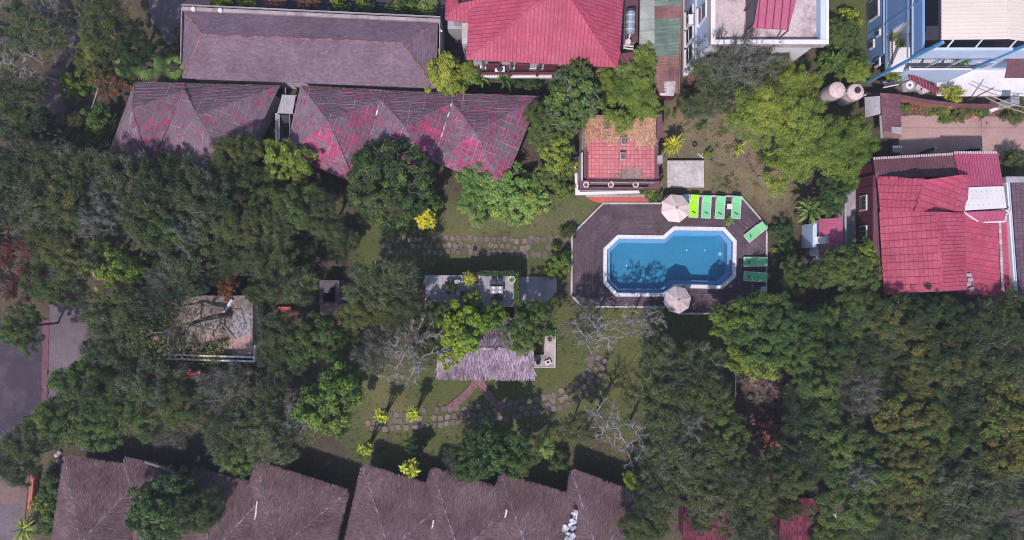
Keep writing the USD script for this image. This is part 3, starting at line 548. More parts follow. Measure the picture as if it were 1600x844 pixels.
for k in range(24):
    yy = W(0, 61, 12.2)[1] + .08 + k * .27
    for ff, xa, xb in ((qf, qf[0][0], qf[2][0]), (qg, qg[0][0], qg[2][0])):
        line_bar(d, (xa, yy + 0, ff[0][2] + .03), (xb, yy - (.0 if ff is qf else .1), ff[2][2] + .03), .07, .05, 0)
put('roof_ribs', d, M['cream_sheet'], rf, kind='stuff'); d = MB(); line_bar(d, qf[0], qf[1], .14, .2, .02); put('gutter', d, M['dark_metal'], rf)
put('roof_ridge', bumpy_line(MB(), qf[2], qf[3], .6, .2, .05), M['cream_sheet'], rf)
for x in (FX + 1.5, FX + 3.6, EX - .3): d = MB(); line_bar(d, (x, FY + .2, 9.9), (x + .5, FY + 1.6, 11.9), .12, .12); put('roof_brace', d, M['white'], t)
for x, y in ((FX + .2, NY - 6), (EX, NY - 6), (EX + 6, FY + .1)): put('roof_post', MB().box((x, y, 9.9), (.16, .16, 4.4)), M['dark_metal'], t)
# windows of the west wall (z, y, size)
for z0, z1, ya, yb in ((.7, 1.5, 18.9, 19.6), (2.0, 2.6, 19.6, 20.15), (1.7, 2.6, 17.1, 17.75), (.6, 2.4, 21.3, 23.0), (5.4, 6.3, 21.6, 22.4)):
    wn = sub(put('window', MB().b2((FX - .13, ya, z0), (FX - .003, yb, z1)), M['white'], t), t); put('pane', MB().b2((FX - .17, ya + .12, z0 + .1), (FX - .12, yb - .12, z1 - .1)), M['glass'], wn)
# east wing
put('east_wing_wall', MB().b2((EX + .15, FY + 1.0, 0), (EX + 12, NY, 7.0)), M['pale_blue'], t)
put('east_wing_roof', MB().b2((EX + .1, FY + .95, 7.0), (EX + 12, NY, 7.2)), M['maroon_sheet'], t)
put('east_window', MB().b2((EX + 1.6, FY + .93, 1.2), (EX + 3.0, FY + 1.0, 2.6)), M['glass'], t)
put('east_window_frame', MB().b2((EX + 1.5, FY + .96, 1.1), (EX + 3.1, FY + .999, 2.7)), M['white'], t)
put('forecourt', MB().b2((EX - .5, FY - 1.25, 0), (EX + 12, FY + 1.0, .25)), M['white'], t)
put('side_awning', Face([(EX + 3.0, FY + 1, 4.6), (EX + 3.0, FY - .6, 4.0), (EX + 6, FY - .6, 4.0), (EX + 6, FY + 1, 4.6)]).slab(MB(), .05), M['maroon_sheet'], t)
# maroon slatted stair canopy, outdoor unit, boxes at its foot
f = Face([W(1418, 113, 3.2), W(1422, 123, 2.9), W(1462, 148, 1.1), W(1468, 137, 1.3)])
t2 = thing('stair_canopy', 'sloping maroon slatted stair canopy in front of the blue house', 'canopy', W(1440, 130))
put('sheet', f.slab(MB(), .05), M['maroon'], t2)
for k in range(9):
    a = W(1420 + k * 5.2, 113 + k * 2.7, 3.3 - k * .24); c_ = W(1423 + k * 5, 123.5 + k * 3.1, 3.0 - k * .23); d = MB(); line_bar(d, a, c_, .07, .05, .04); put('slat', d, M['pink_sheet'], t2)
for p in ((1422, 124, 2.8), (1462, 148, 1.0), (1466, 138, 1.2)): put('post', MB().tube([W(*p) * (1, 1, 0), W(*p)], .05), M['maroon'], t2)
q = W(1411, 138, 0); t2 = thing('outdoor_unit', 'grey outdoor machine with a red fan hub below the blue house', 'machine', q)
put('casing', MB().box(q + (0, 0, .55), (1.15, .95, 1.1), rz=.15, bevel=.1), M['concrete'], t2); put('fan_ring', MB().lathe([(.14, 1.12), (.34, 1.12), (.34, 1.16), (.14, 1.16), (.14, 1.12)], q, 16), M['white'], t2); put('hub', MB().lathe([(0, 1.2), (.13, 1.17), (.14, 1.1), (0, 1.1)], q, 12), M['rust'], t2)
q = W(1395, 134, 0); t2 = thing('dark_awning', 'dark sheet awning with a white edge beside the outdoor machine', 'awning', q); f = Face([W(1380, 137, 2.2), W(1404, 132, 2.2), W(1402, 124, 2.5), W(1382, 130, 2.5)])
put('sheet', f.slab(MB(), .05), M['dark_metal'], t2); d = MB(); line_bar(d, W(1380, 137, 2.25), W(1404, 132, 2.25), .1, .06); put('edge', d, M['white'], t2)
for p in ((1382, 135), (1402, 131)): put('post', MB().tube([W(*p), W(*p, 2.15)], .05), M['dark_metal'], t2)
for k, (x, y) in enumerate(((1428, 139), (1440, 143), (1419, 136))):
    q = W(x, y, 0); t2 = thing('storage_box', ('grey storage box under the slatted stair canopy', 'white flat box at the lower end of the stair canopy', 'small white box right against the grey outdoor machine')[k], 'box', q); put('body', MB().box(q + (0, 0, .3), (.7, .5, .6), rz=.4 * k, bevel=.04), M['white' if k else 'concrete'], t2); put('lid', MB().box(q + (0, 0, .62), (.74, .54, .04), rz=.4 * k), M['white_dirty'], t2)
q = W(1413 - 20, 78, 3.6); 
for k, (x, y, l) in enumerate(((1414, 76, 'pot plant on the white corner balcony of the blue house'), (1392, 76, 'trailing pot plant at the corner balcony edge of the blue house'), (1533, 100, 'large pot plant at the right end of the blue house balcony'))):
    q = np.array([FX + .9, FY + 2.2, 3.6]) if k == 0 else (np.array([FX + .35, FY + 2.7, 3.6]) if k == 1 else np.array([EX - .5, FY + .8, 3.6])); t2 = thing('balcony_plant', l, 'pot plant', q)
    put('pot', MB().lathe([(0, 0), (.2, 0), (.28, .4), (.25, .4), (0, .35)], q, 12), M['terracotta'], t2); PLANTS = globals().setdefault('PLANTS', []); PLANTS.append((t2, q + (0, 0, .4), .55 if k < 2 else .9))

# ------------------------------------------------------------------ red-roofed house on the right
t = thing('pink_red_house', 'house on the right with crimson tiled gables and a white roof panel', 'house', W(1440, 370))
he, hr = 4.0, 6.4
mw = [W(1371, 278, he), W(1381, 457, he), W(1472, 452, hr), W(1466, 331, hr), W(1444, 281, 5.9)]
fW = Face([W(1374, 331, he), W(1381, 457, he), W(1472, 453, hr), W(1465, 331, hr)]); fE = Face([W(1465, 331, hr), W(1472, 453, hr), W(1510, 451, 5.0), W(1507, 333, 5.0)])
fU = Face([W(1372, 277, he + .05), W(1374, 331, he + .05), W(1430, 331, 5.9), W(1445, 281, 5.9)]); fV = Face([W(1445, 281, 5.9), W(1430, 331, 5.9), W(1488, 329, 5.2), W(1503, 273, 5.2)]); fX = Face([W(1503, 273, 5.2), W(1488, 331, 5.2), W(1510, 333, 4.6), W(1514, 275, 4.6)])
rf = sub(put('roof', slabs([fW, fE, fU, fV, fX], .12), M['red_roof'], t), t)
def one(m_): put('tile', m_, M['red_tile'], rf)
fW.tiles(None, .60, .335, th=.07, gap=.022, stag=0, each=one, seed=1)
tl = MB(); fE.tiles(tl, .30, .30, th=.06, gap=.015, stag=0, seed=2); fU.tiles(None, .60, .335, th=.07, gap=.022, stag=0, each=one, seed=3); fV.tiles(tl, .5, .32, th=.06, gap=.02, stag=0, seed=4); fX.tiles(tl, .5, .3, th=.06, gap=.02, stag=0, seed=5); put('small_tiles', tl, M['red_tile'], rf, kind='stuff')
for a, c_ in ((W(1465, 331, hr), W(1472, 453, hr)), (W(1445, 281, 5.9), W(1430, 331, 5.9)), (W(1503, 273, 5.2), W(1488, 331, 5.2)), (W(1372, 277, he + .1), W(1445, 281, 5.95))): put('ridge_tiles', bumpy_line(MB(), a, c_, .35, .26, .1, 9), M['red_tile'], rf)
put('gable_wall', MB().hull([W(1428, 331, 5.0), W(1488, 330, 5.0), W(1488, 330, 5.0) + (0, -.12, 0), W(1428, 331, 5.0) + (0, -.12, 0)], [W(1464, 331, 6.35), W(1466, 331, 6.35), W(1466, 331, 6.35) + (0, -.12, 0), W(1464, 331, 6.35) + (0, -.12, 0)]), M['pink_sheet'], t)
put('gable_wall', MB().hull([W(1381, 456, 3.9), W(1508, 451, 3.9), W(1508, 451, 3.9) + (0, .15, 0), W(1381, 456, 3.9) + (0, .15, 0)], [W(1470, 452, 6.2), W(1472, 452, 6.2), W(1472, 452, 6.2) + (0, .15, 0), W(1470, 452, 6.2) + (0, .15, 0)]), M['maroon'], t)
put('barge_board', [d := MB(), line_bar(d, W(1381, 458, he), W(1472, 454, hr), .16, .18), line_bar(d, W(1472, 454, hr), W(1511, 452, 5.0), .16, .18)][0], M['pink_sheet'], t)
xw = W(1337, 0, 0)[0]
put('wall', MB().b2((xw, W(0, 455, 0)[1], 0), (W(1505, 0, 3.9)[0], W(0, 275, 0)[1] - .3, 3.3)), M['maroon'], t)
put('upper_wall', MB().b2((xw + 1.0, W(0, 452, 3.9)[1], 3.3), (W(1505, 0, 3.9)[0], W(0, 282, 3.9)[1], 3.9)), M['maroon'], t)
for k in range(13): put('wall_board', MB().b2((xw - .035, W(0, 297, 0)[1] - .55 - k * .62, .1), (xw, W(0, 297, 0)[1] + .04 - k * .62, 3.28)), M['maroon'], t)
put('wall_ledge', MB().b2((xw - .02, W(0, 455, 0)[1], 3.3), (xw + .9, W(0, 292, 3.3)[1], 3.36)), M['maroon_sheet'], t)
for ya in (W(0, 318, 1.3)[1], W(0, 365, 1.3)[1], W(0, 428, 1.3)[1]):
    wn = sub(put('window', MB().b2((xw - .12, ya - .65, .9), (xw - .036, ya + .65, 2.3)), M['white'], t), t)
    for i in range(2):
        for j in range(3): put('pane', MB().b2((xw - .15, ya - .55 + j * .38, 1.0 + i * .62), (xw - .11, ya - .55 + j * .38 + .32, 1.0 + i * .62 + .54)), M['glass'], wn)
# northern lean-to, pink sheets, white sheets, canopy, eastern slope
fN = Face([W(1364, 248, 3.5), W(1369, 279, 4.0), W(1497, 275, 4.0), W(1490, 241, 3.5)]); fP = Face([W(1490, 238, 3.6), W(1502, 292, 4.3), W(1568, 292, 4.3), W(1559, 238, 3.6)])
nr = sub(put('lean_to_roof', slabs([fN], .06), M['maroon_sheet'], t), t); put('corrugation', fN.ribs(MB(), .22, .05, .05), M['maroon_sheet'], nr, kind='stuff')
for k in range(34): x = 1366 + k * 3.68; q = W(x, 248 - k * .21, 3.56); put('eave_cap', MB().box(q + (0, .02, .0), (.12, .2, .09)), M['canvas_old'], nr)
nr = sub(put('pink_sheet_roof', slabs([fP], .06), M['pink_sheet'], t), t); put('corrugation', fP.ribs(MB(), .24, .055, .06), M['pink_sheet'], nr, kind='stuff')
for k in range(19): q = W(1492 + k * 3.55, 238.5, 3.66); put('eave_cap', MB().box(q, (.12, .2, .09)), M['canvas_old'], nr)
put('north_wall', MB().b2((W(1368, 0, 3.4)[0], W(0, 280, 3.9)[1], 0), (W(1555, 0, 3.4)[0], W(0, 252, 3.4)[1], 3.35)), M['maroon'], t)
fG = Face([W(1504, 293, 4.45), W(1508, 329, 4.8), W(1573, 325, 4.8), W(1568, 291, 4.45)]); wr = sub(put('white_panel', fG.slab(MB(), .06), M['white'], t), t)
x0_, y0_, x1_, y1_ = fG.pg.bounds
for j in range(3):
    for k in range(9): put('screw', MB().lathe([(0, .03), (.025, .02), (.03, 0), (0, 0)], fG.d3([[x0_ + .25 + k * .4, y0_ + .4 + j * .55]], .01)[0], 6), M['rust'], wr)
fC = [Face([W(1507, 331, 4.7), W(1531, 347, 4.1), W(1570, 345, 4.1), W(1573, 328, 4.7)])]; cr = sub(put('canopy', slabs(fC, .08), M['maroon'], t), t); put('canopy_tiles', fC[0].tiles(MB(), .3, .25, th=.05, stag=0), M['pink_sheet'], cr, kind='stuff')
d = MB(); line_bar(d, W(1506, 331, 4.75), W(1531, 348, 4.15), .14, .12); line_bar(d, W(1531, 348, 4.15), W(1571, 346, 4.15), .14, .12); line_bar(d, W(1571, 346, 4.15), W(1574, 328, 4.7), .12, .12); put('canopy_trim', d, M['white'], cr)
fR = Face([W(1507, 334, 4.4), W(1509, 460, 4.2), W(1583, 462, 3.6), W(1574, 334, 3.8)]); er = sub(put('east_roof', fR.slab(MB(), .08), M['red_roof'], t), t)
put('east_tiles', fR.tiles(MB(), .5, .33, th=.045, gap=.012, stag=0, seed=12), M['red_tile'], er, kind='stuff')
g = rnd(2); 
for k in range(12): a = W(1562.5 + k * .4, 347 + k * 9, 4.05); c_ = W(1563 + k * .4, 355.5 + k * 9, 4.05); d = MB(); line_bar(d, a, c_, .22, .05, .02); put('gutter_strip', d, M['white_dirty' if g.random() < .6 else 'pale_green_sheet'], er)
for k, (x, y) in enumerate(((1514, 430), (1516, 437), (1513, 444), (1518, 452))): put('patch_tile', MB().box(W(x, y, 4.42), (.42, .3, .04), rz=.1 * k), M['concrete'], er)
put('east_wall', MB().b2((W(1510, 0, 3.5)[0], W(0, 458, 3.5)[1], 0), (W(1574, 0, 3.5)[0], W(0, 300, 3.5)[1], 3.3)), M['white_dirty'], t)
# white boundary wall and the dark roof beyond it
t2 = thing('white_boundary_wall', 'tall white wall at the right edge beside the crimson roof', 'wall', W(1580, 380))
d = MB(); line_bar(d, W(1574, 276, 4.2), W(1588, 464, 4.2), .34, 4.2, 0); put('wall', d, M['white'], t2); d = MB(); line_bar(d, W(1576.5, 276, 4.3), W(1590, 464, 4.3), .1, .12, .02); put('coping', d, M['pale_blue'], t2)
d = MB(); line_bar(d, W(1572, 328, 4.8), W(1580, 334, 4.8), .12, .1); line_bar(d, W(1574, 334, 4.8), W(1581, 328, 4.8), .12, .1); put('bracket', d, M['white'], t2)
fD = Face([W(1580, 284, 4.0), W(1592, 464, 4.0), W(1640, 464, 5.0), W(1632, 284, 5.0)]); t2 = thing('dark_tiled_house', 'house with a dark purple tiled roof at the right edge', 'house', W(1605, 370))
rf = sub(put('roof', fD.slab(MB(), .1), M['shingle'], t2), t2); put('roof_tiles', fD.tiles(MB(), .34, .3, th=.05, stag=0), mat('dark_tile', (.12, .075, .10), island=.15), rf, kind='stuff'); put('parapet', MB().b2(W(1572, 285, 4.4) * (1, 1, 0), W(1640, 276, 4.4)), M['concrete'], t2); put('wall', MB().b2(W(1590, 462, 3.8) * (1, 1, 0), W(1640, 286, 3.8)), M['white_dirty'], t2)
# small red lean-to and white porch west of it
q = [W(1279, 342, 2.5), W(1280, 402, 2.5), W(1319, 396, 2.8), W(1316, 340, 2.8)]; f = Face(q); t2 = thing('red_lean_to', 'small red sheet lean-to behind the bushes with a white porch frame', 'lean-to', centre(q))
rf = sub(put('roof', f.slab(MB(), .06), M['pink_sheet'], t2), t2); put('corrugation', f.ribs(MB(), .2, .04, .04), M['pink_sheet'], rf, kind='stuff'); put('wall', walls(MB(), q, .1, 2.4), M['white'], t2)
for lo, hi in (((1252, 388), (1258, 352)), ((1274, 408), (1279, 348))): put('porch_wall', MB().b2(W(*lo, 0), W(*hi, 0) + (0, 0, 2.6)), M['pale_blue'], t2)
put('porch_beam', MB().b2(W(1255, 383, 0) + (0, 0, 2.3), W(1278, 372, 0) + (0, 0, 2.62)), M['white'], t2); put('porch_floor', MB().prism(poly([(1252, 352), (1279, 350), (1279, 408), (1256, 408)], .1), 0, .1), M['dark_metal'], t2)
t2 = thing('alley_wall', 'thin white wall beside the grey passage west of the crimson house', 'wall', W(1323, 345)); d = MB(); line_bar(d, W(1321.5, 296, 2.2), W(1322, 395, 2.2), .16, 2.2, 0); put('wall', d, M['white'], t2); d = MB(); line_bar(d, W(1321.5, 296, 2.3), W(1322, 395, 2.3), .22, .1, 0); put('coping', d, M['concrete'], t2)
put('passage', MB().prism(poly([(1323, 290), (1338, 292), (1338, 400), (1323, 400)], .02), -.1, .02), M['concrete'])

# ------------------------------------------------------------------ brown sheet lean-to, boundary wall, tanks
t = thing('brown_sheet_lean_to', 'brown sheet lean-to roof in seven strips beside the grey yard', 'lean-to', W(1392, 180))
for k in range(7):
    y0_, y1_ = 145 + k * 9.9, 154.9 + k * 9.9; q = [W(1375 + k * .9, y0_, 2.8 - k * .02), W(1376 + k * .9, y1_, 2.74 - k * .02), W(1408.5, y1_ + 2, 2.5 - k * .02), W(1408, y0_ + 2.4, 2.56 - k * .02)]
    put('sheet', Face(q).slab(MB(), .05), M['maroon_sheet'] if k < 6 else M['rust_sheet'], t)
put('grey_sheet', Face([W(1393, 198, 2.66), W(1393, 208, 2.62), W(1409, 210, 2.56), W(1409, 199, 2.58)]).slab(MB(), .03), M['concrete'], t, label='pale grey replacement sheet')
put('side_sheet', Face([W(1351, 152, 2.4), W(1352, 184, 2.4), W(1376, 178, 2.7), W(1375, 150, 2.7)]).slab(MB(), .04), M['concrete'], t); put('side_sheet', Face([W(1374, 180, 2.4), W(1376, 216, 2.3), W(1382, 215, 2.5), W(1380, 180, 2.6)]).slab(MB(), .04), M['concrete'], t)
put('low_sheet', Face([W(1395, 228, 1.6), W(1395, 238, 1.6), W(1410, 239, 1.5), W(1410, 228, 1.5)]).slab(MB(), .04), M['concrete'], t)
for x, y in ((1379, 150), (1404, 152), (1384, 210), (1405, 210)): put('post', MB().tube([W(x, y), W(x, y, 2.4)], .05), M['dark_metal'], t)
t = thing('brick_boundary_wall', 'maroon-capped boundary wall with a crumbling brick foot along the pink lane', 'wall', W(1470, 160)); pts = [(1352, 147), (1408, 150), (1450, 158), (1500, 164), (1560, 165)]; d, c_ = MB(), MB()
for a, e in zip(pts, pts[1:]): line_bar(d, W(*a, 1.6), W(*e, 1.6), .2, 1.6, 0); line_bar(c_, W(*a, 1.7), W(*e, 1.7), .34, .1, 0)
put('wall', d, M['rust'], t); put('coping', c_, M['maroon_sheet'], t); g = rnd(4)
for k in range(70): x = g.uniform(1412, 1556); put('brick', MB().box(W(x, 168 + (x - 1412) * .06 + g.exponential(3), .06 + .06 * g.random()), (.22, .11, .08), rz=g.uniform(0, 3)), M['rust'], t)
q = W(1562, 166); t = thing('gate_pillar', 'square pale pillar at the end of the brick boundary wall', 'pillar', q); put('shaft', MB().box(q + (0, 0, 1), (.6, .6, 2)), M['white_dirty'], t); put('cap', MB().box(q + (0, 0, 2.05), (.75, .75, .12), bevel=.03), M['concrete'], t)
q = W(1551, 172); t = thing('fallen_board', 'long white board lying by the square pillar', 'board', q); put('board', MB().box(q + (0, 0, .25), (1.6, .3, .06), rz=.42), M['white'], t); put('rest', MB().box(q + (.3, .1, .11), (.3, .3, .22)), M['rust'], t)
for k, (x, y, l) in enumerate(((1311, 139, 'pinkish round water tank with a closed lid, left of the pair'), (1340, 142, 'pinkish round water tank with an open black hatch, right of the pair'))):
    q = W(x, y, 3.0) * (1, 1, 0); t = thing('water_tank', l, 'water tank', q); rr = .70
    put('stand', MB().lathe([(0, .9), (.62, .9), (.64, .0), (0, 0)], q, 12), M['concrete'], t)
    put('body', MB().lathe([(0, .92), (rr, .92), (rr, 1.4), (rr - .02, 1.43), (rr, 1.46), (rr, 2.0), (rr - .02, 2.03), (rr, 2.06), (rr, 2.62), (rr - .06, 2.72), (.36, 2.86), (0, 2.88)], q, 28), M['pink_plastic'], t)
    put('hatch', MB().lathe([(.0, 2.99), (.22, 2.98), (.26, 2.95), (.27, 2.8), (0, 2.8)], q + (.05, .08 if k else -.05, 0), 18), M['dark' if k else 'pink_plastic'], t)
    for a in range(5): put('rib', MB().box(q + (.48 * math.cos(a * 1.257), .48 * math.sin(a * 1.257), 2.84), (.26, .05, .05), rz=a * 1.257), M['pink_plastic'], t)
    put('inlet_pipe', MB().tube([q + (.5, -.3, 2.8), q + (.8, -.3, 2.8), q + (.8, -.3, 0)], .03), M['white'], t)
t = thing('leaning_pole', 'dark pole leaning from the brick wall towards the blue house forecourt', 'pole', W(1518, 158)); put('pole', MB().tube([W(1514, 157, .3), W(1553, 137, 2.6)], [.06, .045]), M['bark'], t); put('foot', MB().box(W(1514, 157, .15), (.25, .25, .3)), M['concrete'], t)
for k, (x, y, r_, l) in enumerate(((1444, 237, .35, 'dark motorbike parked against the north eave of the crimson house'), (1514, 236, .1, 'second motorbike further right along the crimson house eave'))):
    q = W(x, y, 0); t = thing('motorbike', l, 'motorbike', q); R = lambda dx, dz, dy=0: q + np.array([dx * math.cos(r_) - dy * math.sin(r_), dx * math.sin(r_) + dy * math.cos(r_), dz])
    for s_ in (-.6, .6): put('wheel', MB().tube([R(s_, .3, -.05), R(s_, .3, .05)], .3, 16), M['rubber'], t)
    put('body', MB().tube([R(-.55, .6), R(-.2, .62), R(.1, .5), R(.45, .85)], [.1, .16, .12, .08], 8), M['dark_metal'], t); put('seat', MB().tube([R(-.65, .78), R(-.35, .8), R(.05, .76)], [.09, .14, .1], 8), M['rubber'], t)
    put('fork', MB().tube([R(.6, .3), R(.45, .95)], .04), M['steel'], t); put('handlebar', MB().tube([R(.38, 1.0, -.33), R(.45, 1.0, 0), R(.38, 1.0, .33)], .025), M['steel'], t); put('headlight', MB().lathe([(0, .07), (.08, .04), (.09, -.05), (0, -.06)], R(.55, .9), 10), M['white'], t)

# ------------------------------------------------------------------ pool, deck and its furniture
DZ = .25
deck_px = [(893, 366), (942, 317), (1033, 317), (1041, 305), (1158, 306), (1199, 353), (1198, 470), (1172, 491), (1062, 491), (1050, 481), (909, 480), (892, 462)]
cop_px = [(943, 388), (965, 367), (1036, 368), (1052, 354), (1132, 355), (1151, 376), (1150, 433), (1129, 451.5), (1056, 450), (1038, 463.5), (962, 463.5), (942, 442)]
deck, cop = poly(deck_px, DZ), poly(cop_px, DZ); inner = cop.buffer(-.32, join_style=2)
t = thing('pool_deck', 'dark purple-brown plank deck with a white kerb around the swimming pool', 'deck', W(1040, 400))
R_ = lambda pts: poly(pts, DZ)
zones = [(R_([(880, 372), (945, 372), (945, 440), (880, 470)]), 90), (R_([(880, 372), (944, 300), (975, 366), (945, 386)]), 45), (R_([(942, 300), (1120, 300), (1120, 366), (968, 367)]), 0), (R_([(1120, 300), (1215, 300), (1215, 400), (1153, 378)]), -45), (R_([(1150, 376), (1215, 378), (1215, 480), (1150, 436)]), 90), (R_([(880, 440), (945, 440), (966, 500), (880, 500)]), -45)]
done = inner.buffer(.1); g = rnd(1); W_ = .145
zones.append((R_([(860, 290), (1230, 290), (1230, 510), (860, 510)]), 0))
for zp, ang in zones:
    zp = zp.intersection(deck.buffer(-.06)).difference(cop.buffer(.01)).difference(done); done = done.union(zp.buffer(.002)); mb = MB()
    z2 = affinity.rotate(zp, -ang, origin=(0, 0)); x0, y0, x1, y1 = z2.bounds; y = y0
    while y < y1:
        x = x0 - g.uniform(0, 2.5)
        while x < x1:
            l = g.uniform(2.2, 3.2); pc = affinity.rotate(sbox(x, y + .006, x + l - .008, y + W_ - .006).intersection(z2), ang, origin=(0, 0))
            z = DZ + g.uniform(-.006, .006); mb.prism(pc, z - .04, z); x += l
        y += W_
    put('planks', mb, M['deck'], t, kind='stuff')
put('underframe', MB().prism(deck.buffer(-.1).difference(cop.buffer(-.1)), .05, DZ - .06), M['dark'], t)
ring = deck.buffer(.02, join_style=2).difference(deck.buffer(-.12, join_style=2)); c = np.array(deck.exterior.coords)
for a, e in zip(c[:-1], c[1:]):
    seg = LineString([a, e]).buffer(.16, cap_style=2).intersection(ring); put('kerb', MB().prism(seg, 0, DZ + .03 + .001 * (len(_used) % 3)), M['white_dirty'], t)
pool = thing('swimming_pool', 'blue keyhole-shaped swimming pool with a white stone edge', 'swimming pool', W(1045, 410))
c = np.array(cop.exterior.coords)[:-1]; ci = np.array(inner.exterior.coords)[:-1]
if not cop.exterior.is_ccw: c = c[::-1]
if not inner.exterior.is_ccw: ci = ci[::-1]
ci = np.array([ci[np.argmin(((ci - p) ** 2).sum(1))] for p in c])
for i in range(len(c)):
    a, e, ai, ei = c[i], c[(i + 1) % len(c)], ci[i], ci[(i + 1) % len(c)]; n = max(1, round(np.linalg.norm(e - a) / .52))
    for k in range(n):
        f0, f1 = k / n + .012 / n, (k + 1) / n - .012 / n; q = Polygon([a + (e - a) * f0, a + (e - a) * f1, ai + (ei - ai) * f1, ai + (ei - ai) * f0]).buffer(0); z = DZ + .03 + g.uniform(0, .006); put('coping_stone', MB().prism(q, z - .1, z), M['white'], pool)
WL = .10; fl = -1.3
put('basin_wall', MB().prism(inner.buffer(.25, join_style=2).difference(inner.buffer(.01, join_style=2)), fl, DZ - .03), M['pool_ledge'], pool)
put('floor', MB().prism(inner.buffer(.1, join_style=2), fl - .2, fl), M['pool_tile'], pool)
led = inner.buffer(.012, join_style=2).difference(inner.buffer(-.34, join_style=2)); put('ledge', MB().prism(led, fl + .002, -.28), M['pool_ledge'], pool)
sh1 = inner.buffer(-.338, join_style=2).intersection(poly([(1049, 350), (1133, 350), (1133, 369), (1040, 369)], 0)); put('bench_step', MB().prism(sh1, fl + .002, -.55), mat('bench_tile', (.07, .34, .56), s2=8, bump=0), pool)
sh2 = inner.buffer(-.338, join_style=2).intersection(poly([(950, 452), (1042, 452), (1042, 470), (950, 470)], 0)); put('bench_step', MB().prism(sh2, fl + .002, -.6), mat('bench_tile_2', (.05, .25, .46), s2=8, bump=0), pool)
wv = trimesh.creation.extrude_polygon(inner.buffer(-.001, join_style=2), .02); wm = MB(); gx = inner.bounds
v2, f2 = trimesh.creation.triangulate_polygon(inner); put('water', MB().add(np.column_stack([v2, np.full(len(v2), WL)]), f2), M['water'], pool)
for x, y, r in ((1073, 391, .07), (1101, 391, .06), (979, 415, .07), (1137, 419, .07), (1137, 417, .05)): put('pool_light', MB().lathe([(0, .03), (r, .025), (r + .01, 0), (0, 0)], W(x, y, fl), 12), M['white'], pool)
for x, y in ((1125, 397), (1125, 411)): put('drain', MB().lathe([(.07, .02), (.15, .02), (.16, 0), (.05, 0), (.07, .02)], W(x, y, fl), 14), M['pale_blue'], pool)
# sun loungers
LG = 'green sun loungers around the pool'
def lounger(label, px, py, rot, mesh_m, back=.62):
    """(px, py): middle; rot: direction from foot to head"""
    q = W(px, py, .4) * (1, 1, 0) + (0, 0, DZ); t = thing('sun_lounger', label, 'sun lounger', q, LG); cs, sn = math.cos(rot), math.sin(rot); P = lambda x, y, z: q + np.array([x * cs - y * sn, x * sn + y * cs, z])
    L, w, z = 1.98, .34, .34; hx = L / 2 - .70; bx, bz = hx + .64, z + .30
    for s_ in (-1, 1):
        put('side_rail', MB().tube([P(-L / 2, s_ * (w + .05), z - .03), P(L / 2, s_ * (w + .05), z - .03)], .03), M['white'], t)
        for x in (-L / 2 + .22, L / 2 - .2): put('leg', MB().tube([P(x, s_ * (w + .05), z - .03), P(x * 1.03, s_ * (w + .07), 0)], .026), M['white'], t)
        put('back_frame', MB().tube([P(hx, s_ * (w + .01), z), P(bx, s_ * (w + .01), bz)], .022), M['white'], t)
    sheet = lambda a, b_, sag: [P(a[0] + (b_[0] - a[0]) * k / 5, 0, a[1] + (b_[1] - a[1]) * k / 5 - sag * math.sin(math.pi * k / 5)) for k in range(6)]
    for nm, a, b_ in (('seat_mesh', (-L / 2, z + .01), (hx, z + .01)), ('back_mesh', (hx + .012, z + .015), (bx, bz + .01))):
        mb = MB(); pts = sheet(a, b_, .03); off = np.array([-sn, cs, 0]) * (w + .015); v = np.vstack([np.stack([p - off, p - (0, 0, .012), p + off]) for p in pts]); fc = []
        for i in range(5):
            for j in range(2): o = i * 3 + j; fc += [[o, o + 3, o + 4], [o, o + 4, o + 1]]
        n = len(v); v = np.vstack([v, v - (0, 0, .02)]); fc = np.array(fc); put(nm, mb.add(v, np.vstack([fc, fc[:, ::-1] + n])), mesh_m, t)
    put('cross_rail', MB().tube([P(-L / 2, -w - .05, z - .02), P(-L / 2, w + .05, z - .02)], .03), M['white'], t); put('back_stay', MB().tube([P(bx - .1, -.2, bz - .1), P(L / 2 - .03, -.2, z)], .016), M['dark_metal'], t); put('back_stay', MB().tube([P(bx - .1, .2, bz - .1), P(L / 2 - .03, .2, z)], .016), M['dark_metal'], t)
    put('strap', MB().hull([P(-.66, -.15, z + .0), P(-.60, -.19, z + .0), P(-.44, .12, z + .0), P(-.50, .16, z + .0)], [P(-.66, -.15, z + .035), P(-.60, -.19, z + .035), P(-.44, .12, z + .035), P(-.50, .16, z + .035)]), M['dark_metal'], t)
lounger('lime yellow sun lounger right beside the clean parasol', 1083.5, 322, math.pi / 2 - .05, M['lime'])
lounger('mint green sun lounger next to the lime yellow one', 1103, 323, math.pi / 2 - .05, M['mint'])
lounger('mint green sun lounger just left of the little white table', 1124.5, 324, math.pi / 2 - .06, M['mint'])
lounger('mint green sun lounger just right of the little white table', 1149.5, 324, math.pi / 2 - .06, M['mint'])
lounger('green sun lounger set diagonally by the right corner of the deck', 1179.5, 362.5, .68, M['mint'])
lounger('shaded green sun lounger lying sideways, upper of two on the right side', 1179.5, 409, .0, M['mint'])
lounger('shaded green sun lounger lying sideways, lower of two on the right side', 1179.5, 432.5, -.05, M['mint'])
lounger('green sun lounger almost wholly under the stained parasol', 1060, 461, .9, M['mint'])
q = W(1072, 309, .5) * (1, 1, 0) + (0, 0, DZ); t = thing('towel_stool', 'low stool with a pale blue towel half under the clean parasol', 'stool', q); put('towel', MB().box(q + (0, 0, .44), (.5, .55, .05), bevel=.02), M['pale_blue'], t); put('seat', MB().box(q + (0, 0, .39), (.46, .5, .04)), M['white'], t)
for a in (-1, 1):
    for b_ in (-1, 1): put('leg', MB().box(q + (a * .2, b_ * .2, .19), (.04, .04, .37)), M['white'], t)
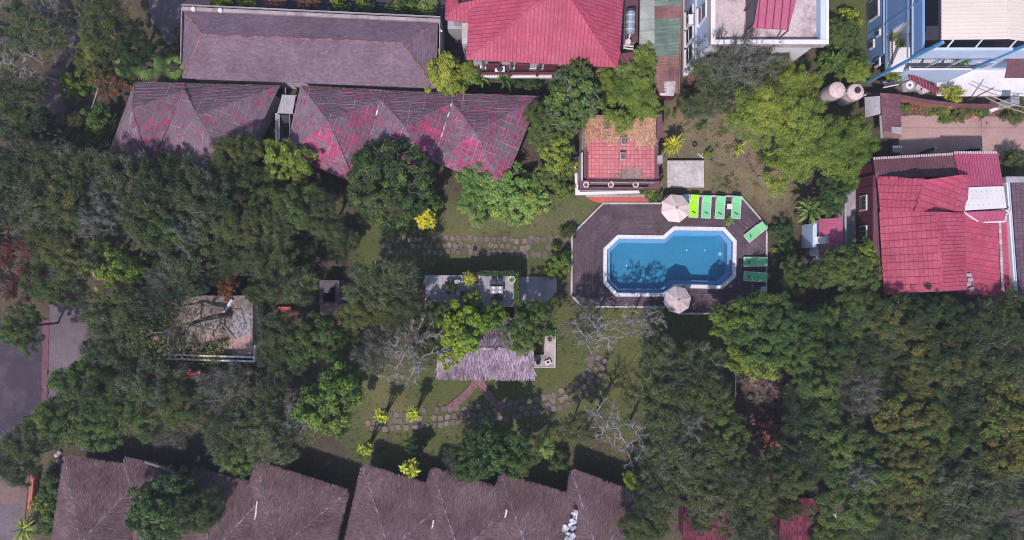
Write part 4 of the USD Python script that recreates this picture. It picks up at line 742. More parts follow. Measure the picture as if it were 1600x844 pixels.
def small_table(label, px, py, m='white'):
    q = W(px, py, .45) * (1, 1, 0) + (0, 0, DZ); t = thing('side_table', label, 'side table', q); put('table_top', MB().box(q + (0, 0, .45), (.46, .46, .04), bevel=.015), M[m], t)
    for a in (-1, 1):
        for b_ in (-1, 1): put('leg', MB().box(q + (a * .19, b_ * .19, .22), (.05, .05, .43)), M[m], t)
small_table('little square white table between two mint loungers', 1139, 323); small_table('little white table at the lower right corner of the deck', 1193, 452)
q = W(1138, 346, .3) * (1, 1, 0) + (0, 0, DZ); t = thing('deck_plant', 'leafy pot plant on the deck below the little white table', 'pot plant', q); put('pot', MB().lathe([(0, 0), (.16, 0), (.22, .3), (.19, .3), (0, .26)], q, 12), M['terracotta'], t); PLANTS.append((t, q + (0, 0, .25), .5))
def parasol(label, px, py, r, m, tilt, base_px, vent=True):
    top = W(px, py, 2.75); q = np.array([top[0], top[1], DZ]); t = thing('parasol', label, 'parasol', q); R = r / S * (H - 2.5) / H; ang = [tilt + k * math.pi / 4 for k in range(8)]
    for k in range(8):
        mb = MB(); a, b_ = ang[k], ang[(k + 1) % 8] if k < 7 else ang[0] + 2 * math.pi; v = []
        for i, f in enumerate((.03, .35, .7, 1.0)):
            z = 2.95 - .62 * f ** 1.15
            for s_ in (0, .25, .5, .75, 1):
                th = a + (b_ - a) * s_; rr = R * f * math.cos(math.pi / 8) / math.cos(abs(s_ - .5) * math.pi / 4); v.append(top * (1, 1, 0) + (rr * math.cos(th), rr * math.sin(th), z - .07 * f * math.sin(math.pi * s_)))
        f_ = []
        for i in range(3):
            for j in range(4): o = i * 5 + j; f_ += [[o, o + 5, o + 6], [o, o + 6, o + 1]]
        n = len(v); v = np.array(v); f_ = np.array(f_); put('canopy_panel', mb.add(np.vstack([v, v - (0, 0, .012)]), np.vstack([f_, f_[:, ::-1] + n])), m, t)
        d = MB(); e = top * (1, 1, 0); d.tube([e + (.05 * math.cos(a), .05 * math.sin(a), 2.90), e + (R * .99 * math.cos(a), R * .99 * math.sin(a), 2.295)], .014, 5); put('rib', d, M['dark_metal'], t)
    put('pole', MB().tube([q, top * (1, 1, 0) + (0, 0, 2.92)], .03, 10), M['white'], t); put('finial', MB().lathe([(0, 3.06), (.04, 3.03), (.05, 2.97), (.12, 2.94), (.13, 2.90), (0, 2.90)], top * (1, 1, 0), 10), M['concrete'], t)
    put('base', MB().lathe([(0, .12), (.06, .12), (.28, .07), (.3, 0), (0, 0)], q, 16), M['concrete'], t)
parasol('clean beige octagonal parasol beside the lime lounger', 1057, 325, 23, M['canvas'], .30, None); parasol('stained grey-beige parasol at the lower edge of the pool', 1060, 469, 22, M['canvas_old'], .16, None)

# ------------------------------------------------------------------ red-tiled rooftop pavilion north of the pool
hr = 3.5; t = thing('tiled_terrace_building', 'low building whose flat roof is a red tiled terrace strewn with dry straw', 'building', W(967, 240))
fp = [(912, 180), (1027, 178), (1030, 292), (908, 292)]
put('wall', MB().prism(poly(fp, hr), 0, hr - .12), M['white_dirty'], t)
put('roof_bed', MB().prism(poly([(912, 182), (1028, 180), (1030, 290), (910, 290)], hr), hr - .12, hr - .03), M['grout'], t)
g = rnd(11); cnt = 0; rt = MB()
for j in range(17):
    for i in range(17):
        x, y = 917.5 + i * 6.18, 182 + j * 5.95; a, e = W(x + .28, y + .28, hr), W(x + 5.9, y + 5.67, hr); z = hr + g.uniform(-.008, .006); put('roof_tile', MB().b2((a[0], e[1], hr - .03), (e[0], a[1], z)), M['terrace_tile'], t)
d = MB(); n = 2000
for k in range(n):
    x = g.uniform(914, 1026); lim = 222 + 6 * math.sin(x * .12) + 5 * math.sin(x * .05 + 1) + g.normal(0, 3.5); y = g.uniform(184, 232)
    if y > lim and g.random() > .03: continue
    p = W(x, y, hr + g.uniform(.0, .07)); a = g.uniform(0, 6.28); l, w_ = g.uniform(.10, .30), g.uniform(.010, .028); u = np.array([math.cos(a), math.sin(a), g.normal(0, .15)]) * l; v_ = np.array([-math.sin(a), math.cos(a), 0]) * w_; d.add([p - u - v_, p - u + v_, p + u + v_, p + u - v_], [[0, 2, 1], [0, 3, 2]])
put('dry_straw', d, M['straw'], t, kind='stuff')
d = MB()
for k in range(1300):
    a, r = g.uniform(0, 6.28), abs(g.normal(0, 1)); x, y = 985 + r * 12 * math.cos(a), 274 + r * 7 * math.sin(a)
    if y > 283 or x > 1024: continue
    p = W(x, y, hr + .02); l = g.uniform(.05, .14); u = np.array([math.cos(a * 3), math.sin(a * 3), .05]) * l; v_ = np.array([-u[1], u[0], 0]) * .15; d.add([p - u - v_, p - u + v_, p + u + v_, p + u - v_], [[0, 2, 1], [0, 3, 2]])
put('grey_litter', d, mat('grey_litter', (.26, .19, .17), island=.4, bump=0), t, kind='stuff')
zc = hr + .002
put('roof_edge', MB().prism(poly([(905, 283), (1030, 284), (1030, 296), (905, 296)], hr).difference(poly([(910, 286), (1012, 286.5), (1012, 293), (910, 293)], hr)), hr - .5, hr + .45), M['maroon_sheet'], t)
put('gutter_bed', MB().prism(poly([(910, 286), (1012, 286.5), (1012, 293), (910, 293)], hr), hr - .5, hr + .05), M['soil'], t)
put('side_parapet', MB().prism(poly([(907, 240), (910, 240), (910, 283), (907, 283)], hr), 0, hr + .45), M['white_dirty'], t); put('side_parapet', MB().prism(poly([(916, 240), (918, 240), (918, 283), (916, 283)], hr), hr - .03, hr + .3), M['maroon_sheet'], t); put('side_parapet', MB().prism(poly([(1025, 180), (1033, 180), (1033, 216), (1025, 216)], hr), 0, hr + .5), M['maroon_sheet'], t); put('side_parapet', MB().prism(poly([(1026, 244), (1034, 244), (1034, 256), (1026, 256)], hr), 0, hr + .4), M['concrete'], t)
put('plinth', MB().prism(poly([(897, 246), (905, 244), (906, 300), (1012, 298), (1012, 302), (899, 305)], .3), 0, .4), M['white'], t); put('plinth_step', MB().prism(poly([(905, 243), (909, 243), (909, 296), (905, 296)], .5), 0, .9), M['concrete'], t)
for x in (915, 953.5, 992):
    q = W(x, 289.5, hr) ; pl = sub(put('column_head', MB().lathe([(0, -.4), (.2, -.4), (.22, .38), (.25, .46), (.17, .46), (.15, .3), (0, .28)], q, 18), M['canvas'], t), t); put('soil', MB().lathe([(0, .31), (.15, .3), (0, .25)], q, 12), M['soil'], pl)
for x, y, sx, sy in ((972.6, 222, .42, .7), (971.7, 246, .45, .65), (946, 200, .4, .55)):
    q = W(x, y, hr); put('chimney_block', MB().box(q + (0, 0, .3), (sx, sy, .6), bevel=.03), M['concrete_tan'], t); put('block_top', MB().box(q + (0, 0, .61), (sx * .7, sy * .7, .03)), M['soil'], t)
for x in (934, 972, 1003): put('railing', MB().tube([W(x - 12, 285.5, hr + .62), W(x + 20, 285.8, hr + .62)], .03), M['white_dirty'], t)
put('red_walk', MB().prism(poly([(917, 308), (1014, 308), (1014, 317.3), (936, 317), (926, 314)], .16), 0, .16), M['red_floor']); put('cream_step', MB().prism(poly([(914, 303.5), (1013, 304), (1013, 308), (916, 308)], .2), 0, .26), M['concrete_tan'])
# concrete pads
t = thing('white_slab', 'raised square slab with stained white concrete top, below the yellow rosette plant', 'slab', W(1071, 272)); put('top', MB().prism(poly([(1042.5, 251), (1100, 251), (1100, 293), (1042.5, 293)], .55), .47, .55), M['white_dirty'], t); put('base', MB().prism(poly([(1044, 252), (1099, 252), (1099, 292), (1044, 292)], .5), 0, .47), M['concrete'], t)
t = thing('grey_slab', 'bare grey concrete slab with clipped corner between the patio and the deck', 'slab', W(841, 452)); g = rnd(3)
for i in range(2):
    for j in range(2):
        cell = poly([(812 + i * 29, 432.5 + j * 20), (812 + i * 29 + 28.8, 432.5 + j * 20), (812 + i * 29 + 28.8, 432.5 + j * 20 + 19.8), (812 + i * 29, 432.5 + j * 20 + 19.8)], .2).intersection(poly([(812, 432), (870, 432.5), (870, 456), (855, 472), (811, 472)], .2)); put('slab_panel', MB().prism(cell, 0, .2 + .004 * (i + j)), M['concrete'], t)
# dining patio with furniture
PZ = 2.7; t = thing('patio_terrace', 'grey paved roof patio with a table set, beside the thatched pavilion', 'terrace', W(735, 454)); pp = poly([(664, 430), (803, 431), (805, 480), (664, 479)], PZ); cut = poly([(722, 425), (748, 425), (748, 440), (742, 446.5), (730, 446.5), (723, 441)], PZ)
for i in range(5):
    for j in range(2): x0, y0 = 664 + i * 28.2, 430 + j * 25; cell = poly([(x0, y0), (x0 + 28, y0), (x0 + 28, y0 + 24.8), (x0, y0 + 24.8)], PZ).intersection(pp).difference(cut); put('paving_panel', MB().prism(cell, PZ - .15, PZ + .003 * ((i + j) % 2)), M['concrete'], t)
put('bed_edging', MB().prism(cut.buffer(.09).difference(cut).difference(poly([(700, 400), (760, 400), (760, 430), (700, 430)], PZ)), PZ - .1, PZ + .1), M['white_dirty'], t)
put('wall', MB().prism(pp.buffer(-.08).difference(cut.buffer(.05)), 0, PZ - .15), M['concrete'], t); put('bed_soil', MB().prism(cut.intersection(pp.buffer(.3)), 0, PZ - .12), M['soil'], t)
q = W(776, 453, PZ + .5) * (1, 1, 0) + (0, 0, PZ); t = thing('dining_table', 'grey rectangular dining table laid with four white plates on the patio', 'table', q); put('table_top', MB().box(q + (0, 0, .72), (1.05, .62, .04), bevel=.015), M['concrete'], t)
for a in (-1, 1):
    for b_ in (-1, 1): put('leg', MB().box(q + (a * .46, b_ * .26, .35), (.06, .06, .7)), M['dark_metal'], t)
for i, (a, b_) in enumerate(((-1, -1), (1, -1), (-1, 1), (1, 1))):
    s_ = ('lower left', 'lower right', 'upper left', 'upper right')[i]; pq = q + (a * .26, b_ * .17, .745); pl = put('plate', MB().lathe([(0, .0), (.07, .0), (.11, .03), (.115, .035), (.06, .012), (0, .012)], pq, 14), M['white'], None, label=f'small white plate at the {s_} place of the patio table', cat='plate', group='plates on the patio table')
def chair(label, q, rot, m='dark_metal'):
    t = thing('patio_chair', label, 'chair', q, 'dark chairs at the patio'); cs, sn = math.cos(rot), math.sin(rot); P = lambda x, y, z: q + np.array([x * cs - y * sn, x * sn + y * cs, z])
    put('seat', MB().box(P(0, 0, .44), (.46, .46, .06), rz=rot, bevel=.02), M[m], t); put('backrest', MB().hull([P(-.21, .21, .44), P(.21, .21, .44), P(.21, .26, .44), P(-.21, .26, .44)], [P(-.2, .3, .88), P(.2, .3, .88), P(.2, .34, .88), P(-.2, .34, .88)]), M[m], t)
    for s_ in (-1, 1):
        put('armrest', MB().tube([P(s_ * .25, -.2, .44), P(s_ * .26, -.16, .64), P(s_ * .26, .24, .66)], .025), M[m], t)
        for y in (-.2, PZ): put('leg', MB().tube([P(s_ * .2, y, .43), P(s_ * .22, y * 1.1, 0)], .022), M[m], t)
for l, x, y, r in (('dark chair at the upper left of the patio table', 770.5, 443, 0), ('dark chair at the upper right of the patio table', 780.5, 443, 0), ('dark chair at the lower left of the patio table', 770.5, 463.5, math.pi), ('dark chair at the lower right of the patio table', 780.5, 463.5, math.pi), ('single dark chair near the middle bushes of the patio', 727, 459, 1.6)): chair(l, W(x, y, PZ + .5) * (1, 1, 0) + (0, 0, PZ), r)
q = W(717, 439.5, PZ); t = thing('square_lantern', 'small square grey lantern beside the dark round bush', 'lantern', q); put('frame', MB().box(q + (0, 0, PZ), (.32, .32, .4), rz=.2, bevel=.03), M['concrete'], t); put('lid', MB().box(q + (0, 0, .43), (.36, .36, .05), rz=.2, bevel=.02), M['dark_metal'], t); put('pane', MB().box(q + (0, 0, .46), (.2, .2, .02), rz=.2), M['white'], t)
q = W(799.5, 437, PZ); t = thing('round_planter', 'round planter with a white rim in the patio corner', 'planter', q); put('bowl', MB().lathe([(0, 0), (.22, 0), (.29, .4), (.31, .42), (.26, .42), (.24, .32), (0, .3)], q, 20), M['white'], t); PLANTS.append((t, q + (0, 0, .3), .3))
# small terrace east of the thatched pavilion
t = thing('side_terrace', 'tan strip terrace along the right of the thatched pavilion', 'terrace', W(852, 548)); put('floor', MB().prism(poly([(852, 516), (867, 516), (866, 573), (833, 573), (833, 556), (850, 554)], .25), 0, .25), M['concrete_tan'], t); put('edge', MB().prism(poly([(867, 516), (869, 516), (868, 575), (833, 575), (833, 573), (866, 573)], .3), 0, .3), M['white_dirty'], t)
q = W(841, 566, .25); t = thing('round_stool', 'small round black stool on the tan strip terrace', 'stool', q); put('seat', MB().lathe([(0, .46), (.17, .45), (.19, .4), (0, .38)], q, 14), M['dark_metal'], t)
for a in range(3): put('leg', MB().tube([q + (.1 * math.cos(a * 2.1), .1 * math.sin(a * 2.1), .4), q + (.18 * math.cos(a * 2.1), .18 * math.sin(a * 2.1), 0)], .02), M['dark_metal'], t)
q = W(856, 565.5, .25); t = thing('low_crate', 'small pale crate with a dark hollow on the tan strip terrace', 'crate', q); put('body', MB().box(q + (0, 0, .15), (.5, .4, .3), rz=.4, bevel=.03), M['white'], t); put('hollow', MB().box(q + (0, 0, .305), (.26, .2, .02), rz=.4), M['dark'], t)

# ------------------------------------------------------------------ stone paths: every stone is a piece
def along(pts, step):
    L = LineString(pts); n = int(L.length / step); return [(np.array(L.interpolate(i / n, normalized=True).coords[0]), np.array(L.interpolate(min(1, i / n + .01), normalized=True).coords[0]) - np.array(L.interpolate(max(0, i / n - .01), normalized=True).coords[0])) for i in range(n + 1)]
def stones(t, px, rows, sx, sy, seed, skip=0.):
    g = rnd(seed); pts = [W(x, y)[:2] for x, y in px]
    for p, d_ in along(pts, sx):
        d_ = d_ / np.linalg.norm(d_); nrm = np.array([-d_[1], d_[0]])
        for k in range(rows):
            if g.random() < skip + .04: continue
            c_ = p + nrm * ((k - (rows - 1) / 2) * sy) + d_ * ((k * .37) % 1 - .4) * sx + g.normal(0, .06, 2); n = 5 if g.random() < .5 else 4; a0 = math.atan2(d_[1], d_[0]) + (math.pi / 4 if n == 4 else .3) + g.normal(0, .2); a_ = sx * .64 * (.9 if n == 5 else 1); b_ = sy * .64 * (.9 if n == 5 else 1); ring = []
            for i in range(n): th = a0 + i * 2 * math.pi / n - math.atan2(d_[1], d_[0]); e = np.array([math.cos(th) * a_ * g.uniform(.72, 1.08), math.sin(th) * b_ * g.uniform(.72, 1.08)]); ring.append(c_ + e[0] * d_ + e[1] * nrm)
            ring = np.array(ring); z = .004 + g.uniform(-.008, .016); put('stone', MB().hull(np.column_stack([ring, np.full(n, -.12)]), np.column_stack([c_ + (ring - c_) * .93, np.full(n, z)])), M['stone'], t)
t = thing('upper_stone_path', 'flagstone path running from the pool deck past the lawn to the left trees', 'path', W(780, 388), kind='structure'); stones(t, [(600, 384), (700, 383), (760, 384), (823, 387)], 3, .50, .58, 1, .06); stones(t, [(826, 386), (890, 386)], 3, .56, .72, 2)
t = thing('lower_stone_path', 'curving flagstone path below the thatched pavilion', 'path', W(850, 630), kind='structure'); stones(t, [(575, 660), (640, 657), (700, 651), (780, 644), (850, 633), (893, 619), (920, 598), (932, 575), (936, 558)], 3, .58, .60, 3, .05); stones(t, [(926, 592), (944, 600), (956, 606)], 1, .5, .45, 4)
for k, (pts, l) in enumerate((([(746, 592), (738, 606), (722, 622), (702, 638)], 'left branch of the forked brick walk below the thatched pavilion'), ([(749, 592), (757, 608), (768, 624), (785, 637)], 'right branch of the forked brick walk below the thatched pavilion'))):
    t = thing('brick_walk', l, 'path', W(*pts[1]), kind='structure'); g = rnd(20 + k); wp = [W(x, y)[:2] for x, y in pts]; put('bed', MB().prism(LineString(wp).buffer(.34, cap_style=2), -.05, .03), M['soil'], t)
    for p, d_ in along(wp, .2):
        d_ = d_ / np.linalg.norm(d_); nrm = np.array([-d_[1], d_[0]])
        for s_ in (-1, 0, 1): put('brick', MB().box(np.append(p + nrm * s_ * .21, .03 + g.uniform(0, .012)), (.185, .2, .06), rz=math.atan2(d_[1], d_[0]) + g.normal(0, .03)), M['brick_path'], t)
# ------------------------------------------------------------------ gate terrace on the left
hz = 3.0; t = thing('gate_terrace', 'flat-roofed terrace building with white rails under the leaning tree', 'building', W(310, 510)); fp = poly([(222, 470), (300, 462), (395, 462), (395, 557), (222, 552)], hz)
put('wall', MB().prism(fp.buffer(-.1), 0, hz - .15), M['concrete_tan'], t); put('roof_slab', MB().prism(fp, hz - .15, hz), M['old_roof_floor'], t); put('red_floor_patch', MB().prism(poly([(316, 536), (325, 524), (352, 521), (368, 530), (392, 520), (393, 555), (300, 553)], hz), hz + .004, hz + .012), M['pink_concrete'], t); put('grey_floor_patch', MB().prism(poly([(366, 496), (390, 490), (392, 520), (372, 528), (362, 520)], hz), hz + .004, hz + .016), M['concrete'], t)
for pts in (((219, 553), (396, 558.5)), ((258, 561), (396, 565))): put('white_rail', [d := MB(), line_bar(d, W(*pts[0], hz + .9), W(*pts[1], hz + .9), .17, .12)][0], M['white'], t)
put('white_rail', [d := MB(), line_bar(d, W(218.5, 535, hz + .9), W(219, 553, hz + .9), .12, .1)][0], M['white'], t); put('white_rail', [d := MB(), line_bar(d, W(398, 540, hz + .9), W(397, 565, hz + .9), .2, .3)][0], M['white'], t)
for k in range(12): put('rail_post', MB().tube([W(222 + k * 15.8, 553.5 + k * .45, hz), W(222 + k * 15.8, 553.5 + k * .45, hz + .88)], .04), M['white'], t)
put('beam', [d := MB(), line_bar(d, W(290, 549, hz + .3), W(335, 550, hz + .3), .2, .25)][0], M['maroon'], t); put('edge_beam', [d := MB(), line_bar(d, W(362, 468, hz + .25), W(348, 492, hz + .25), .3, .25)][0], M['white'], t)
t = thing('red_gate_wall', 'short pinkish red wall left of the railed terrace', 'wall', W(206, 540)); put('wall', [d := MB(), line_bar(d, W(206, 520, 1.8), W(207, 558, 1.8), .5, 1.8, 0)][0], M['red_floor'], t); put('coping', [d := MB(), line_bar(d, W(206, 519, 1.9), W(207, 559, 1.9), .6, .1, 0)][0], M['maroon_sheet'], t)
t = thing('garden_chair', 'small bright red seat below the railed terrace', 'seat', W(301, 583)); q = W(301, 583); put('seat', MB().box(q + (0, 0, .4), (.4, .4, .06), bevel=.02), mat('bright_red', (.6, .03, .02)), t); put('backrest', MB().box(q + (0, .2, .65), (.4, .05, .5)), M['red_floor'], t)
for a in (-.17, .17):
    for b_ in (-.17, .17): put('leg', MB().box(q + (a, b_, .19), (.04, .04, .37)), M['dark_metal'], t)
put('terrace_path', MB().prism(poly([(280, 566), (350, 566), (356, 596), (276, 590)], .02), -.05, .02), M['pink_concrete'])
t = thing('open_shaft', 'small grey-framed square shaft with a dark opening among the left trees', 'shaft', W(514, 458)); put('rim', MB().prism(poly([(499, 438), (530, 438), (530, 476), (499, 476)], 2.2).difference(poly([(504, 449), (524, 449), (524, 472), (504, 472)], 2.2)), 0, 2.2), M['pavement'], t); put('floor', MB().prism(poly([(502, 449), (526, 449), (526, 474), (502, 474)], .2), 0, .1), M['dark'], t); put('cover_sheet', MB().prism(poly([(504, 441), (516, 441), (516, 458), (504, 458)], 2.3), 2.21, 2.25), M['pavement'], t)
t = thing('pink_ledge', 'flat pink concrete ledge below the square shaft', 'ledge', W(528, 483)); put('slab', MB().prism(poly([(500, 475), (556, 475), (556, 492), (500, 492)], .6), .45, .6), M['pink_concrete'], t); put('base', MB().prism(poly([(502, 476), (554, 476), (554, 491), (502, 491)], .5), 0, .45), M['concrete'], t)
t = thing('red_bench', 'dark red bench under the trees left of the pink ledge', 'bench', W(442, 484)); 
for k in range(3): put('slat', MB().box(W(442, 481 + k * 3.2, .45), (1.4, .15, .05)), M['red_floor'], t)
for a in (-.55, .55): put('leg', MB().box(W(442, 484) + (a, 0, .2), (.08, .45, .4)), M['dark_metal'], t)
# ------------------------------------------------------------------ red roofs under the bottom right trees, yard things
for k, (pts, l) in enumerate((([(1068, 790), (1066, 850), (1140, 850), (1136, 786)], 'worn red tiled roof under the lower middle trees'), ([(1222, 780), (1216, 850), (1286, 850), (1278, 778)], 'worn red tiled roof at the bottom edge beside a small white box'))):
    q = [W(*pts[0], 3.4), W(*pts[1], 3.0), W(*pts[2], 3.0), W(*pts[3], 3.4)]; t = thing('red_tiled_shed', l, 'shed', centre(q)); f = Face(q); rf = sub(put('roof', f.slab(MB(), .1), M['dark'], t), t)
    f.tiles(None, .44, .40, th=.10, gap=.03, stag=.5, seed=k, each=lambda m_: put('tile', m_, M['shed_tile'] if 'shed_tile' in M else M.setdefault('shed_tile', mat('shed_tile', (.15, .030, .050), var=.3, island=.35)), rf)); put('wall', walls(MB(), q, .3, 2.9), M['maroon'], t)
q = W(1292, 806); t = thing('white_cistern', 'small white plastic cistern beside the red tiled shed', 'cistern', q); put('body', MB().box(q + (0, 0, .6), (.85, 1.1, 1.2), bevel=.12), M['white'], t); put('lid', MB().lathe([(0, 1.28), (.16, 1.27), (.18, 1.18), (0, 1.18)], q, 12), M['white_dirty'], t); put('stand', MB().box(q + (0, 0, .05), (1.0, 1.25, .1)), M['concrete'], t)
for x, y, r, l in ((1172, 622, .42, 'old tyre on the dark soil yard, nearer the dry red bush'), (1209, 635, .42, 'old tyre on the dark soil yard, nearer the brick heap'), (1085, 226, .22, 'small dark ring lying on the brown lawn')):
    t = thing('old_tyre', l, 'tyre', W(x, y)); put('tread', MB().lathe([(r * .62, .0), (r * .95, .0), (r, .05), (r, .15), (r * .95, .2), (r * .62, .2), (r * .58, .1), (r * .62, 0)], W(x, y, .0), 22), M['rubber'], t); put('inner_soil', MB().lathe([(0, .06), (r * .58, .05), (0, .0)], W(x, y), 14), M['soil'], t)
q = W(1205, 680); t = thing('brick_heap', 'heap of rust-red bricks with a broken frame in the dark yard', 'brick heap', q); g = rnd(31)
for k in range(170): x, y = g.normal(1206, 11), g.normal(681, 12); put('brick', MB().box(W(x, y, .06 + .3 * math.exp(-((x - 1206) / 14) ** 2 - ((y - 681) / 14) ** 2) * g.random()), (.3, .15, .12), rz=g.uniform(0, 3)), M['rust'], t)
for a, e in (((1190, 663), (1221, 665)), ((1221, 665), (1226, 704)), ((1190, 663), (1196, 690))): d = MB(); line_bar(d, W(*a, .7), W(*e, .7), .12, .1); put('frame_bar', d, M['rust'], t)
q = W(1149, 600); t = thing('pale_pipe', 'thin pale pipe lying along the left edge of the dark yard', 'pipe', q); put('pipe', MB().tube([W(1150, 577, .35), W(1149, 621, .3)], .05), M['white'], t)
for y in (582, 615): put('support', MB().box(W(1149.5, y, .12), (.22, .22, .3)), M['concrete'], t)
for k, (x, y, l) in enumerate(((95, 711, 'weathered pale stone lump at the corner of the thatched row'), (138, 698, 'small white garden statue with a dark joint beside the corner of the thatched row'))):
    q = W(x, y); t = thing('garden_stone', l, 'stone' if k == 0 else 'statue', q); g = rnd(k)
    if k: put('foot', MB().lathe([(0, .35), (.22, .34), (.26, .0), (0, 0)], q, 10), M['white'], t); put('body', MB().lathe([(0, .95), (.15, .9), (.2, .6), (.12, .36), (0, .35)], q + (0, .05, 0), 10), M['white'], t)
    else:
        for i in range(5): put('lump', MB().tm(trimesh.creation.icosphere(1, float(.12 + .14 * g.random())).apply_translation(q + (g.normal(0, .4), g.normal(0, .4), .1))), M['concrete_tan'], t)
q = W(312, 788, 0); t = thing('dead_log', 'bare grey trunk lying over the thatch, above the dark bushy tree', 'trunk', W(250, 735)); put('log', MB().tube([W(228, 722, 3.2), W(255, 731, 3.4), W(285, 744, 3.6)], [.13, .12, .08], 8), M['grey_twig'], t); put('stub', MB().tube([W(262, 734, 3.45), W(268, 727, 3.8)], [.07, .03]), M['grey_twig'], t)

# ------------------------------------------------------------------ ground: one sheet, grass and bare soil mixed by a mesh attribute; a hole where the pool is
xs, ys = np.arange(-52, 52.1, .4), np.arange(-30, 30.1, .4); cov = np.full((len(ys), len(xs)), .42); XX, YY = np.meshgrid(xs, ys)
import shapely
for pts, v in (([(560, 360), (905, 300), (940, 315), (890, 372), (700, 400), (560, 430)], .9), ([(690, 310), (930, 305), (893, 368), (690, 374)], .78), ([(640, 400), (900, 396), (895, 432), (640, 432)], 1.0), ([(545, 580), (760, 575), (780, 650), (545, 650)], .92), ([(760, 560), (975, 540), (975, 625), (790, 645)], 1.0), ([(870, 480), (1130, 490), (1130, 600), (880, 600)], .95), ([(1040, 150), (1235, 170), (1235, 345), (1160, 305), (1040, 300)], .40), ([(1195, 300), (1290, 300), (1290, 480), (1195, 480)], .35), ([(545, 640), (900, 640), (900, 760), (545, 740)], .62), ([(900, 600), (1150, 590), (1150, 760), (1000, 760)], .6), ([(1285, 0), (1360, 0), (1360, 140), (1285, 150)], .9), ([(1412, 165), (1610, 165), (1610, 185), (1412, 185)], .5), ([(60, 60), (170, 60), (170, 240), (60, 240)], .25), ([(1150, 570), (1240, 570), (1240, 720), (1150, 720)], 0.), ([(880, 250), (925, 300), (860, 310)], .9)):
    cov[shapely.contains_xy(poly(pts), XX, YY)] = v
cov = gaussian_filter(cov, 1.6); dry = np.zeros_like(cov)
for pts, v in (([(1035, 150), (1240, 165), (1240, 350), (1160, 305), (1035, 305)], 1.0), ([(690, 310), (930, 305), (893, 368), (690, 374)], .45), ([(545, 590), (640, 590), (640, 670), (545, 670)], .35), ([(1412, 165), (1610, 165), (1610, 185), (1412, 185)], .6), ([(1195, 300), (1235, 300), (1235, 350), (1195, 350)], .8), ([(0, 690), (60, 690), (60, 844), (0, 844)], .6)): dry[shapely.contains_xy(poly(pts), XX, YY)] = v
dry = gaussian_filter(dry, 2.0)
hole = deck.buffer(-.35); n0, n1 = len(ys), len(xs); idx = np.arange(n0 * n1).reshape(n0, n1); a, b_, c_, d_ = idx[:-1, :-1].ravel(), idx[:-1, 1:].ravel(), idx[1:, 1:].ravel(), idx[1:, :-1].ravel()
inh = shapely.contains_xy(hole, XX, YY).ravel(); keep = ~(inh[a] & inh[b_] & inh[c_] & inh[d_]); F_ = np.vstack([np.stack([a, b_, c_], 1)[keep], np.stack([a, c_, d_], 1)[keep]])
zz = .05 * np.sin(XX * .5 + np.sin(YY * .4)) * np.cos(YY * .6) - .06; V_ = np.column_stack([XX.ravel(), YY.ravel(), zz.ravel()]); o = len(V_)
x0, x1, y0, y1 = xs[0], xs[-1], ys[0], ys[-1]; B = 320.
edge = [(idx[0, :], (0, -1)), (idx[:, -1], (1, 0)), (idx[-1, ::-1], (0, 1)), (idx[::-1, 0], (-1, 0))]; loop = np.concatenate([e[0][:-1] for e in edge]); out = V_[loop].copy(); out[:, :2] *= B / np.abs(out[:, :2]).max(1)[:, None]; out[:, 2] = 0; m_ = len(loop)
F2 = np.vstack([[[loop[i], o + i, o + (i + 1) % m_], [loop[i], o + (i + 1) % m_, loop[(i + 1) % m_]]] for i in range(m_)]); V_ = np.vstack([V_, out]); covv = np.concatenate([cov.ravel(), np.full(m_, .6)]); dryv = np.concatenate([dry.ravel(), np.zeros(m_)])
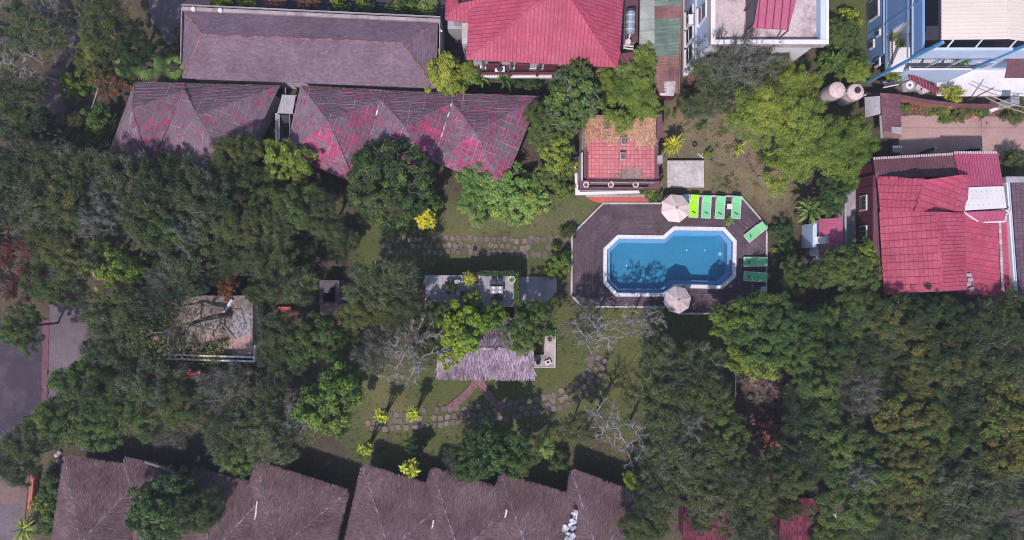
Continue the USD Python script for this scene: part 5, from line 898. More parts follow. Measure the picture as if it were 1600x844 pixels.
gm = usdkit.material(stage, LK + 'ground_look', {'g': ('geometry', {}), 'at': ('attribute', {'attribute': 'cover'}), 'n': ('noise_texture', {'scale': .7, 'detail': 6., 'roughness': .65}), 'n2': ('noise_texture', {'scale': 7., 'detail': 4., 'roughness': .7}), 'n3': ('noise_texture', {'scale': .25, 'detail': 3.}),
    'ad': ('math', {'math_type': 'multiply_add', 'value2': .9, 'value3': -.45}), 'su': ('math', {'math_type': 'add'}), 'ra': ('rgb_ramp', {'ramp': [(.40, (0, 0, 0)), (.62, (1, 1, 1))]}),
    'so': ('rgb_ramp', {'ramp': [(.25, (.046, .036, .030)), (.5, (.080, .060, .050)), (.75, (.13, .098, .08))]}), 'gr': ('rgb_ramp', {'ramp': [(.2, (.048, .064, .020)), (.5, (.086, .098, .036)), (.8, (.14, .137, .065))]}), 'g3': ('rgb_ramp', {'ramp': [(.3, (.75, .85, .8)), (.7, (1.15, 1.05, 1.0))]}),
    'mx': ('mix_color', {'blend_type': 'mix'}), 'ad2': ('attribute', {'attribute': 'dry'}), 'dr': ('rgb_ramp', {'ramp': [(.2, (.13, .105, .062)), (.5, (.20, .165, .10)), (.8, (.27, .225, .14))]}), 'md': ('mix_color', {'blend_type': 'mix'}), 'dn': ('math', {'math_type': 'multiply'}), 'dr2': ('rgb_ramp', {'ramp': [(.35, (.5, .5, .5)), (.65, (1, 1, 1))]}), 'mm': ('mix_color', {'blend_type': 'multiply', 'fac': 1., 'use_clamp': False}), 'p': ('principled_bsdf', {'roughness': .95, 'specular_ior_level': .1}), 'u': ('bump', {'strength': .6, 'distance': .12})},
    [('g.position', 'n.vector'), ('g.position', 'n2.vector'), ('g.position', 'n3.vector'), ('n.fac', 'ad.value1'), ('ad.value', 'su.value1'), ('at.fac', 'su.value2'), ('su.value', 'ra.fac'), ('n2.fac', 'so.fac'), ('n2.fac', 'gr.fac'), ('so.color', 'mx.a'), ('gr.color', 'mx.b'), ('ra.color', 'mx.fac'), ('n3.fac', 'g3.fac'), ('n2.fac', 'dr.fac'), ('n.fac', 'dr2.fac'), ('dr2.color', 'dn.value1'), ('ad2.fac', 'dn.value2'), ('dn.value', 'md.fac'), ('mx.result', 'md.a'), ('dr.color', 'md.b'), ('md.result', 'mm.a'), ('g3.color', 'mm.b'), ('mm.result', 'p.base_color'), ('n2.fac', 'u.height'), ('u.normal', 'p.normal')], surface='p.BSDF')
pr = put('ground', (V_, np.vstack([F_, F2])), gm); UsdGeom.PrimvarsAPI(pr).CreatePrimvar('dry', Sdf.ValueTypeNames.FloatArray, 'vertex').Set(Vt.FloatArray.FromNumpy(dryv.astype(np.float32))); UsdGeom.PrimvarsAPI(pr).CreatePrimvar('cover', Sdf.ValueTypeNames.FloatArray, 'vertex').Set(Vt.FloatArray.FromNumpy(covv.astype(np.float32)))
def sheet(name, px, m, z=.02, jag=0, seed=0):
    pg = poly(px)
    if jag: pts = np.array(pg.exterior.segmentize(.5).coords); g = rnd(seed); pg = Polygon(pts + g.normal(0, jag, pts.shape)).buffer(0)
    put(name, MB().prism(pg, z - .12, z), M[m])
sheet('road', [(-90, 500), (68, 500), (66, 640), (62, 700), (-90, 720)], 'asphalt', .03); sheet('road_kerb', [(68, 498), (78, 498), (74, 660), (66, 660)], 'maroon_sheet', .14, .04, 2); sheet('pavement', [(78, 472), (156, 476), (150, 560), (120, 640), (74, 660)], 'pavement', .10, .08, 3)
sheet('lower_lane', [(-60, 738), (46, 742), (40, 800), (34, 860), (-60, 860)], 'lane', .03); sheet('lane_shoulder', [(-60, 800), (30, 786), (36, 860), (-60, 860)], 'pavement', .04, .1, 4)
sheet('top_lane', [(225, -40), (312, -40), (288, 12), (280, 62), (262, 70), (236, 34)], 'pavement', .03, .08, 5); sheet('hall_lane', [(288, -40), (745, -40), (745, 60), (735, 130), (688, 130), (688, 24), (288, 6)], 'asphalt', .034)
sheet('pink_lane', [(1405, 182), (1480, 180), (1640, 184), (1640, 246), (1405, 246)], 'pink_concrete', .03, .05, 6); sheet('dirt_track', [(95, 60), (125, 60), (105, 150), (98, 230), (58, 235), (72, 140)], 'track', .0, .25, 7)
t = thing('lane_wall', 'low red-brown wall along the pink lane at the lower left', 'wall', W(46, 765)); put('wall', [d := MB(), line_bar(d, W(49, 740, .8), W(44, 795, .8), .3, .8, 0)][0], M['rust'], t); put('coping', [d := MB(), line_bar(d, W(52, 738, .86), W(47, 797, .86), .2, .1, 0)][0], M['red_floor'], t)
for k, (a, e, w_) in enumerate((((1409, 200), (1640, 200), 1), ((1534, 184), (1534, 240), 1))): d = MB(); line_bar(d, W(*a, .034), W(*e, .034), .05, .01, 0); put('lane_joint', d, M['pavement'])
# ------------------------------------------------------------------ small things of the brown lawn and the lane
t = thing('stone_edging', 'curved edging of small grey stones along the bamboo rim of the brown lawn', 'edging', W(1185, 270)); g = rnd(61)
for p, d_ in along([W(x, y)[:2] for x, y in ((1170, 236), (1168, 254), (1178, 270), (1196, 284), (1210, 296), (1224, 303))], .27):
    s_ = g.uniform(.20, .30); put('stone', MB().tm(trimesh.creation.icosphere(1, s_ / 2).apply_transform(np.diag([1, 1, .7, 1.])).apply_translation(np.append(p + g.normal(0, .05, 2), .02))), M['stone'], t)
t = thing('white_stick', 'short white stick lying by the little yellow plant above the white slab', 'stick', W(1094, 243)); put('stick', MB().tube([W(1090, 240, .06), W(1099, 247, .08)], .045), M['white'], t); put('fork', MB().tube([W(1096, 244.5, .07), W(1098, 239, .1)], .03), M['white'], t)
for k, (a, e_, l) in enumerate((((1545, 148), (1640, 176), 'upper thin cable crossing the lane corner at the right edge'), ((1540, 152), (1640, 186), 'lower thin cable crossing the lane corner at the right edge'))):
    A_, B_ = W(*a, 4.2), W(*e_, 5.2); put('cable', MB().tube([A_ + (B_ - A_) * f - (0, 0, .5 * math.sin(math.pi * f)) for f in np.linspace(0, 1, 9)], .03, 5), M['white_dirty'], None, label=l, cat='cable')
t = thing('cane_pole', 'thin pale cane pole leaning over the bushes left of the westernmost bungalow', 'pole', W(141, 176)); put('cane', MB().tube([W(141, 178, .1), W(153, 138, 4.6)], [.05, .03]), M['pale_bark'], t); put('tip', MB().tube([W(153, 138, 4.6), W(154, 135, 4.8)], [.03, .012]), M['bark'], t)

# ------------------------------------------------------------------ vegetation
LF = {'dull': leafmat('dull_leaf', (.086, .108, .038), (.138, .158, .054)), 'dark': leafmat('dark_leaf', (.058, .098, .040), (.100, .145, .055)), 'mid': leafmat('mid_leaf', (.110, .175, .050), (.185, .245, .066)),
      'bright': leafmat('bright_leaf', (0.204, 0.281, 0.051), (0.323, 0.365, 0.076)), 'lime': leafmat('lime_leaf', (.25, .34, .030), (.40, .46, .050), var=.4), 'bamboo': leafmat('bamboo_leaf', (.26, .33, .060), (.40, .43, .095)),
      'olive': leafmat('olive_leaf', (.150, .165, .036), (.240, .225, .056)), 'yellow': leafmat('yellow_leaf', (.80, .74, .05), (1.0, .92, .16), var=.3), 'red': leafmat('red_leaf', (0.195, 0.045, 0.045), (0.300, 0.075, 0.075)),
      'rusty': leafmat('rusty_leaf', (0.255, 0.112, 0.045), (0.390, 0.165, 0.075)), 'palm': leafmat('palm_leaf', (0.160, 0.250, 0.070), (0.300, 0.360, 0.120)), 'frond': leafmat('frond_leaf', (0.080, 0.136, 0.056), (0.152, 0.192, 0.088)),
      'croton': leafmat('croton_leaf', (.26, .32, .045), (.72, .66, .09), ns=2.5), 'glossy': leafmat('glossy_leaf', (.062, .115, .038), (.105, .160, .052), rough=.35), 'grey': leafmat('grey_leaf', (.135, .152, .095), (.19, .20, .135)),
      'pink': leafmat('pink_flower', (0.450, 0.050, 0.180), (0.550, 0.090, 0.240)), 'vine': leafmat('vine_leaf', (.19, .32, .10), (.28, .40, .13)), 'teal': leafmat('deep_leaf', (.040, .068, .032), (.068, .098, .044))}
def leaf_quads(mb, c, nrm, l, w, r, bend=.15):
    n = len(c); a = r.normal(size=(n, 3)); u = np.cross(a, nrm); u /= np.linalg.norm(u, axis=1)[:, None] + 1e-9; s = np.cross(nrm, u)
    l = l * r.uniform(.65, 1.3, n)[:, None]; w = w * r.uniform(.7, 1.2, n)[:, None]
    v = np.stack([c - u * l * .5, c + s * w * .5 - nrm * l * bend * .3, c + u * l * .5 - nrm * l * bend, c - s * w * .5 - nrm * l * bend * .3], 1).reshape(-1, 3); k = np.arange(n)[:, None] * 4
    return mb.add(v, np.vstack([np.hstack([k, k + 1, k + 2]), np.hstack([k, k + 2, k + 3])]))
def limbs(mb, tips, base, fork, r0, rg, sides=5, bendz=.12, thick=.008):
    """branches that join every tip to the trunk by way of what already stands"""
    P, par = [np.array(base, float), np.array(base) * .4 + np.array(fork) * .6 + rg.normal(0, .05, 3), np.array(fork, float)], [-1, 0, 1]; ln = [0, 1, 2]
    for t in sorted(tips, key=lambda q: np.linalg.norm(q - fork)):
        A = np.array(P); d = np.linalg.norm(A - t, axis=1) + .30 * np.array(ln); d[0] += 50; d[1] += 2; i = int(np.argmin(d)); m = (P[i] + t) / 2 + rg.normal(0, .10, 3) * np.linalg.norm(t - P[i]) + np.array([0, 0, bendz * np.linalg.norm(t - P[i])])
        P.append(m); par.append(i); ln.append(ln[i] + np.linalg.norm(m - P[i])); P.append(t); par.append(len(P) - 2); ln.append(ln[-1] + np.linalg.norm(t - m))
    n = len(P); cnt = np.zeros(n); kids = np.bincount([p for p in par if p >= 0], minlength=n)
    for i in range(n - 1, -1, -1):
        if kids[i] == 0: cnt[i] += 1
        if par[i] >= 0: cnt[par[i]] += cnt[i]
    rad = r0 * (cnt / cnt[0]) ** .48 + thick
    for i in range(1, n): mb.tube([P[par[i]], P[i]], [rad[par[i]] if par[i] > 1 or i < 3 else min(rad[par[i]], rad[i] * 1.5), rad[i]], sides, cap=False)
    return mb
KINDS = {}
def kind_prim(name):
    p = stage.CreateClassPrim('/World/kind_' + name); p.SetTypeName('Xform'); return T(str(p.GetPath()), (0, 0, 0))
def tree_kind(name, R, Ht, ncl, nlf, lf, leaf=(.26, .13), clr=.7, flat=.5, seed=0, bark='bark', up=.9, twig=0, bare=.0, lump=.25, r0=.22, second=None, hang=0., inner=.25, fan=1.0):
    r = rnd(seed); k = kind_prim(name); Rv = R * flat; zc = Ht - Rv; ph = r.uniform(0, 6.28, 6); cl = []
    while len(cl) < ncl:
        d = r.normal(size=3); d /= np.linalg.norm(d)
        if d[2] < -.35: continue
        a = math.atan2(d[1], d[0]); lm = 1 + lump * (.5 * math.sin(2 * a + ph[0]) + .35 * math.sin(3 * a + ph[1]) + .3 * math.sin(5 * a + ph[2])) ; q = (1 - inner * r.random() ** 2 * 2) if r.random() > .25 else r.uniform(.3, .8)
        c = np.array([d[0] * R * lm * q, d[1] * R * lm * q, d[2] * Rv * q * (1 + .15 * math.sin(a * 3 + ph[3]))])
        if all(np.linalg.norm((c - o) * (1, 1, .8)) > clr * .55 for o in cl) or r.random() < .1: cl.append(c)
    cl = np.array(cl); tips = cl + (0, 0, zc); mb = MB(); tr = MB()
    fork = np.array([r.normal(0, .15), r.normal(0, .15), max(1.0, zc - Rv * .75)]); limbs(tr, list(tips), (0, 0, 0), fork, r0, r, thick=.017 if bark == 'pale_bark' and bare else .008)
    put('trunk', tr, M[bark], k)
    alive = tips[r.random(len(tips)) >= bare]; lat = []
    def leaves(cls, n, m_lf, nm):
        if not len(cls): return
        c = np.repeat(cls, n, 0); sz = np.repeat(r.uniform(.6, 1.3, len(cls)), n)[:, None]; g = r.normal(size=c.shape); g /= np.linalg.norm(g, axis=1)[:, None]; rad = r.random((len(c), 1)) ** .45
        off = g * rad * sz * clr * .88 * np.array([1, 1, .52]); off[:, 2] -= hang * np.abs(r.normal(size=len(c))) * clr; p = c + off; o = p - np.array([0, 0, zc - Rv * .3]); o /= np.linalg.norm(o, axis=1)[:, None] + 1e-9
        nn = g * .55 + o * .35 + np.array([0, 0, up]) + r.normal(0, .45, c.shape); nn /= np.linalg.norm(nn, axis=1)[:, None]; mb = MB(); leaf_quads(mb, p, nn, leaf[0], leaf[1], r); put(nm, mb, m_lf, k); lat.append(p)
    if second: s_ = r.random(len(alive)) < second[1]; leaves(alive[~s_], nlf, LF[lf], 'crown'); leaves(alive[s_], nlf, LF[second[0]], 'crown')
    else: leaves(alive, nlf, LF[lf], 'crown')
    if twig:
        tw = MB(); c = np.repeat(tips, twig, 0); n = len(c); d = r.normal(size=(n, 3)); d += (c - np.array([0, 0, zc - Rv])) / R * 1.2; d /= np.linalg.norm(d, axis=1)[:, None]; l = clr * r.uniform(.5, 1.6, n)[:, None]; s_ = np.cross(d, r.normal(size=(n, 3))); s_ /= np.linalg.norm(s_, axis=1)[:, None]; w_ = .024
        mid = c + d * l * .5 + r.normal(0, .08, (n, 3)); e = c + d * l + r.normal(0, .12, (n, 3)); v = np.stack([c - s_ * w_, c + s_ * w_, mid + s_ * w_, mid - s_ * w_, e], 1).reshape(-1, 3); q = np.arange(n)[:, None] * 5
        tw.add(v, np.vstack([np.hstack([q, q + 1, q + 2]), np.hstack([q, q + 2, q + 3]), np.hstack([q + 3, q + 2, q + 4])])); put('twigs', tw, M['grey_twig'] if bark == 'bark' else M[bark], k, kind='stuff')
    q = np.vstack(lat); KINDS[name] = (k.path, float(np.percentile(np.linalg.norm(q[:, :2], axis=1), 97.5)), Ht)
tree_kind('feathery', 4.0, 8.0, 120, 104, 'dull', (0.25, 0.12), .80, .45, 1, twig=5, bare=.06, lump=.35)
tree_kind('feathery_b', 4.0, 8.5, 105, 104, 'dull', (0.25, 0.12), .85, .5, 2, twig=9, bare=.15, lump=.4, second=('mid', .2))
tree_kind('feathery_c', 4.0, 7.5, 130, 96, 'dull', (0.26, 0.13), .75, .42, 3, twig=4, lump=.4, second=('grey', .3))
tree_kind('dusky', 4.0, 8.0, 130, 140, 'teal', (.22, .10), .80, .5, 4, twig=2, lump=.35, second=('dull', .25))
tree_kind('dusky_b', 4.0, 8.0, 140, 130, 'dark', (.24, .11), .75, .55, 5, lump=.35, second=('dull', .3))
tree_kind('round_dark', 4.0, 8.0, 210, 90, 'dark', (.30, .14), .52, .8, 6, up=.5, lump=.06, inner=.05, second=('mid', .18))
tree_kind('medium', 4.0, 8.0, 150, 110, 'mid', (.26, .13), .66, .5, 7, lump=.35, twig=1, second=('dark', .2))
tree_kind('medium_b', 4.0, 8.0, 130, 120, 'mid', (.26, .13), .72, .55, 8, lump=.45, twig=2, second=('dull', .3))
tree_kind('glossy', 4.0, 7.5, 170, 80, 'glossy', (.34, .17), .6, .6, 9, lump=.3, second=('mid', .2))
tree_kind('bright_green', 3.0, 6.0, 90, 110, 'bright', (.28, .15), .58, .55, 10, lump=.4, second=('mid', .25))
tree_kind('lime_tree', 3.0, 6.5, 95, 85, 'lime', (.36, .19), .58, .6, 11, lump=.45, second=('bright', .2))
tree_kind('olive_crown', 4.0, 8.5, 190, 100, 'olive', (.27, .13), .58, .65, 12, lump=.25, inner=.1, second=('mid', .2))
tree_kind('olive_dusk', 4.0, 8.5, 150, 110, 'dull', (.25, .12), .7, .5, 13, lump=.35, twig=2, second=('olive', .28))
tree_kind('bamboo', 4.0, 7.5, 120, 130, 'bamboo', (.34, .085), .80, .5, 14, lump=.4, up=.8, hang=.15, second=('bright', .18), r0=.14)
tree_kind('bamboo_small', 2.0, 4.5, 45, 190, 'bamboo', (.30, .075), .55, .55, 15, lump=.35, up=.8, hang=.15, r0=.08)
tree_kind('thin_grey', 4.0, 7.5, 110, 60, 'grey', (.20, .10), .85, .5, 16, lump=.4, twig=14, bare=.25, bark='bark')
tree_kind('bare_pale', 4.0, 7.5, 80, 26, 'dull', (.18, .09), .6, .5, 17, lump=.45, twig=9, bare=.75, bark='pale_bark', r0=.20)
tree_kind('bare_grey', 4.0, 7.5, 110, 40, 'dull', (.18, .09), .6, .45, 18, lump=.45, twig=16, bare=.55, bark='pale_bark', r0=.16)
tree_kind('red_crown', 3.0, 6.5, 70, 90, 'red', (.22, .10), .7, .5, 19, lump=.4, twig=5, second=('dull', .3))
tree_kind('rusty_crown', 2.0, 4.5, 40, 90, 'rusty', (.20, .09), .55, .5, 20, lump=.4, twig=5)
tree_kind('big_leaf', 3.0, 7.0, 80, 46, 'mid', (.50, .32), .66, .6, 21, lump=.4, second=('grey', .22), bark='pale_bark')
tree_kind('shrub', 1.5, 1.9, 50, 90, 'mid', (.18, .10), .40, .75, 22, lump=.4, r0=.06, second=('bright', .2))
tree_kind('shrub_bright', 1.5, 1.9, 45, 80, 'bright', (.20, .12), .42, .7, 23, lump=.4, r0=.06)
tree_kind('shrub_dark', 1.0, 1.6, 50, 80, 'dark', (.13, .08), .26, .85, 24, lump=.08, r0=.05)
tree_kind('shrub_olive', 1.5, 2.2, 50, 90, 'olive', (.18, .09), .42, .7, 25, lump=.4, r0=.06, twig=2, second=('dull', .35))
tree_kind('shrub_golden', 1.5, 1.6, 36, 60, 'croton', (.24, .12), .42, .6, 26, lump=.4, r0=.05)
tree_kind('vine_mound', 3.0, 3.4, 120, 100, 'vine', (.24, .17), .55, .55, 27, lump=.45, r0=.08, second=('bright', .12))
tree_kind('dry_bush', 1.6, 1.8, 40, 40, 'rusty', (.12, .06), .5, .6, 28, lump=.4, r0=.04, twig=20, bark='grey_twig', bare=.3)
def blade(mb, p0, az, L, w, el, droop, fold=.0, nseg=5, taper=.1):
    """one long arching leaf"""
    d = np.array([math.cos(az), math.sin(az), 0]); s = np.array([-math.sin(az), math.cos(az), 0]); v = []; p = np.array(p0, float); a = el
    for i in range(nseg + 1):
        f = i / nseg; ww = w * (math.sin(math.pi * min(1, .12 + f * .88)) * .9 + taper * (1 - f)) / 2; v += [p - s * ww + (0, 0, fold * ww), p, p + s * ww + (0, 0, fold * ww)]; p = p + (d * math.cos(a) + np.array([0, 0, math.sin(a)])) * L / nseg; a -= droop / nseg
    f_ = []
    for i in range(nseg):
        for j in range(2): o = i * 3 + j; f_ += [[o, o + 3, o + 4], [o, o + 4, o + 1]]
    return mb.add(v, f_)
def rosette(name, n, L, w, Ht, lf, seed, heads=1, spread=.0, el=(.1, 1.3), droop=1.4, stem=.07):
    r = rnd(seed); k = kind_prim(name); st = MB(); mb = MB(); mb2 = MB()
    for h in range(heads):
        a = r.uniform(0, 6.28); rr = spread * math.sqrt((h + .3) / heads); top = np.array([rr * math.cos(h * 2.4), rr * math.sin(h * 2.4), Ht * r.uniform(.8, 1.05)]); st.tube([(top[0] * .3, top[1] * .3, 0), top * (.8, .8, .6), top], [stem, stem * .8, stem * .6], 6)
        for i in range(n): blade(mb if r.random() < .7 else mb2, top + (0, 0, r.uniform(-.1, .1)), i * 2.4 + r.normal(0, .2), L * r.uniform(.7, 1.15), w * r.uniform(.8, 1.2), r.uniform(*el), droop * r.uniform(.7, 1.3), fold=.25)
    put('stem', st, M['bark'], k); put('crown', mb, LF[lf[0]], k); put('crown', mb2, LF[lf[-1]], k); KINDS[name] = (k.path, L * .85 + spread, Ht)
rosette('croton_gold', 18, .55, .22, 1.5, ('yellow', 'yellow'), 40, heads=14, spread=.75, el=(.0, 1.0))
rosette('croton_mixed', 18, .55, .20, 2.6, ('croton', 'croton'), 41, heads=5, spread=.42)
rosette('croton_top', 18, .50, .20, 2.8, ('croton', 'yellow'), 42, heads=7, spread=.5)
rosette('striped_rosette', 30, .95, .13, .7, ('croton', 'yellow'), 43, heads=4, spread=.35)
rosette('spiky_plant', 24, .6, .07, .35, ('croton', 'palm'), 44)
rosette('banana', 9, 2.4, .55, 2.2, ('palm', 'mid'), 45, heads=3, spread=.7, el=(.5, 1.2), droop=1.9, stem=.12)
rosette('pot_foliage', 14, .45, .08, .2, ('palm', 'mid'), 46)
def palm_kind(name, nf, L, Ht, lf, seed, fan=False):
    r = rnd(seed); k = kind_prim(name); mb, st = MB(), MB(); st.tube([(0, 0, 0), (.1, .05, Ht * .5), (0, 0, Ht)], [.14, .11, .1], 8)
    for i in range(nf):
        az = i * 2.4 + r.normal(0, .15); el = r.uniform(.0, 1.0); d = np.array([math.cos(az), math.sin(az), 0]); s = np.array([-math.sin(az), math.cos(az), 0])
        if fan:
            stem = L * .45; e = np.array([0, 0, Ht]) + d * stem * math.cos(el * .7) + np.array([0, 0, stem * math.sin(el * .7)]); st.tube([(0, 0, Ht), e], [.03, .02], 4)
            for j in range(11): a = az + (j - 5) * .27; blade(mb, e, a, L * .66 * (1 - abs(j - 5) * .03), .085, .35 * el, .9, fold=.3, nseg=3)
        else:
            pts = []; p = np.array([0, 0, Ht]); a = el
            for q in range(9): pts.append(p); p = p + (d * math.cos(a) + np.array([0, 0, math.sin(a)])) * L / 8; a -= 1.5 / 8
            st.tube(pts, np.linspace(.03, .01, 9), 4)
            for q in range(1, 9):
                for z in (0, .5):
                    pp = pts[q] if z == 0 else (pts[q] + pts[q - 1]) / 2
                    for sg in (-1, 1): blade(mb, pp, az + sg * 1.05, L * .30 * math.sin(math.pi * (q + 1 - z) / 10.5) + .15, .07, .1, .9, nseg=3)
    put('trunk', st, M['bark'], k); put('crown', mb, LF[lf], k); KINDS[name] = (k.path, L, Ht)
palm_kind('fan_palm', 16, 1.7, 3.6, 'palm', 50, True); palm_kind('feather_palm', 18, 2.3, 3.2, 'frond', 51); palm_kind('areca', 16, 1.8, 1.6, 'palm', 52)
def plant(name, label, cat, kind, px, py, rpx, z=None, h=None, rot=None, group=None, base=0., vz=None):
    """a copy of a kind; (px, py) and rpx: the middle and radius of its crown in the photograph, z: height of the crown"""
    path, R, Ht = KINDS[kind]; zc = (Ht if z is None else z); k = (H - zc * .8) / (S * H); c = W(px, py, zc * .8); sc = rpx * k / R * 1.0; p = numbered('/World', name)
    x = UsdGeom.Xform.Define(stage, p); x.AddTranslateOp().Set(Gf.Vec3d(c[0], c[1], base - .05)); r = rnd(abs(hash((round(px), round(py)))) % 99991)
    x.AddRotateZOp().Set(float(r.uniform(0, 360) if rot is None else rot)); x.AddScaleOp().Set(Gf.Vec3f(sc, sc, (zc - base) / Ht)); pr = x.GetPrim(); pr.GetReferences().AddInternalReference(Sdf.Path(path)); pr.SetInstanceable(True); tag(pr, label, cat, group)
for t_, q, r_ in PLANTS:      # foliage of the pots
    path = KINDS['pot_foliage'][0]; r = rnd(int(abs(q[0]) * 100)); mb = MB()
    for i in range(26): blade(mb, (q[0], q[1], q[2]), i * 2.4, r_ * r.uniform(.7, 1.2), .10, r.uniform(.2, 1.3), 1.3)
    put('foliage', mb, LF['palm'], t_)
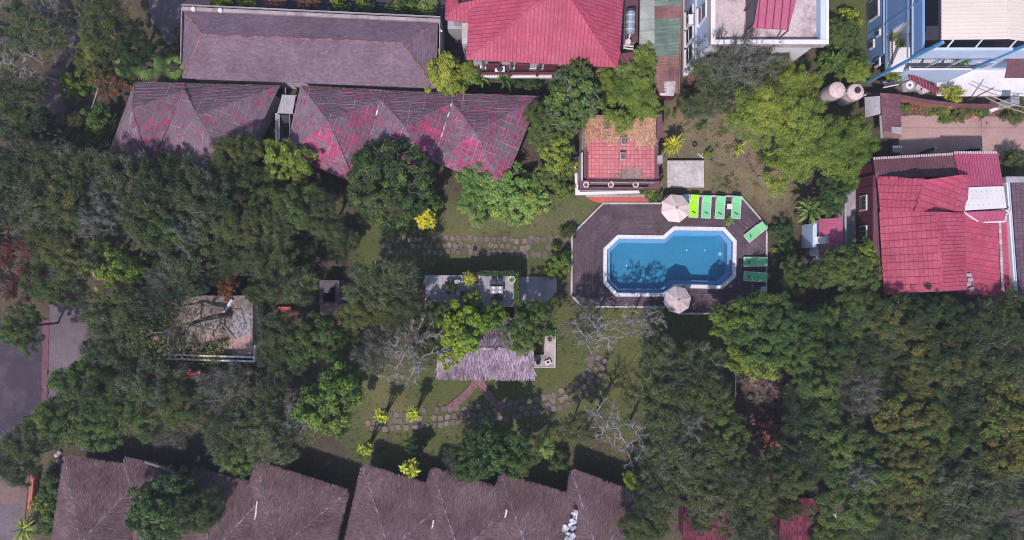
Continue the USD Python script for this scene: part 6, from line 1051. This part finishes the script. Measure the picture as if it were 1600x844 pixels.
TREES = '''feathery_b|tree|tree|42,42,57|8|grey half-bare tree in the top left corner
bare_pale|bare_tree|tree|25,100,53|7|bare pale-limbed tree at the left edge, below the top left corner tree
bare_grey|bare_tree|tree|78,28,42|6|purple-grey twiggy tree beside the dirt track at the top
dusky|tree|tree|20,165,57|7|dark tree at the left edge beside the dirt track
feathery|tree|tree|160,40,52|9|tall fine-leaved olive tree at the top, left of the purple lane
dusky_b|tree|tree|205,78,36|7.5|dark fine tree between the tall olive tree and the fan palms
shrub_olive|bush|bush|134,80,30|2.5|yellow-olive bush along the right side of the dirt track
bamboo|bush|bush|148,62,30|4.5|light olive feathery bush under the tall olive tree
shrub_bright|bush|bush|112,128,28|3|bright yellow-green bush beside the dirt track
rusty_crown|bush|bush|176,138,28|3|brownish yellow bush left of the fan palms
shrub_olive|bush|bush|152,118,26|3|olive bush between the bright bush and the fan palms
shrub|bush|bush|140,192,36|3.5|green bush touching the left corner of the upper bungalows
shrub_olive|bush|bush|118,196,26|3|patchy olive bush on the edge of the shaded dirt track
fan_palm|palm|palm|206,106,22|4|leftmost fan palm above the upper bungalows
fan_palm|palm|palm|241,108,26|4.6|middle fan palm above the upper bungalows
fan_palm|palm|palm|281,110,20|3.8|fan palm at the corner of the long hall
feather_palm|palm|palm|262,94,16|3.2|small dark palm behind the middle fan palm
dusky|tree|tree|28,262,51|8|dark tree at the left edge below the dirt track
feathery|tree|tree|78,262,51|8|dull green tree below the end of the dirt track
feathery_b|tree|tree|135,262,53|8|half-bare tree with pale twigs left of the westernmost bungalow
feathery_c|tree|tree|190,278,48|8|greyish tree touching the lower eave of the westernmost bungalow
dusky|tree|tree|245,292,51|8|deep shade tree under the eave of the dim bungalow
feathery|tree|tree|300,298,53|8.5|dull fine-leaved tree below the dim bungalow
olive_dusk|tree|tree|366,240,40|7.5|olive tree with pale forked stem leaning over the dim bungalow roof
bright_green|tree|tree|447,252,44|6.5|sunlit bright tree between the two bungalow blocks
dusky_b|tree|tree|396,290,48|7|dark tree below the olive tree with a forked stem
feathery_c|tree|tree|58,320,55|8.5|greyish green tree above the reddish tree
olive_dusk|tree|tree|120,322,53|9|olive patched tree in the thick left wood
bare_grey|bare_tree|tree|172,318,51|8|bare branching tree in the thick left wood
feathery|tree|tree|226,335,55|9|broad dull tree in the middle of the left wood
medium_b|tree|tree|262,352,46|9|greener tree in the middle of the left wood
feathery_c|tree|tree|330,330,55|9|greyish tree right of the middle of the left wood
olive_dusk|tree|tree|375,345,48|8.5|olive tree beside the dark hollow in the left wood
medium_b|tree|tree|455,318,46|8|medium green tree below the sunlit bright tree
feathery_b|tree|tree|425,348,46|8|twiggy dull tree by the dark hollow of the wood
feathery|tree|tree|500,338,42|7.5|thin branched tree at the right rim of the left wood
dusky|tree|tree|355,392,51|6.5|dark low tree in the hollow above the orange bush
red_crown|tree|tree|22,388,48|8|reddish leaved tree at the left edge
red_crown|tree|tree|26,440,40|6|lower reddish tree right below the other reddish one
olive_dusk|tree|tree|88,382,48|8.5|olive tree right of the reddish tree
feathery_b|tree|tree|128,408,48|8|pale-twigged tree above the pavement
bright_green|tree|tree|182,418,40|8.5|brighter green tree in the gloomy left wood
medium|tree|tree|220,420,33|7|small green tree beside the brighter green one
feathery_c|tree|tree|282,412,55|8|greyish tree above the railed terrace
thin_grey|bare_tree|tree|262,440,40|8|thin grey-twigged tree over the upper rim of the railed terrace
rusty_crown|bush|bush|352,446,24|4.5|orange-leaved bush at the upper rim of the railed terrace
feathery|tree|tree|418,410,48|8|dull tree left of the square shaft
olive_dusk|tree|tree|412,452,30|7.5|olive tree at the right end of the railed terrace
feathery_b|tree|tree|452,448,44|8|twiggy olive tree beside the square shaft
dusky_b|tree|tree|75,440,48|7|dark green tree on the road side of the left wood
medium_b|tree|tree|28,512,40|7|leafy green tree overhanging the road at the left edge
feathery_c|tree|tree|165,500,46|7.5|greyish tree over the right side of the pavement
feathery|tree|tree|205,480,48|8|dull tree over the upper left corner of the railed terrace
feathery_b|tree|tree|172,545,44|7|half-bare tree beside the red gate wall
shrub|bush|bush|132,570,28|3|low green bush on the pavement side
medium_b|tree|tree|118,602,46|7|dark green tree at the lower end of the pavement
feathery|tree|tree|435,520,46|8|dull tree at the right of the terrace rails
medium|tree|tree|485,535,46|8.5|rounded green tree below the pink ledge
feathery_b|tree|tree|438,562,40|7|twiggy tree below the right end of the terrace rails
feathery_c|tree|tree|232,600,53|8|greyish tree below the left end of the terrace rails
thin_grey|bare_tree|tree|350,612,53|7.5|bare grey-branched tree below the railed terrace
olive_dusk|tree|tree|285,630,48|7.5|olive tree below the bright red seat
dusky_b|tree|tree|170,622,51|7.5|dark tree right of the lower pavement
medium|tree|tree|150,662,48|7|green tree with a sunlit lower rim beside the lower left bungalow
medium_b|tree|tree|88,665,48|7|leafy tree hanging over the road kerb
feathery|tree|tree|38,695,48|7|dull tree at the left edge above the pink lane
dusky|tree|tree|20,725,40|6.5|dark tree at the left edge beside the pink lane
medium_b|tree|tree|215,650,44|7.5|green tree above the second lower left bungalow
thin_grey|bare_tree|tree|268,672,37|6|grey dry tree hanging over the dark gap behind the lower left bungalows
feathery_b|tree|tree|405,640,53|8|wide twiggy tree above the lower left bungalows
feathery|tree|tree|355,672,53|8|broad dull tree right above the lower left bungalows
feathery_c|tree|tree|425,688,51|8|greyish tree touching the eave left of the dark gap
bare_grey|bare_tree|tree|462,660,44|7.5|bare-twigged tree left of the dark gap
bright_green|tree|tree|372,712,37|5.5|bright low tree over the eave of the third lower left bungalow
bright_green|tree|tree|512,632,59|8.5|large sunlit bright tree on the lawn left of the crotons
medium|tree|tree|535,598,33|7|small green crown joined to the large sunlit bright tree
glossy|tree|tree|245,798,60|7.5|dark bushy tree over the lower left bungalows
dusky_b|tree|tree|300,800,46|7|smaller dark tree on the right of the dark bushy tree
shrub_bright|bush|bush|62,790,20|2|yellow-green bush beside the lower left red-brown lane wall
shrub_dark|bush|bush|78,760,26|2.5|dark bush between the lane wall and the lower left bungalow
spiky_plant|spiky_plant|plant|42,824,22|1.2|spiky plant at the bottom left beside the lane
shrub|bush|bush|75,820,28|2.5|green bush at the foot of the lower left bungalow
round_dark|tree|tree|606,282,71|8.5|large round dark tree before the upper bungalows
feathery_b|tree|tree|590,440,56|9|tall twiggy olive tree left of the patio
feathery|tree|tree|630,476,42|8|dull crown between the twiggy olive tree and the patio
olive_dusk|tree|tree|568,482,42|8|olive crown right of the pink ledge
medium_b|tree|tree|682,494,27|6.5|green tree at the left end of the patio
bare_grey|bare_tree|tree|640,545,58|7.5|bare fan-branched tree left of the thatched pavilion
dusky_b|tree|tree|675,535,34|6|dark small tree at the left eave of the thatched pavilion
thin_grey|bare_tree|tree|590,545,42|7|grey thin tree at the upper rim of the sunny left lawn
lime_tree|tree|tree|718,521,50|7|bright lime tree over the thatched pavilion
lime_tree|tree|tree|770,497,26|6|small lime crown between patio and pavilion
bright_green|bush|bush|738,470,20|5|leafy bush growing at the lower rim of the patio
medium|tree|tree|828,512,44|7|green tree over the right half of the thatched pavilion
bamboo|tree|tree|845,488,30|5.5|fine-leaved pale tree between grey slab and pavilion
glossy|tree|tree|770,706,52|7.5|glossy green tree above the lower thatched row
medium|tree|tree|728,722,32|6.5|green tree at the left of the glossy one, over the thatch
thin_grey|bare_tree|tree|712,722,26|6|thin dry tree whose twigs touch the sixth thatched roof
shrub_dark|bush|bush|704,449,12|4.2|dark clipped round bush on the patio|P
striped_rosette|rosette_plant|plant|735,436,14|3.7|yellow striped plant in the curved patio bed|P
croton_gold|croton|croton|667,343,20|2.6|brilliant yellow croton under the large round dark tree
shrub|bush|bush|672,322,24|2.5|dull bush right behind the brilliant yellow croton
croton_mixed|croton|croton|597,649,16|3.6|left one of the two crotons on the lower path
croton_mixed|croton|croton|647,645,16|3.6|right one of the two crotons on the lower path
croton_mixed|croton|croton|572,698,15|3.6|croton left of the dark gap in the lower row
croton_top|croton|croton|642,728,19|4|yellow-topped croton at the eave of the fifth thatched bungalow
shrub_dark|bush|bush|648,700,16|2.5|dark bush just above the yellow-topped croton
vine_mound|vine|vine|778,290,58|4.2|green vine mound climbing the reddest bungalow roof
vine_mound|vine|vine|742,272,38|4.4|leafy vine arm on the south hip of the reddest bungalow
vine_mound|vine|vine|822,316,40|2.6|lower part of the vine mound beside the lawn
shrub_golden|bush|bush|775,318,16|2.2|yellowish plant at the lower rim of the vine mound
shrub_golden|bush|bush|818,306,14|3.4|bush with yellow tips in the right part of the vine mound
areca|palm|palm|746,342,16|1.6|small feathery palm on the sunny lawn
areca|palm|palm|726,322,14|1.6|small dark palm by the lawn corner
shrub_bright|bush|bush|876,410,24|2.4|bright bush at the left edge of the deck
shrub_bright|bush|bush|862,424,14|1.8|small bright bush between deck and grey slab
shrub_olive|bush|bush|888,362,14|1.4|little olive bush at the left corner of the deck
shrub_olive|bush|bush|870,386,10|1.0|low plant at the right end of the upper stone path
medium|tree|tree|850,195,36|6.5|round green tree at the right end of the upper bungalows
bright_green|tree|tree|870,240,34|6|sunlit green tree left of the tiled terrace
medium|tree|tree|862,275,28|4.5|lower green crown between vine mound and tiled terrace
big_leaf|tree|tree|900,145,46|8|large-leaved grey-green tree before the red house balcony
big_leaf|tree|tree|885,182,34|7|large-leaved tree beside the tiled terrace corner
big_leaf|tree|tree|905,112,24|8|small large-leaved crown right under the balcony
bamboo_small|bamboo|bamboo|1002,100,32|5|yellow-green bamboo clump against the green shed
bamboo|bamboo|bamboo|985,145,58|6.5|bright bamboo clump above the tiled terrace
bamboo|bamboo|bamboo|945,130,34|6|bamboo clump between the large-leaved tree and the bright bamboo
bamboo_small|bamboo|bamboo|1010,170,26|4.8|low bamboo at the terrace corner wall
bamboo_small|bamboo|bamboo|690,112,36|5|left bamboo clump at the end of the long hall
bamboo_small|bamboo|bamboo|710,132,22|4.5|lower bamboo clump hanging over the bungalow eave
bamboo_small|bamboo|bamboo|735,112,22|4|bamboo at the left corner of the red house balcony
banana|banana_plant|plant|752,128,18|3|left banana plant in front of the balcony
banana|banana_plant|plant|790,130,18|3|right banana plant in front of the balcony
shrub_dark|bush|bush|825,132,22|2|dark bush in the shade of the balcony
shrub|bush|bush|1020,300,18|2.2|bush at the corner between tiled terrace and parasol
shrub_golden|bush|bush|1027,288,14|3.6|dry leafy plant on the corner of the tiled terrace
shrub|bush|bush|880,292,22|2.0|bright low bush at the left foot of the tiled terrace
shrub_golden|bush|bush|902,256,12|2.6|yellowish plant on the left wall of the tiled terrace
striped_rosette|rosette_plant|plant|1050,227,20|2|big yellow rosette plant right of the tiled terrace
shrub_golden|bush|bush|1110,239,9|1|little yellow plant above the white slab
spiky_plant|spiky_plant|plant|1152,232,12|.8|small yellow spiky plant on the brown lawn
spiky_plant|spiky_plant|plant|1196,244,14|.8|spiky plant by the rubble at the bamboo rim
shrub_olive|bush|bush|1075,158,22|2|low olive bush behind the tiled terrace
shrub|bush|bush|1098,195,9|.8|tiny green plant on the brown lawn
thin_grey|tree|tree|1155,86,58|11|grey-green tree over the foot of the white house
feathery_c|tree|tree|1112,112,36|7.5|grey tree right of the scrap barrel
feathery_c|tree|tree|1190,110,48|8|grey-green crown below the rooftop shelter
feathery_b|tree|tree|1110,160,40|7|dull twiggy tree at the edge of the brown lawn
bamboo|bamboo|bamboo|1190,165,62|8|wide olive bamboo crown right of the brown lawn
bamboo|bamboo|bamboo|1250,195,70|8.5|largest yellow-green bamboo crown, left of the water tanks
bamboo|bamboo|bamboo|1300,230,58|8|yellow-green bamboo below the water tanks
bamboo|bamboo|bamboo|1333,212,44|7|bamboo reaching the brown sheet lean-to
bamboo|bamboo|bamboo|1238,132,46|7.5|bamboo crown between white house and water tanks
bamboo|bamboo|bamboo|1235,255,50|6.5|lower edge of the bamboo grove over the brown lawn
bamboo|bamboo|bamboo|1325,262,34|6|bamboo at the corner of the crimson house
banana|banana_plant|plant|1258,330,30|3|left banana-like plant west of the red lean-to
banana|banana_plant|plant|1290,322,28|3|banana-like plant behind the red lean-to
medium_b|tree|tree|1305,300,34|5|green tree between bamboo and red lean-to
medium|tree|tree|1318,55,32|4|green tree between white house and blue house
shrub_golden|bush|bush|1332,30,22|2.5|reddish green bush along the blue house wall
shrub|bush|bush|1310,95,30|3|dark bush at the corner of the white house
shrub|bush|bush|1338,92,24|3|bush under the small windows of the blue house
bamboo_small|bush|bush|1340,112,22|3.2|bright round bush left of the blue house corner
banana|banana_plant|plant|1296,98,16|2.4|dark banana plant at the white house corner
shrub_golden|bush|bush|1496,148,20|2.2|yellow-flowered bush at the foot of the blue column
bamboo_small|bush|bush|1398,118,14|3|vine trailing along the blue house base
shrub|bush|bush|1418,166,10|1|weed tuft at the left end of the brick wall
shrub|bush|bush|1475,176,18|.9|weeds in the middle of the brick wall foot
shrub_olive|bush|bush|1505,176,18|1|olive weeds along the brick wall foot
shrub|bush|bush|1536,172,14|.9|weeds beside the fallen white board
shrub_olive|bush|bush|1592,172,22|1.6|bush at the right edge beside the square pillar
shrub_olive|bush|bush|1586,252,28|2.6|bush right of the crimson house at the right edge
medium|tree|tree|1335,430,46|7|green tree before the maroon wall of the crimson house
medium_b|tree|tree|1300,418,38|6.5|green tree over the white porch
bright_green|tree|tree|1352,400,28|6|sunlit crown touching the crimson house corner
shrub|bush|bush|1232,390,20|1.8|bush beside the right edge of the deck
shrub_dark|bush|bush|1225,360,20|1.6|dark bush by the right corner of the deck
medium_b|tree|tree|1245,432,32|5|shady green tree right of the two sideways loungers
medium|tree|tree|1190,520,60|8|big bright green tree below the right end of the deck
bright_green|tree|tree|1150,500,40|7.5|left lobe of bright foliage below the deck
medium|tree|tree|1235,505,48|8|right lobe of bright foliage below the deck
bright_green|tree|tree|1180,560,44|7|lower bright crown above the dry red bush
medium_b|tree|tree|1240,545,44|7.5|green crown right of the dry red bush
medium_b|tree|tree|1034,494,18|2.4|small tree left of the stained parasol at the deck edge
bare_pale|bare_tree|tree|935,520,52|7.5|white-limbed bare tree below the pool deck
thin_grey|tree|tree|912,500,34|6|dull thin crown beside the white-limbed bare tree
bare_grey|bare_tree|tree|1002,505,36|7|airy half-bare tree under the pool deck edge
feathery_c|tree|tree|1030,560,40|7.5|grey airy tree right of the stone path bend
feathery_b|tree|tree|1085,575,51|8|wide dull tree right of the shaded lawn
bare_pale|bare_tree|tree|945,660,48|7|pale dead tree above the easternmost thatched bungalow
feathery|tree|tree|905,668,34|6|dull tree left of the pale dead tree
bare_pale|bare_tree|tree|1000,690,52|8|leaning bare tree right of the pale dead tree
feathery|tree|tree|1045,640,62|8.5|broad dull tree in the lower middle
olive_dusk|tree|tree|1090,620,55|8.5|olive broad tree left of the dark yard
medium_b|tree|tree|1132,660,44|8|brighter tree at the left rim of the dark yard
feathery_c|tree|tree|1060,710,59|8.5|grey crown in the lower middle
olive_dusk|tree|tree|1110,715,57|8.5|olive crown under the dark yard
feathery|tree|tree|1035,770,48|8|dull tree at the corner of the easternmost thatched bungalow
olive_dusk|tree|tree|1010,815,42|7.5|olive tree at the bottom beside the thatched row
bamboo_small|bush|bush|990,752,18|4|yellow-green sprig at the corner of the easternmost thatch
feathery_c|tree|tree|1105,772,46|8|grey tree above the worn red roof
olive_dusk|tree|tree|1165,765,53|8.5|olive tree between the two red tiled sheds
feathery|tree|tree|1170,825,48|8|dull tree at the bottom edge between the red roofs
areca|palm|palm|850,695,18|2.5|palmlike plant between glossy tree and pale dead tree
medium_b|tree|tree|815,722,30|6|green crown at the right of the glossy tree
shrub_dark|bush|bush|872,722,18|2|dark bush above the seventh thatched bungalow
dry_bush|dry_bush|bush|1190,588,36|2.2|dry red-brown bush at the top of the dark yard
dry_bush|dry_bush|bush|1236,618,30|2.2|second dry reddish bush right of the tyres
thin_grey|bare_tree|tree|1338,605,46|8|pinkish bare-twigged tree in the right wood
medium_b|tree|tree|1290,600,48|8|green tree right of the dry bushes
dusky|tree|tree|1265,650,51|7|dark tree right of the brick heap
dusky_b|tree|tree|1300,545,51|7|dark tree below the green porch tree
medium_b|tree|tree|1330,500,48|7.5|green speckled tree below the crimson house
olive_dusk|tree|tree|1390,500,53|8|olive speckled tree under the crimson house eave
dusky|tree|tree|1360,555,51|7.5|dark tree in the upper right wood
olive_dusk|tree|tree|1425,540,51|8|olive tree in the upper right wood
dusky_b|tree|tree|1470,492,51|7.5|dark tree below the crimson house right corner
dusky|tree|tree|1530,520,57|8|deep dark tree below the white boundary wall
dusky_b|tree|tree|1585,500,48|7.5|dark tree at the right edge under the dark tiled roof
olive_dusk|tree|tree|1485,565,53|8.5|olive tree in the middle of the right wood
dusky|tree|tree|1560,575,57|8|dark bluish tree near the right edge
olive_crown|tree|tree|1435,660,62|9.5|big sunlit olive crown in the lower right wood
olive_crown|tree|tree|1420,725,48|9|lower olive crown touching the big sunlit one
olive_crown|tree|tree|1575,650,59|9.5|big olive crown at the right edge
olive_crown|tree|tree|1580,705,51|9|lower olive crown at the right edge
dusky|tree|tree|1500,625,51|8|dark tree between the two big olive crowns
dusky_b|tree|tree|1510,690,55|8|dark crown between the lower olive crowns
dusky|tree|tree|1385,615,46|7.5|dark tree left of the big sunlit olive crown
olive_dusk|tree|tree|1440,592,46|8.5|speckled tree right above the big sunlit olive crown
medium_b|tree|tree|1310,680,57|8|green dusky tree right of the brick heap, lower one
medium_b|tree|tree|1345,735,57|8|green tree in the lower right with a pinkish twig beside it
bare_grey|bare_tree|tree|1343,740,29|8.6|small pinkish bare tree poking through the lower right wood
dusky|tree|tree|1255,715,53|7.5|dark tree below the brick heap
olive_dusk|tree|tree|1235,740,44|8|olive tree just above the red roof with the white cistern
medium_b|tree|tree|1330,790,53|7.5|green tree right of the white cistern
feathery_c|tree|tree|1470,755,55|8.5|greyish tree in the bottom right wood
feathery_c|tree|tree|1520,775,57|8.5|greyish wide tree in the bottom right wood
olive_dusk|tree|tree|1420,790,55|8|olive tree at the bottom right of the cistern
dusky|tree|tree|1375,825,51|7|dark tree at the bottom edge right of the cistern
feathery|tree|tree|1475,820,53|8|dull tree at the bottom edge of the right wood
feathery_b|tree|tree|1560,765,51|8|twiggy tree near the right edge
thin_grey|bare_tree|tree|1590,805,44|7|purple-grey bare tree in the bottom right corner
dusky_b|tree|tree|1545,830,46|7|dark tree at the bottom edge near the right corner
medium_b|tree|tree|1295,840,37|6|green tree at the bottom edge right below the cistern
shrub_golden|hedge_bush|bush|340,3,18|2|yellowish hedge bush left over the long hall parapet
rusty_crown|hedge_bush|bush|430,0,18|2.2|brownish hedge bush over the long hall
shrub_golden|hedge_bush|bush|382,1,16|2|greenish hedge bush second from the left over the long hall
rusty_crown|hedge_bush|bush|480,0,18|2.2|reddish hedge bush over the middle of the hall
shrub_bright|hedge_bush|bush|527,3,17|2|bright yellow hedge bush over the middle of the hall
shrub_bright|hedge_bush|bush|567,3,15|2|bright hedge bush left of the large-leaved ones
shrub|hedge_bush|bush|618,5,20|2.2|greener hedge bush near the right end of the hall
shrub|hedge_bush|bush|645,4,16|2.2|round green hedge bush near the right end of the hall
areca|hedge_bush|bush|668,8,18|1.8|yellow spiky hedge plant at the right end of the hall
shrub_olive|bush|bush|280,52,14|1.6|weedy bush at the left wall of the long hall
dusky|tree|tree|1622,560,44|7|dark tree cut by the right edge under the dark roof
olive_dusk|tree|tree|1618,760,44|8|olive tree cut by the right edge near the bottom
feathery|tree|tree|-18,330,51|8|dull tree cut by the left edge of the left wood
dusky|tree|tree|-14,60,44|7|dark tree cut by the left edge at the top
feathery_b|tree|tree|250,470,30|8|thin-crowned tree over the upper left part of the railed terrace
feathery|tree|tree|226,528,31|7|small dull crown over the left rail corner of the terrace
feathery_c|tree|tree|300,440,32|7.5|greyish crown above the middle of the railed terrace
dusky_b|bush|bush|470,395,36|4.5|dark undergrowth bush below the dark hollow of the left wood
dusky|bush|bush|530,380,30|3.5|dark bush at the left end of the upper stone path
dusky_b|bush|bush|540,520,30|3.5|dark bush below the olive crown by the pink ledge
dusky|bush|bush|330,560,36|4|dark undergrowth bush right below the terrace rails
dusky|bush|bush|60,200,36|4|dark bush on the left side of the shaded dirt track
dusky_b|bush|bush|1050,600,34|4|dark bush under the wide dull tree right of the lawn
feathery|tree|tree|1092,812,26|6|small dull crown drooping over the worn red roof
olive_dusk|tree|tree|1232,795,22|6|small olive crown at the left side of the roof with the white cistern
thin_grey|bare_tree|tree|1150,738,34|8.5|grey bare-twigged tree in front of the brick heap yard
bare_grey|bare_tree|tree|1075,660,36|9|thin pale branches rising through the lower middle trees
bare_grey|bare_tree|tree|150,345,34|9.3|pale branching crown rising out of the left wood
bare_grey|bare_tree|tree|290,360,30|9.3|whitish twigs rising from the middle of the left wood
feathery|tree|tree|232,500,28|7|small crown shading the left end of the railed terrace
'''
for row in TREES.strip().splitlines():
    kd, nm, cat_, at_, z_, lab = row.split('|')[:6]; x_, y_, r_ = map(float, at_.split(',')); plant(nm, lab, cat_, kd, x_, y_, r_, float(z_), base=PZ if row.endswith('|P') else 0.)


# the tree that leans over the railed terrace, seen through its thin crown
q = W(358, 492, 3.2) * (1, 1, 0); t = thing('leaning_tree', 'leaning tree with a thick dark stem spreading left across the railed terrace', 'tree', q); r = rnd(77)
stem = [q, q + (0, 0, 3.3), W(340, 494, 4.4), W(315, 500, 5.2), W(298, 506, 5.8)]; tr = MB().tube(stem, [.26, .24, .20, .16, .12], 8); cl = []
for x, y in ((250, 482), (232, 498), (212, 508), (240, 520), (262, 535), (280, 545), (300, 548), (322, 540), (330, 552), (272, 510), (290, 525), (262, 470), (285, 478), (312, 478), (335, 520), (345, 545), (225, 530), (245, 548)): cl.append(W(x + r.normal(0, 3), y + r.normal(0, 3), r.uniform(5.6, 7.4)))
limbs(tr, cl, stem[3], stem[4], .13, r); put('trunk', tr, M['bark'], t); cl = np.array(cl); c = np.repeat(cl, 75, 0); g_ = r.normal(size=c.shape) * (.62, .62, .3); nn = r.normal(size=c.shape) * .5 + (0, 0, .8); nn /= np.linalg.norm(nn, axis=1)[:, None]; put('crown', leaf_quads(MB(), c + g_, nn, .2, .1, r), LF['olive'], t)

# low ground cover and fallen leaves
paved = [poly(p) for p in ([(893, 366), (942, 300), (1158, 300), (1199, 353), (1198, 470), (1172, 495), (892, 481)], [(655, 425), (872, 425), (872, 482), (655, 482)], [(1035, 248), (1102, 248), (1102, 296), (1035, 296)], [(-90, 470), (160, 470), (120, 650), (62, 710), (-90, 720)], [(-60, 735), (52, 735), (40, 860), (-60, 860)], [(225, -40), (745, -40), (745, 130), (688, 130), (688, 30), (280, 62)], [(1405, 184), (1640, 184), (1640, 250), (1405, 250)], [(590, 372), (895, 372), (895, 402), (590, 402)], [(575, 640), (700, 635), (880, 610), (915, 560), (960, 560), (960, 610), (890, 650), (700, 668), (575, 672)], [(690, 590), (800, 590), (800, 645), (690, 645)], [(1070, 110), (1120, 110), (1120, 145), (1070, 145)], [(830, 510), (872, 510), (872, 580), (830, 580)], [(910, 300), (1016, 300), (1016, 320), (910, 320)], [(1318, 285), (1640, 240), (1640, 470), (1318, 470)], [(1280, -50), (1640, -50), (1640, 160), (1345, 160), (1345, 0), (1280, 0)])]
from shapely.ops import unary_union
paved = unary_union(paved).buffer(.1); r = rnd(123)
kc = UsdGeom.PointInstancer.Define(stage, '/World/ground_cover'); tag(kc.GetPrim(), 'low weeds and grass tufts growing over the garden soil', 'ground cover', kind='stuff'); pro = []
for i, lfm in enumerate(('mid', 'dull', 'bright', 'olive')):
    mb = MB(); rr = rnd(200 + i)
    for j in range(16): blade(mb, (rr.normal(0, .07), rr.normal(0, .07), 0), rr.uniform(0, 6.28), rr.uniform(.10, .26), rr.uniform(.03, .07), rr.uniform(.4, 1.4), .9, nseg=2)
    pp_ = put(f'tuft', mb, LF[lfm], '/World/ground_cover'); pro.append(pp_.GetPath())
n = 26000; qx, qy = r.uniform(-46, 46, n), r.uniform(-25, 25, n); cl_ = np.sin(qx * .9 + 2 * np.sin(qy * .6)) * np.cos(qy * .8 + np.sin(qx * .5)); gi = cov[np.clip(((qy + 30) / .4).astype(int), 0, n0 - 1), np.clip(((qx + 52) / .4).astype(int), 0, n1 - 1)]
ok = ~shapely.contains_xy(paved, qx, qy) & (r.random(n) < np.clip(.15 + .5 * gi + .45 * cl_ * (gi < .7), .03, .9)); qx, qy = qx[ok], qy[ok]; m = len(qx); sc = (r.uniform(.5, 1.3, m) * np.where(gi[ok] > .7, .55, 1.0))
kc.CreatePrototypesRel().SetTargets(pro); kc.CreateProtoIndicesAttr(Vt.IntArray.FromNumpy(r.choice(4, m, p=[.35, .35, .15, .15]).astype(np.int32))); kc.CreatePositionsAttr(Vt.Vec3fArray.FromNumpy(np.column_stack([qx, qy, np.full(m, -.03)]).astype(np.float32))); kc.CreateScalesAttr(Vt.Vec3fArray.FromNumpy(np.repeat(sc[:, None], 3, 1).astype(np.float32)))
an = r.uniform(0, math.pi, m); kc.CreateOrientationsAttr(Vt.QuathArray([Gf.Quath(float(math.cos(x)), 0, 0, float(math.sin(x))) for x in an]))
n = 9000; p = np.column_stack([r.uniform(-45, 45, n), r.uniform(-24, 24, n), np.full(n, .035)]); p = p[~shapely.contains_xy(poly(cop_px, DZ).buffer(.05), p[:, 0], p[:, 1])]; on = shapely.contains_xy(deck, p[:, 0], p[:, 1]); p = p[~on | (r.random(len(p)) < .35)]; on = shapely.contains_xy(deck, p[:, 0], p[:, 1]); p[on, 2] = DZ + .02
nn = np.column_stack([r.normal(0, .2, len(p)), r.normal(0, .2, len(p)), np.ones(len(p))]); nn /= np.linalg.norm(nn, axis=1)[:, None]
put('leaf_litter', leaf_quads(MB(), p, nn, .13, .07, r), leafmat('fallen_leaf', (.24, .15, .07), (.36, .26, .12), var=.5, trans=.05), label='dry fallen leaves scattered over the ground', cat='leaves', kind='stuff')

# the air between the drone and the ground
hz_ = usdkit.material(stage, LK + 'haze_look', {'v': ('principled_volume', {'color': (.80, .78, .92), 'density': HAZE, 'anisotropy': .2})}, [], volume='v.volume')
put('haze', MB().b2((-330, -330, -2.6), (330, 330, 69.5)), hz_, kind='stuff', label='thin pale haze hanging over the whole neighbourhood', cat='haze')

for kx, (px_, pts, l) in enumerate((('right', [(806.5, 428), (808, 482)], 'clipped hedge along the right rim of the patio'), ('top', [(752, 427), (804, 427.5)], 'clipped hedge along the upper rim of the patio'))):
    r = rnd(300 + kx); A_, B_ = W(*pts[0], PZ), W(*pts[1], PZ); t = thing('clipped_hedge', l, 'hedge', (A_ + B_) / 2 * (1, 1, 0)); n = 2600; f_ = r.random((n, 1)); c = A_ + (B_ - A_) * f_ + np.column_stack([r.uniform(-.22, .22, n), r.uniform(-.22, .22, n), r.uniform(-.25, .42, n)]); nn = r.normal(size=(n, 3)) * .6 + (0, 0, .7); nn /= np.linalg.norm(nn, axis=1)[:, None]
    put('foliage', leaf_quads(MB(), c, nn, .15, .08, r), LF['dark' if kx else 'mid'], t); d = MB(); line_bar(d, A_ + (0, 0, .1), B_ + (0, 0, .1), .42, PZ + .1, 0); put('trough', d, M['concrete'], t)
